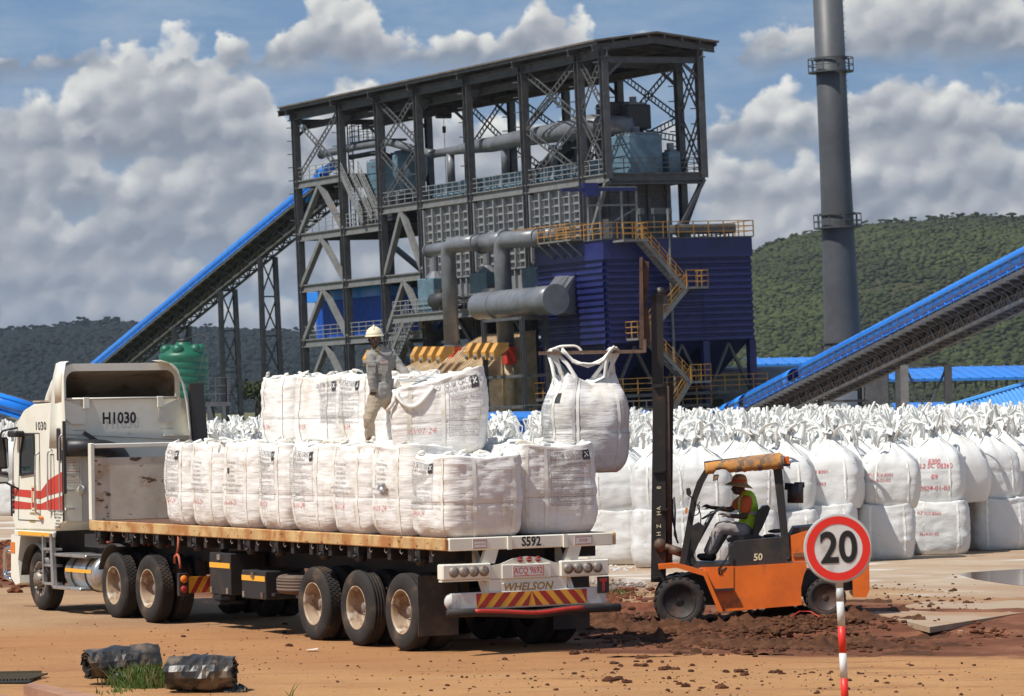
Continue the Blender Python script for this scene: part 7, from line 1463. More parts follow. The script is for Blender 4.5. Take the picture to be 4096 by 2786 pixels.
m.skin(rows, False, False); m.mi = [1 if (i % 8) in (3, 4) else 0 for i in range(len(m.f))]; o = fp('tarp_roof', m, [TARP, TARPT]); md = o.modifiers.new('t', 'SOLIDIFY'); md.thickness = .012
m = prof([(922, 188), (955, 183), (960, 228), (924, 232)], .2, .32); fp('beacon', m, M('beacon_orange', (.75, .16, .02), .3)); fp('beacon_base', prof([(922, 230), (962, 226), (962, 240), (922, 243)], .18, .34), FB)
def cyl(p, q, r, n=16, m=None): m = m or MB(); m.smooth = True; m.tube(p, q, r, n=n); return m
a = fk(930, 358, .35); b_ = fk(1030, 365, .35); m = cyl(a, b_, .05); c = fk(992, 345, .35); d = fk(992, 455, .35); cyl(c, d, .115, m=m); cyl(fk(985, 350, .35), fk(1045, 350, .35), .04, m=m); fp('air_filter', m, FB)
# seat, steering, dash, levers
m = prof([(756, 560), (765, 520), (800, 475), (835, 470), (846, 485), (835, 520), (800, 600), (770, 650), (745, 640)], .50, .96); fp('seat_back', m, SEAT); m = prof([(592, 672), (620, 655), (740, 640), (770, 640), (800, 655), (700, 680), (600, 684)], .48, .98); fp('seat_cushion', m, SEAT)
m = prof([(380, 600), (430, 570), (470, 600), (450, 640), (400, 760), (430, 830), (345, 830), (360, 700)], .55, .95); fp('dashboard', m, FB)
sc_ = fk(512, 512, .72); ax = (fk(530, 545, .72)-sc_); ax = Vector((-.42, 0, .9)).normalized(); m = MB(); m.smooth = True; ex = Vector((0, 1, 0)); ey = ax.cross(ex); m.pipe([sc_+ex*(cos(2*pi*i/24)*.175)+ey*(sin(2*pi*i/24)*.175) for i in range(25)], .014, 7, caps=False); m.pipe([sc_+ey*.17, sc_-ey*.17], .012, 6); m.pipe([sc_, fk(420, 680, .72)], .035, 8); m.ell(sc_, (.05, .05, .03)); fp('steering_wheel', m, SEAT)
m = MB(); m.smooth = True
for y in (.35, .42, .5): m.pipe(bend([fk(440, 580, y), fk(442, 520, y), fk(420, 470, y), fk(435, 450, y)], .05), .008, 6)
m.pipe(bend([fk(400, 530, .3), fk(430, 520, .3), fk(435, 470, .3), fk(415, 465, .3)], .04), .009, 6); fp('control_lever', m, FB)
m = prof([(355, 372), (378, 366), (388, 400), (372, 418), (358, 405)], .02, .06); m.smooth = True; m.pipe([fk(375, 410, .04), fk(395, 430, .12)], .01, 6); fp('side_mirror', m, FB)
m = prof([(515, 290), (548, 290), (540, 322), (512, 328)], .3, .33); m.m = 1; prof([(520, 296), (543, 296), (536, 318), (517, 322)], .295, .30, m); fp('rear_view_mirror', m, [FB, MK['mirror']])
m = prof([(352, 484), (366, 482), (362, 518), (350, 518)], .05, .12); fp('indicator', m, MK['lenso'])
m = MB(); m.smooth = True; m.pipe([fk(600, 830, .1), fk(575, 840, .08), fk(560, 850, .08), (fk(565, 868, .08)), fk(548, 868, .08), fk(545, 840, .08), fk(590, 780, .1), fk(608, 730, .1)], .012, 6); fp('seat_belt', m, SEAT); m = MB(); m.smooth = True; m.ell(fk(840, 645, .7), (.09, .12, .025)); m.ell(fk(880, 618, .8), (.12, .1, .03)); fp('folded_cloth', m, M('rag_brown', (.10, .07, .05), .9))
m = MB()
for x in (970, 975): m.smooth = True; m.ell(fk(955, 782, .1), (.03, .02, .03))
fp('lamp_knob', m, FB)
# mast: outer and inner rails, carriage, forks, chains, tilt cylinder
def rail_(cx0, cx1, top, bot, y0, y1, par=FT, mat=MAST, nm='mast_rail'):
    m = prof([(cx0, top), (cx1, top), (cx1, bot), (cx0, bot)], y0, y1); return fp(nm, m, mat)
def dx(px, py): return ((px*K-2500)/.6871, (py*K-1700)/.6871)
T_out, B_out = dx(1485, 872), dx(1482, 1322); T_in = dx(1480, 665)
for y in (.33, 1.01):
    x0, _ = dx(1482, 872); x1, _ = dx(1510, 872); a0, ay = dx(1477, 1322); a1, _ = dx(1514, 1322); m = prof([(x0, T_out[1]), (x1, T_out[1]), (a1-6, ay), (a0, ay)], y, y+.10); fp('mast_rail', m, MAST)
    x0, ty = dx(1477, 668); x1, _ = dx(1505, 668); a0, ay = dx(1484, 1150); a1, _ = dx(1508, 1150); m = prof([(x0, ty), (x1, ty), (a1, ay), (a0, ay)], y+.11 if y < .5 else y-.09, y+.19 if y < .5 else y-.01); fp('inner_rail', m, MAST)
x0, ty = dx(1508, 874); x1, by = dx(1528, 1290)
for y in (.42, .98): m = MB(); m.smooth = True; a = fk(x0+8, ty+6, y); b_ = fk(x1-24, by, y); m.tube(a, b_, .045, n=12); fp('lift_cylinder', m, CARR)
m = MB()
for y in (.56, .60, .82, .86):
    a = fk(x0+22, ty+10, y); b_ = fk(x1-10, by-20, y); n_ = 90
    for i in range(n_): e = a.lerp(b_, i/n_); m.box((e.x-.018, y-.012, e.z-.010), (e.x+.018, y+.012, e.z+.010))
fp('lift_chain', m, CARR)
m = prof([(x0, ty), (x1+2, ty+2), (x1-8, by), (x0-2, by)], .66, .74); fp('mast_channel', m, MAST)
m = MB()
for (px, py, w) in ((1484, 875, 46), (1482, 1068, 60), (1498, 1155, 40), (1480, 1310, 34)): x, y = dx(px, py); q = prof([(x, y), (x+w*K/.6871/K*.9, y-2), (x+w*.9, y+12), (x, y+14)], .28, 1.16, m)
fp('mast_crossbar', m, MAST)
m = prof([dx(1478, 668), dx(1516, 672), dx(1516, 690), dx(1478, 688)], .44, 1.0); m.smooth = True; q = fk(*dx(1499, 664), .5); m.tube((q.x, .45, q.z), (q.x, .56, q.z), .075, n=16); m.tube((q.x, .88, q.z), (q.x, .99, q.z), .075, n=16); fp('chain_pulley', m, MAST)
m = prof([dx(1451, 585), dx(1458, 583), dx(1462, 790), dx(1451, 790)], .30, 1.14); prof([dx(1458, 590), dx(1473, 595), dx(1470, 690), (dx(1476, 760)), dx(1474, 786), dx(1460, 786)], .46, .54, m); prof([dx(1458, 590), dx(1473, 595), dx(1470, 690), (dx(1476, 760)), dx(1474, 786), dx(1460, 786)], .9, .98, m); fp('carriage', m, CARR)
for yw in FORKY:
    y = (yw-FKF.o.y); a = FKF.loc(Vector((at(1466, 798, yw).x, yw, FZ))); b_ = FKF.loc(Vector((at(1222, 798, yw).x, yw, FZ+.0))); y = a.y
    m = MB(); t_ = a; m.beam(a, b_, .11, .04); m.beam(a+Vector((-.02, 0, .0)), fk(*dx(1463, 770), y), .11, .05, (1, 0, 0)); m.add([], []); fp('fork', m, FORK)
m = cyl(fk(205, 700, .3), fk(345, 745, .3), .05); cyl(fk(260, 722, .3), fk(340, 748, .3), .065, m=m); m.ell(fk(205, 700, .3), (.09, .08, .1)); fp('tilt_cylinder', m, CARR)
m = MB(); m.smooth = True; m.pipe([fk(285, 420, .4), fk(292, 500, .4), fk(288, 640, .4), fk(310, 690, .4)], .014, 6); m.pipe([fk(275, 430, .5), fk(280, 560, .5), fk(300, 660, .5)], .014, 6); fp('hydraulic_hose', m, FB)
for s_, cy in (('H', 635), ('Z', 590), ('H', 515), ('A', 487), ('8', 366)): p = fk(198, cy, .326); m = MB(); put_text(m, s_, (p.x, .326, p.z), (0, 0, 1), (-1, 0, 0), .085, bold=.01); fp('lettering', m, MK['emblem'])
# ---- the driver
def dr(x, y, dy=0.0): return at((2700+x*.3478)/K, (1800+y*.3478)/K, 52.85+dy)
D_ = thing('person', 'forklift driver in straw hat, yellow vest and orange shirt holding the steering wheel', 'person', dr(800, 990), WF)
hd = dr(735, 425); nk = dr(790, 500); ch = dr(835, 600); wa = dr(855, 820); hp = dr(815, 925)
shN, shF = dr(820, 590, -.17), dr(790, 570, .17); elN, wrN = dr(800, 770, -.24), dr(610, 760, -.19); elF, wrF = dr(640, 690, .20), dr(420, 665, .12)
hN, kN, aN = dr(800, 930, -.10), dr(520, 890, -.14), dr(400, 1150, -.08); hF, kF, aF = dr(800, 930, .10), dr(600, 880, .14), dr(420, 1170, .12)
m = MB(); head(m, hd, (-1, -.12, -.12), (-.1, 0, 1)); caps(m, hd+Vector((.02, 0, -.05)), nk+Vector((.0, 0, -.02)), .055, .06)
m.ell(ch.lerp(wa, .1), (.12, .17, .18)); caps(m, ch, wa, .12, .12); caps(m, wa, hp, .12, .14)
for a, b_, c in ((shN, elN, wrN), (shF, elF, wrF)): caps(m, ch.lerp(a, .6), a, .07, .06); caps(m, a, b_, .052, .042); caps(m, b_, c, .042, .028)
hand(m, wrN, dr(500, 725, -.14)-wrN, (-.3, .4, -.9), .55, side=-1); hand(m, wrF, dr(350, 640, .1)-wrF, (-.2, -.5, -.8), .9)
for a, b_, c in ((hN, kN, aN), (hF, kF, aF)): caps(m, a, b_, .085, .058); caps(m, b_, c, .056, .040)
BD = remesh('body', m, SK, .010, D_, 4)
m = MB(); caps(m, nk+Vector((.02, 0, -.03)), ch, .07, .125); m.ell(ch.lerp(wa, .1), (.140, .195, .20)); caps(m, ch.lerp(wa, .2), wa, .145, .145); caps(m, wa, hp+Vector((0, 0, .02)), .145, .150); remesh('hi_vis_vest', m, HIVIS, .011, BD, 3, .006, 14)
m = MB()
for a, b_ in ((shN, elN), (shF, elF)): caps(m, ch.lerp(a, .7), a, .092, .088); caps(m, a, a.lerp(b_, .50), .088, .080)
caps(m, nk+Vector((0, 0, -.01)), nk+Vector((.01, 0, -.06)), .07, .085); caps(m, hp+Vector((.06, 0, -.02)), hp+Vector((.1, 0, -.05)), .12, .09); remesh('orange_shirt', m, ORSH, .010, BD, 3, .004, 16)
m = MB(); m.smooth = True
for (x, y) in ((905, 715),): 
    c = dr(870, 740); c2 = dr(960, 690); m.skin([m.ring(c.lerp(dr(845, 805), .0)+Vector((0, 0, 0)), (0.25, 0, 1), r_, 24, (0, 1, 0), (1.24, 1)) for r_ in (.151,)]+[m.ring(c+Vector((.012, 0, .05)), (0.25, 0, 1), .152, 24, (0, 1, 0), (1.24, 1))], False)
m.build('reflective_band', REFL, BD)
m = MB(); m.ell(hp, (.15, .17, .12))
for a, b_, c in ((hN, kN, aN), (hF, kF, aF)): caps(m, a, b_, .115, .088); caps(m, b_, c, .086, .085)
remesh('trousers', m, GREYT, .011, BD, 3, .007, 12)
m = MB()
for a in (aN, aF): caps(m, a, a+Vector((.02, 0, -.08)), .055, .052); caps(m, a+Vector((.01, 0, -.09)), a+Vector((-.15, 0, -.09)), .05, .04)
remesh('boots', m, BOOT, .010, BD, 2)
m = MB(); m.smooth = True; hc = hd+Vector((.005, 0, .055)); ax_ = Vector((.10, 0, 1)).normalized(); rings = []
for r_, z in ((.205, -.055), (.17, -.028), (.125, .0), (.112, .02), (.104, .07), (.085, .105), (.05, .125), (.003, .13)): rings.append([hc+ax_*z+Vector((cos(t), sin(t)*.92, -.16*cos(t) if r_ > .12 else -.05*cos(t)))*r_ for t in [2*pi*i/28 for i in range(28)]])
m.skin(rings, True); m.build('straw_hat', STRAW, BD)
m = MB(); m.smooth = True; m.skin([[hc+ax_*z+Vector((cos(t), sin(t)*.92, -.05*cos(t)))*r_ for t in [2*pi*i/28 for i in range(28)]] for r_, z in ((.116, .018), (.111, .05))], False); m.build('hat_band', ORSH, BD)
# ------------------------------------------------------------ speed sign in front
SF = Frame(gp(1908, 1700) if False else Vector((0, 0, 0)), (1, 0, 0), (0, 1, 0), (0, 0, 1))
YS = 31.8; c = at(1902, 1245, YS); up = Vector((-.030, 0, 1)).normalized(); rt = Vector((1, .08, .030)).normalized(); fr_ = rt.cross(up).normalized()
foot = c-up*(c.z/up.z); SG = thing('speed_limit_sign', 'round red-rimmed speed limit 20 sign on a red and white striped pole', 'sign', foot, WF)
R0_ = 78*K/2*2/FPX*YS*.5*2*.5*2/2
R0_ = 79.0*K/FPX*YS
SW = M('sign_white', (.70, .69, .67), .5, 0, (.50, .49, .46), 3); SR = M('sign_red', (.76, .03, .018), .45); SB = M('sign_black', (.012, .012, .012), .5); SGY = M('sign_back', (.45, .45, .44), .5)
m = MB(); m.lathe([(R0_*.97, .012), (R0_, .006), (R0_, -.006), (R0_*.97, -.012)], c, -fr_, 64, up); o = m.build('sign_plate', SGY, SG)
def disc(r0, r1, off, name, mat):
    m = MB(); n = 72; a = [c-fr_*off*-1*-1+(rt*cos(2*pi*i/n)+up*sin(2*pi*i/n))*r1 for i in range(n)]
    if r0 <= 0: m.add(a, [tuple(range(n))])
    else: b = [c-fr_*off+(rt*cos(2*pi*i/n)+up*sin(2*pi*i/n))*r0 for i in range(n)]; m.add(a+b, [(i, (i+1) % n, n+(i+1) % n, n+i) for i in range(n)])
    return m.build(name, mat, o)
if fr_.y < 0: fr_ = -fr_
disc(0, R0_*.955, .0145, 'white_face', SW); disc(R0_*.70, R0_*.925, .0175, 'red_ring', SR)
m = MB(); put_text(m, '20', c-fr_*.019+up*-.004+rt*.002, rt, up, R0_*1.24, bold=.024, sx=.88, res=8); m.build('numerals', SB, o)
P0 = Vector((foot.x, foot.y+.02, 0)); top = c-up*(R0_*.4)+fr_*.022; P0 = foot+fr_*.022; L = (top-P0).length; d = (top-P0).normalized()
def zpx(py): return (at(1908, py, YS).z-P0.z)/d.z
edges = [L, zpx(1335), zpx(1366), zpx(1422), zpx(1483), zpx(1540), zpx(1602), zpx(1665), zpx(1725), zpx(1790), 0]
cols = ['sign_back', 'sign_back', 'w', 'r', 'w', 'r', 'w', 'r', 'w', 'r']
for i in range(len(edges)-1):
    m = MB(); m.smooth = True; a_, b_ = P0+d*max(0, edges[i+1]), P0+d*max(0, edges[i])
    if (b_-a_).length > .01: m.tube(a_, b_, 8.6*K/FPX*YS, n=20); m.build('pole_band', {'sign_back': SGY, 'w': SW, 'r': SR}[cols[i]], SG)
m = MB(); m.beam(c-up*.06+fr_*.02-rt*.06, c-up*.06+fr_*.02+rt*.06, .03, .03); m.build('clamp', SGY, SG)
# ------------------------------------------------------------ rolled black sheeting
PL = M('black_sheeting', (.026, .024, .023), .40, 0, (.18, .13, .085), 3.0, .46, .64, bump=.025, bs=4, spec=.5)
def roll(name, label, p, q, r, seed, flat=.8, open_end=1):
    p = Vector(p); q = Vector(q); d = (q-p).normalized(); t = thing(name, label, 'roll', (p+q)/2*Vector((1, 1, 0)) if False else ((p.x+q.x)/2, (p.y+q.y)/2, 0), WF); m = MB(); m.smooth = False; s = d.cross(Vector((0, 0, 1))).normalized(); u = s.cross(d); rings = []; N = 16; turns = 2.7
    nt_ = 46
    for i in range(N+1):
        f = i/N; c_ = p.lerp(q, f); rg = []
        for j in range(nt_+1):
            a = turns*2*pi*j/nt_-1.2; rr = r*(.38+.62*j/nt_); bulge = 1-.10*(2*f-1)**2; w_ = 1+.26*abs(noise.noise((cos(a)*2.2+seed, sin(a)*2.2, f*6)))+.10*noise.noise((cos(a)*1.5+seed, sin(a)*1.5, f*3))+.05*noise.noise((cos(a)*3, sin(a)*3+seed, f*5))+.008*noise.noise((a*3, f*12, seed)); rg.append(c_+s*cos(a)*rr*w_*bulge*1.12+u*(sin(a)*rr*w_*bulge*flat)+d*(.05*noise.noise((a*2, f, seed))*(1 if f in (0, 1) else 0)))
        rings.append(rg)
    m.skin(rings, False, False); o = m.build('rolled_sheet', PL, t); md = o.modifiers.new('t', 'SOLIDIFY'); md.thickness = .012
    return t
a, b = gp(245, 1538), gp(372, 1520)
g1_, g2_ = gp(232, 1560, 0), gp(380, 1537, 0)
roll('sheeting_roll', 'longer rolled black plastic sheet, dusty and folded, behind the grass tuft', Vector((gp(218, 1540).x, 43.3, .22)), Vector((gp(376, 1532).x, 43.6, .25)), .25, 3, .76)
m = MB()
g3, g4 = gp(392, 1590, 0), gp(512, 1578, 0)
roll('sheeting_roll', 'shorter glossy rolled black plastic sheet nearest the camera with a loose flap', Vector((gp(384, 1572).x, 41.75, .21)), Vector((gp(538, 1566).x, 41.7, .21)), .25, 9, .82)
t = thing('sheeting_flap', 'loose crumpled end of black sheeting lying right of the nearest roll', 'plastic sheet', (g4.x+.2, 41.7, 0), WF); m = MB(); m.smooth = True; n1 = 16
m.add([(gp(512, 1566).x+.27*i/n1, 41.5+.35*j/n1, .02+.17*(1-i/n1*.6)*abs(sin(j/n1*3.1))*(.6+.6*noise.noise((i*.4, j*.4, 2)))+.03*noise.noise((i*.9, j*.9, 5))) for j in range(n1+1) for i in range(n1+1)], [(j*(n1+1)+i, j*(n1+1)+i+1, (j+1)*(n1+1)+i+1, (j+1)*(n1+1)+i) for j in range(n1) for i in range(n1)]); m.build('flap', PL, t)
t = thing('sheeting_fold', 'low folded strip of black sheeting between the two rolls behind the grass', 'plastic sheet', (gp(360, 1530).x, 42.9, 0), WF); m = MB(); m.smooth = True; q0, q1 = gp(290, 1540), gp(385, 1530)
m.pipe([Vector((q0.x+(q1.x-q0.x)*i/14, 42.9+.05*sin(i), .07+.02*sin(i*2.2))) for i in range(15)], [.08+.012*sin(i*1.9) for i in range(15)], 10); m.build('fold', PL, t)
# ------------------------------------------------------------ grass tufts
GRS = M('grass_blade', (.06, .115, .02), .6, 0, (.17, .17, .06), 5, spec=.2)
def tuft(label, spots, n, h, seed):
    rng = random.Random(seed); m = MB()
    for _ in range(n):
        cx, cy, s = rng.choice(spots); p = gp(cx, cy); p = Vector((p.x+rng.gauss(0, s), p.y+rng.gauss(0, s*1.6), .0)); a = rng.uniform(0, 2*pi); L_ = h*rng.uniform(.45, 1.1); ln = rng.uniform(.1, .7); w = .006
        pts = [p+Vector((cos(a)*ln*L_*t*t, sin(a)*ln*L_*t*t, L_*t*(1-.25*t*ln))) for t in (0, .35, .7, 1)]; s_ = Vector((1, .1, 0))*w; m.add([pts[0]-s_, pts[0]+s_, pts[1]+s_, pts[1]-s_, pts[2]+s_*.7, pts[2]-s_*.7, pts[3]], [(0, 1, 2, 3), (3, 2, 4, 5), (5, 4, 6)])
    tag(m.build('grass_tuft', GRS), label, 'grass', kind='stuff')
tuft('green grass tuft growing between the two black rolls', [(300, 1562, .12), (330, 1560, .13), (350, 1560, .09), (275, 1552, .08)], 760, .30, 4)
tuft('small sprouts of grass in the red soil by the slab edge', [(1400, 1345, .12), (270, 1575, .09), (1395, 1352, .2)], 120, .09, 8)
m = MB(); p = gp(1000, 1700)
tuft('thin single grass blades at the bottom edge', [(660, 1592, .02)], 4, .28, 6)
# ------------------------------------------------------------ kerb, trench and grating at the lower left corner
KB = M('kerb_concrete', (.38, .20, .12), .85, 0, (.30, .15, .09), 2.5, bump=.008, bs=14)
k0, k1 = gp(75, 1560), gp(330, 1600); t = thing('concrete_kerb', 'low reddish concrete kerb at the lower left corner', 'kerb', k0, WF); d = (gp(300, 1606)-gp(72, 1562)); m = MB(); a = gp(74, 1549, .12); b = gp(330, 1600, .12); m.prism([(a.x, a.y, -.05), (b.x, b.y, -.05), (b.x-.25, b.y-.6, -.05), (a.x-.05, a.y-.42, -.05)], (0, 0, .17)); m.build('kerb_block', KB, t)
t = thing('concrete_kerb', 'broken end of concrete kerb at the very bottom left', 'kerb', gp(10, 1580), WF); m = MB(); a = gp(-30, 1568, .1); b = gp(120, 1596, .1); m.prism([(a.x, a.y, -.05), (b.x, b.y, -.05), (b.x, b.y-.5, -.05), (a.x, a.y-.5, -.05)], (0, 0, .14)); m.build('kerb_block', KB, t)
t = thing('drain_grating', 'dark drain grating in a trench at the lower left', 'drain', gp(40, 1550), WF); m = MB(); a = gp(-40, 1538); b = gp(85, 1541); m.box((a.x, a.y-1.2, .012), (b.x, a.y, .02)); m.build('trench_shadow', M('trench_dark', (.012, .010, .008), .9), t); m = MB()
for i in range(16): x = a.x+(b.x-a.x)*i/16; m.beam((x, a.y-.9, .03), (x+.12, a.y-.05, .035), .02, .02)
m.beam((a.x, a.y, .045), (b.x, a.y, .045), .03, .05); m.build('bar', M('grate_rust', (.10, .075, .04), .8), t)
# ------------------------------------------------------------ loose soil, clods and rubble
CL = M('soil_dark', (.075, .032, .017), .95, 0, (.125, .055, .028), 6, .45, .62, bump=.02, bs=18, spec=.15); CL2 = M('soil_red', (.17, .06, .032), .95, 0, (.10, .038, .022), 3, .45, .62, bump=.02, bs=14, spec=.15); GV = M('gravel_grey', (.24, .20, .17), .9, 0, (.17, .13, .11), 9, bump=.01, bs=30)
def clods(m, zones, rng):
    for (px, py, sx, sy, n, s0, s1) in zones:
        for _ in range(n):
            x = rng.gauss(px, sx); y = rng.gauss(py, sy); p = gp(x, y, 0); z = gz(p.x, p.y) if slabd(p.x, p.y) < 0 else SLABZ; s = s0+(s1-s0)*rng.random()**2.2; p = gp(x, y, z); blob(m, (p.x, p.y, z+s*.3), (s*rng.uniform(.8, 1.4), s*rng.uniform(.8, 1.3), s*rng.uniform(.5, .9)), rng, s > .05, .35)
rng = random.Random(21)
def heap(name, label, pts, hmax, seed, mat):
    # low banks of churned soil along a line of pixels (px, py, half width m)
    m = MB(); m.smooth = True; P = [gp(x, y) for x, y, w in pts]; W__ = [w for x, y, w in pts]; x0 = min(p.x for p in P)-.8; x1 = max(p.x for p in P)+.8; y0 = min(p.y for p in P)-1.3; y1 = max(p.y for p in P)+1.3; st = .045; nx = int((x1-x0)/st); ny = int((y1-y0)/st/1.3); vs = []; H = []
    for j in range(ny+1):
        for i in range(nx+1):
            x = x0+(x1-x0)*i/nx; y = y0+(y1-y0)*j/ny; best = 0
            for k in range(len(P)-1):
                a, b = P[k], P[k+1]; d = Vector((b.x-a.x, b.y-a.y)); t = max(0, min(1, ((x-a.x)*d.x+(y-a.y)*d.y)/max(d.length_squared, 1e-6))); w = W__[k]+(W__[k+1]-W__[k])*t; dd = sqrt((x-a.x-d.x*t)**2+((y-a.y-d.y*t)*.8)**2); best = max(best, 1-dd/w)
            n = noise.noise((x*1.7, y*1.4, seed)); n2 = abs(noise.noise((x*6, y*5, seed+3))); n3 = noise.noise((x*17, y*14, seed)); n4 = noise.noise((x*38, y*30, seed)); h = hmax*(max(0, best+n*.5)**.8)*(.35+.65*n2*2+.30*n3+.14*n4) if best > -.6 else 0
            h = h if best+n*.5 > .04 else -.05; H.append(h); vs.append((x, y, gz(x, y)+h-.012))
    fs = [(j*(nx+1)+i, j*(nx+1)+i+1, (j+1)*(nx+1)+i+1, (j+1)*(nx+1)+i) for j in range(ny) for i in range(nx)]; fs = [f for f in fs if max(H[k] for k in f) > -.04]
    m.add(vs, fs); tag(m.build(name, mat), label, 'soil', kind='stuff')
heap('soil_bank', 'dark churned soil banks in front of the forklift wheels', [(1345, 1405, .45), (1450, 1432, .6), (1600, 1428, .55), (1700, 1418, .5), (1830, 1412, .45), (1950, 1420, .35)], .17, 5, CL)
heap('soil_bank', 'dark churned soil bank nearest the road', [(1500, 1455, .3), (1600, 1462, .4), (1720, 1468, .45), (1830, 1470, .4), (1880, 1468, .25)], .15, 9, CL)
heap('soil_bank', 'tapering tongue of dark soil right of the sign pole', [(1920, 1455, .3), (2020, 1468, .35), (2120, 1474, .15)], .12, 14, CL)
heap('soil_bank', 'red earth and rubble between truck tail and forklift', [(1340, 1372, .5), (1420, 1378, .5), (1490, 1385, .3)], .12, 19, CL2)
heap('soil_bank', 'red earth bank beside the front wheel of the truck', [(-40, 1300, 1.6), (25, 1290, 1.6), (60, 1290, 1.0)], .35, 23, CL2)
m = MB(); m.smooth = False; clods(m, [(1600, 1425, 150, 12, 700, .01, .06), (1750, 1465, 110, 9, 450, .01, .055), (1990, 1465, 60, 7, 160, .01, .05), (1850, 1415, 80, 10, 260, .01, .06), (1400, 1405, 60, 14, 220, .01, .06), (2130, 1370, 60, 18, 90, .01, .045), (2050, 1345, 50, 14, 50, .01, .03), (1480, 1450, 70, 10, 160, .01, .045)], rng); tag(m.build('soil_clods', CL), 'crumbly dark soil clods scattered over the churned banks', 'soil', kind='stuff')
m = MB(); clods(m, [(1390, 1352, 45, 12, 260, .015, .06), (20, 1285, 25, 22, 260, .03, .14), (10, 1245, 20, 8, 60, .03, .12), (2230, 1440, 50, 10, 60, .01, .05)], rng); tag(m.build('rubble', [CL2]), 'reddish rubble stones by the slab edge', 'rubble', kind='stuff')
m = MB(); clods(m, [(1405, 1332, 40, 5, 420, .01, .035), (1360, 1338, 20, 5, 120, .01, .035)], rng); tag(m.build('gravel', GV), 'grey gravel spilled along the slab edge behind the truck', 'gravel', kind='stuff')
m = MB(); clods(m, [(1400, 1291, 30, 5, 120, .008, .03)], rng); tag(m.build('spilled_powder', M('powder_white', (.62, .63, .63), .9)), 'white spilled powder crumbs on the slab', 'powder', kind='stuff')
m = MB(); clods(m, [(1200, 1530, 700, 40, 420, .004, .02), (500, 1440, 260, 40, 220, .004, .018), (1600, 1545, 350, 20, 260, .005, .028), (300, 1500, 260, 30, 120, .004, .014)], rng); tag(m.build('road_crumbs', CL), 'small soil crumbs scattered on the dirt road', 'soil', kind='stuff')
m = MB(); clods(m, [(900, 1500, 700, 45, 260, .003, .011), (1900, 1530, 300, 25, 250, .003, .012)], random.Random(3)); tag(m.build('pebbles', GV), 'tiny pale pebbles strewn over the dirt road', 'gravel', kind='stuff')
# larger single clods on the road, each its own
spots = [(1335, 1482, .045), (1355, 1479, .04), (1302, 1486, .05), (1150, 1498, .03), (1328, 1497, .03), (1460, 1495, .045), (1443, 1503, .03), (1477, 1503, .035), (1452, 1513, .05), (1390, 1507, .045), (1408, 1513, .03), (1400, 1521, .03), (1510, 1521, .05), (1522, 1519, .045), (1535, 1520, .035), (1566, 1512, .03), (1570, 1525, .035), (1648, 1527, .035), (1680, 1527, .05), (1690, 1533, .04), (1760, 1528, .045), (1775, 1531, .03), (1378, 1547, .055), (1395, 1544, .05), (1425, 1551, .045), (1560, 1560, .04), (1538, 1554, .035), (1640, 1563, .045), (1846, 1528, .03), (1925, 1546, .035), (1990, 1548, .025), (1860, 1575, .035), (420, 1446, .03), (645, 1418, .03), (655, 1467, .035), (645, 1437, .03), (880, 1458, .04), (895, 1462, .03), (1118, 1464, .03), (1195, 1470, .03)]
words = ['leftmost', 'flat', 'knobbly', 'small round', 'dark', 'crumbly', 'broad', 'thin']
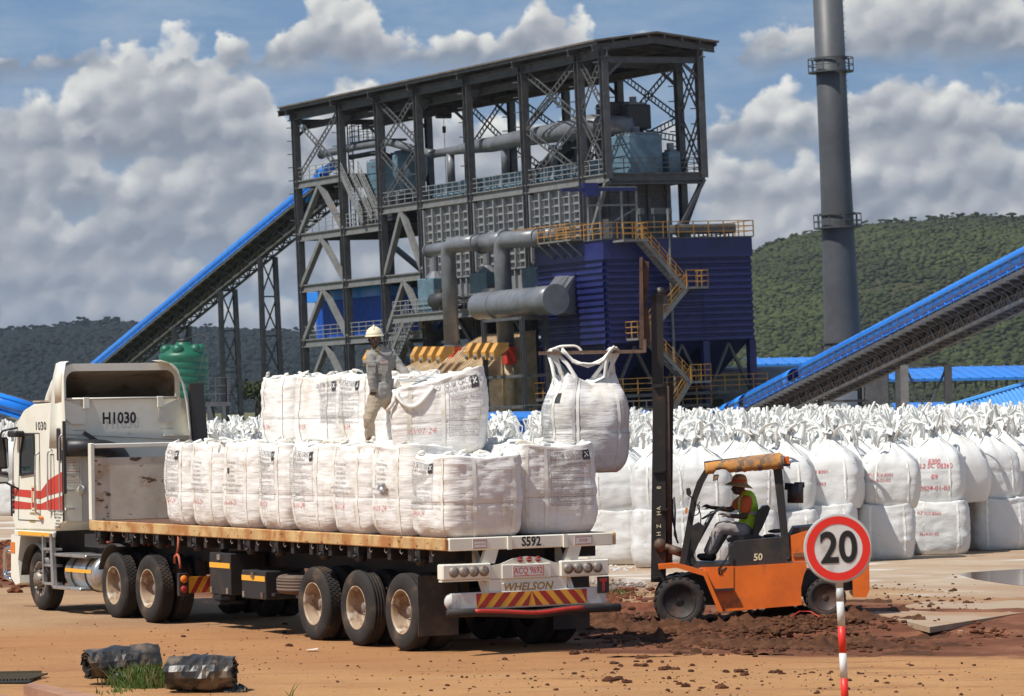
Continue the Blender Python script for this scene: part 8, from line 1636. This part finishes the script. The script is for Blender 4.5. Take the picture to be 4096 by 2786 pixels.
for i, (px, py, s) in enumerate(spots):
    m = MB(); p = gp(px, py, gz(*gp(px, py).xy)); r2 = random.Random(i); z = p.z
    for k in range(3 if s > .04 else 2): blob(m, (p.x+r2.uniform(-1, 1)*s, p.y+r2.uniform(-1, 1)*s, z+s*.25), (s*r2.uniform(.7, 1.2), s*r2.uniform(.7, 1.1), s*r2.uniform(.4, .8)), r2, True, .45)
    zone = 'below the forklift front wheel' if px > 1500 and px < 1620 else 'below the rear end of the truck' if 1280 < px <= 1500 else 'left of the sign pole' if 1620 <= px < 1900 else 'right of the sign pole' if px >= 1900 else 'near the truck wheels'
    grp_ = [q for q in spots if ('below the forklift front wheel' if 1500 < q[0] < 1620 else 'below the rear end of the truck' if 1280 < q[0] <= 1500 else 'left of the sign pole' if 1620 <= q[0] < 1900 else 'right of the sign pole' if q[0] >= 1900 else 'near the truck wheels') == zone]
    rk = sorted(grp_).index((px, py, s)); ords = ['first', 'second', 'third', 'fourth', 'fifth', 'sixth', 'seventh', 'eighth', 'ninth', 'tenth', 'eleventh', 'twelfth', 'thirteenth', 'fourteenth']
    tag(m.build('soil_clod', CL), f"{'big' if s > .043 else 'small'} soil clod {zone}, {ords[rk]} from the left there", 'clod', 'soil clods on the dirt road')
# small litter
t = thing('wood_block', 'small broken pale brick lying on red soil at the right', 'brick', gp(2215, 1441), WF); p = gp(2235, 1442); m = MB(); m.bev((p.x-.14, p.y-.06, 0), (p.x+.1, p.y+.06, .05), .008); m.build('brick_piece', M('brick_tan', (.42, .24, .14), .85), t); m = MB(); m.bev((p.x-.35, p.y+.02, 0), (p.x-.28, p.y+.09, .07), .008); m.build('brick_chip', M('brick_tan2', (.42, .24, .14), .85), t)
m = MB(); m.smooth = True; P_ = [gp(x, y, .13) for x, y in ((1795, 1412), (1815, 1404), (1840, 1403), (1860, 1410))]; m.pipe([Vector((p.x, p.y, .20+.03*sin(i*1.2))) for i, p in enumerate(P_)], .008, 6); tag(m.build('red_strap', MK['red']), 'thin bright red strap lying on the churned soil', 'strap')
m = MB(); p = gp(706, 1478); m.add([(p.x-.07, p.y, .012), (p.x+.08, p.y-.02, .02), (p.x+.09, p.y+.12, .03), (p.x-.05, p.y+.1, .015)], [(0, 1, 2, 3)]); tag(m.build('paper_scrap', MK['plate']), 'small white scrap of paper on the dirt below the truck', 'paper')
# ------------------------------------------------------------ haze: pale even air over the whole valley
m = bpy.data.materials.new('air_haze'); m.use_nodes = True; t = NT(m.node_tree); t.n.remove(t.n['Principled BSDF']); v = t.node('ShaderNodeVolumePrincipled')
v.inputs['Color'].default_value = (.72, .83, 1, 1); v.inputs['Density'].default_value = .000045; v.inputs['Anisotropy'].default_value = .2
t.l.new(v.outputs[0], t.n['Material Output'].inputs['Volume'])
mb = MB(); mb.box((-9500, -600, -12), (9500, 12500, 320)); tag(mb.build('haze', m), 'thin pale haze lying over the valley and its hills', 'haze', kind='stuff')
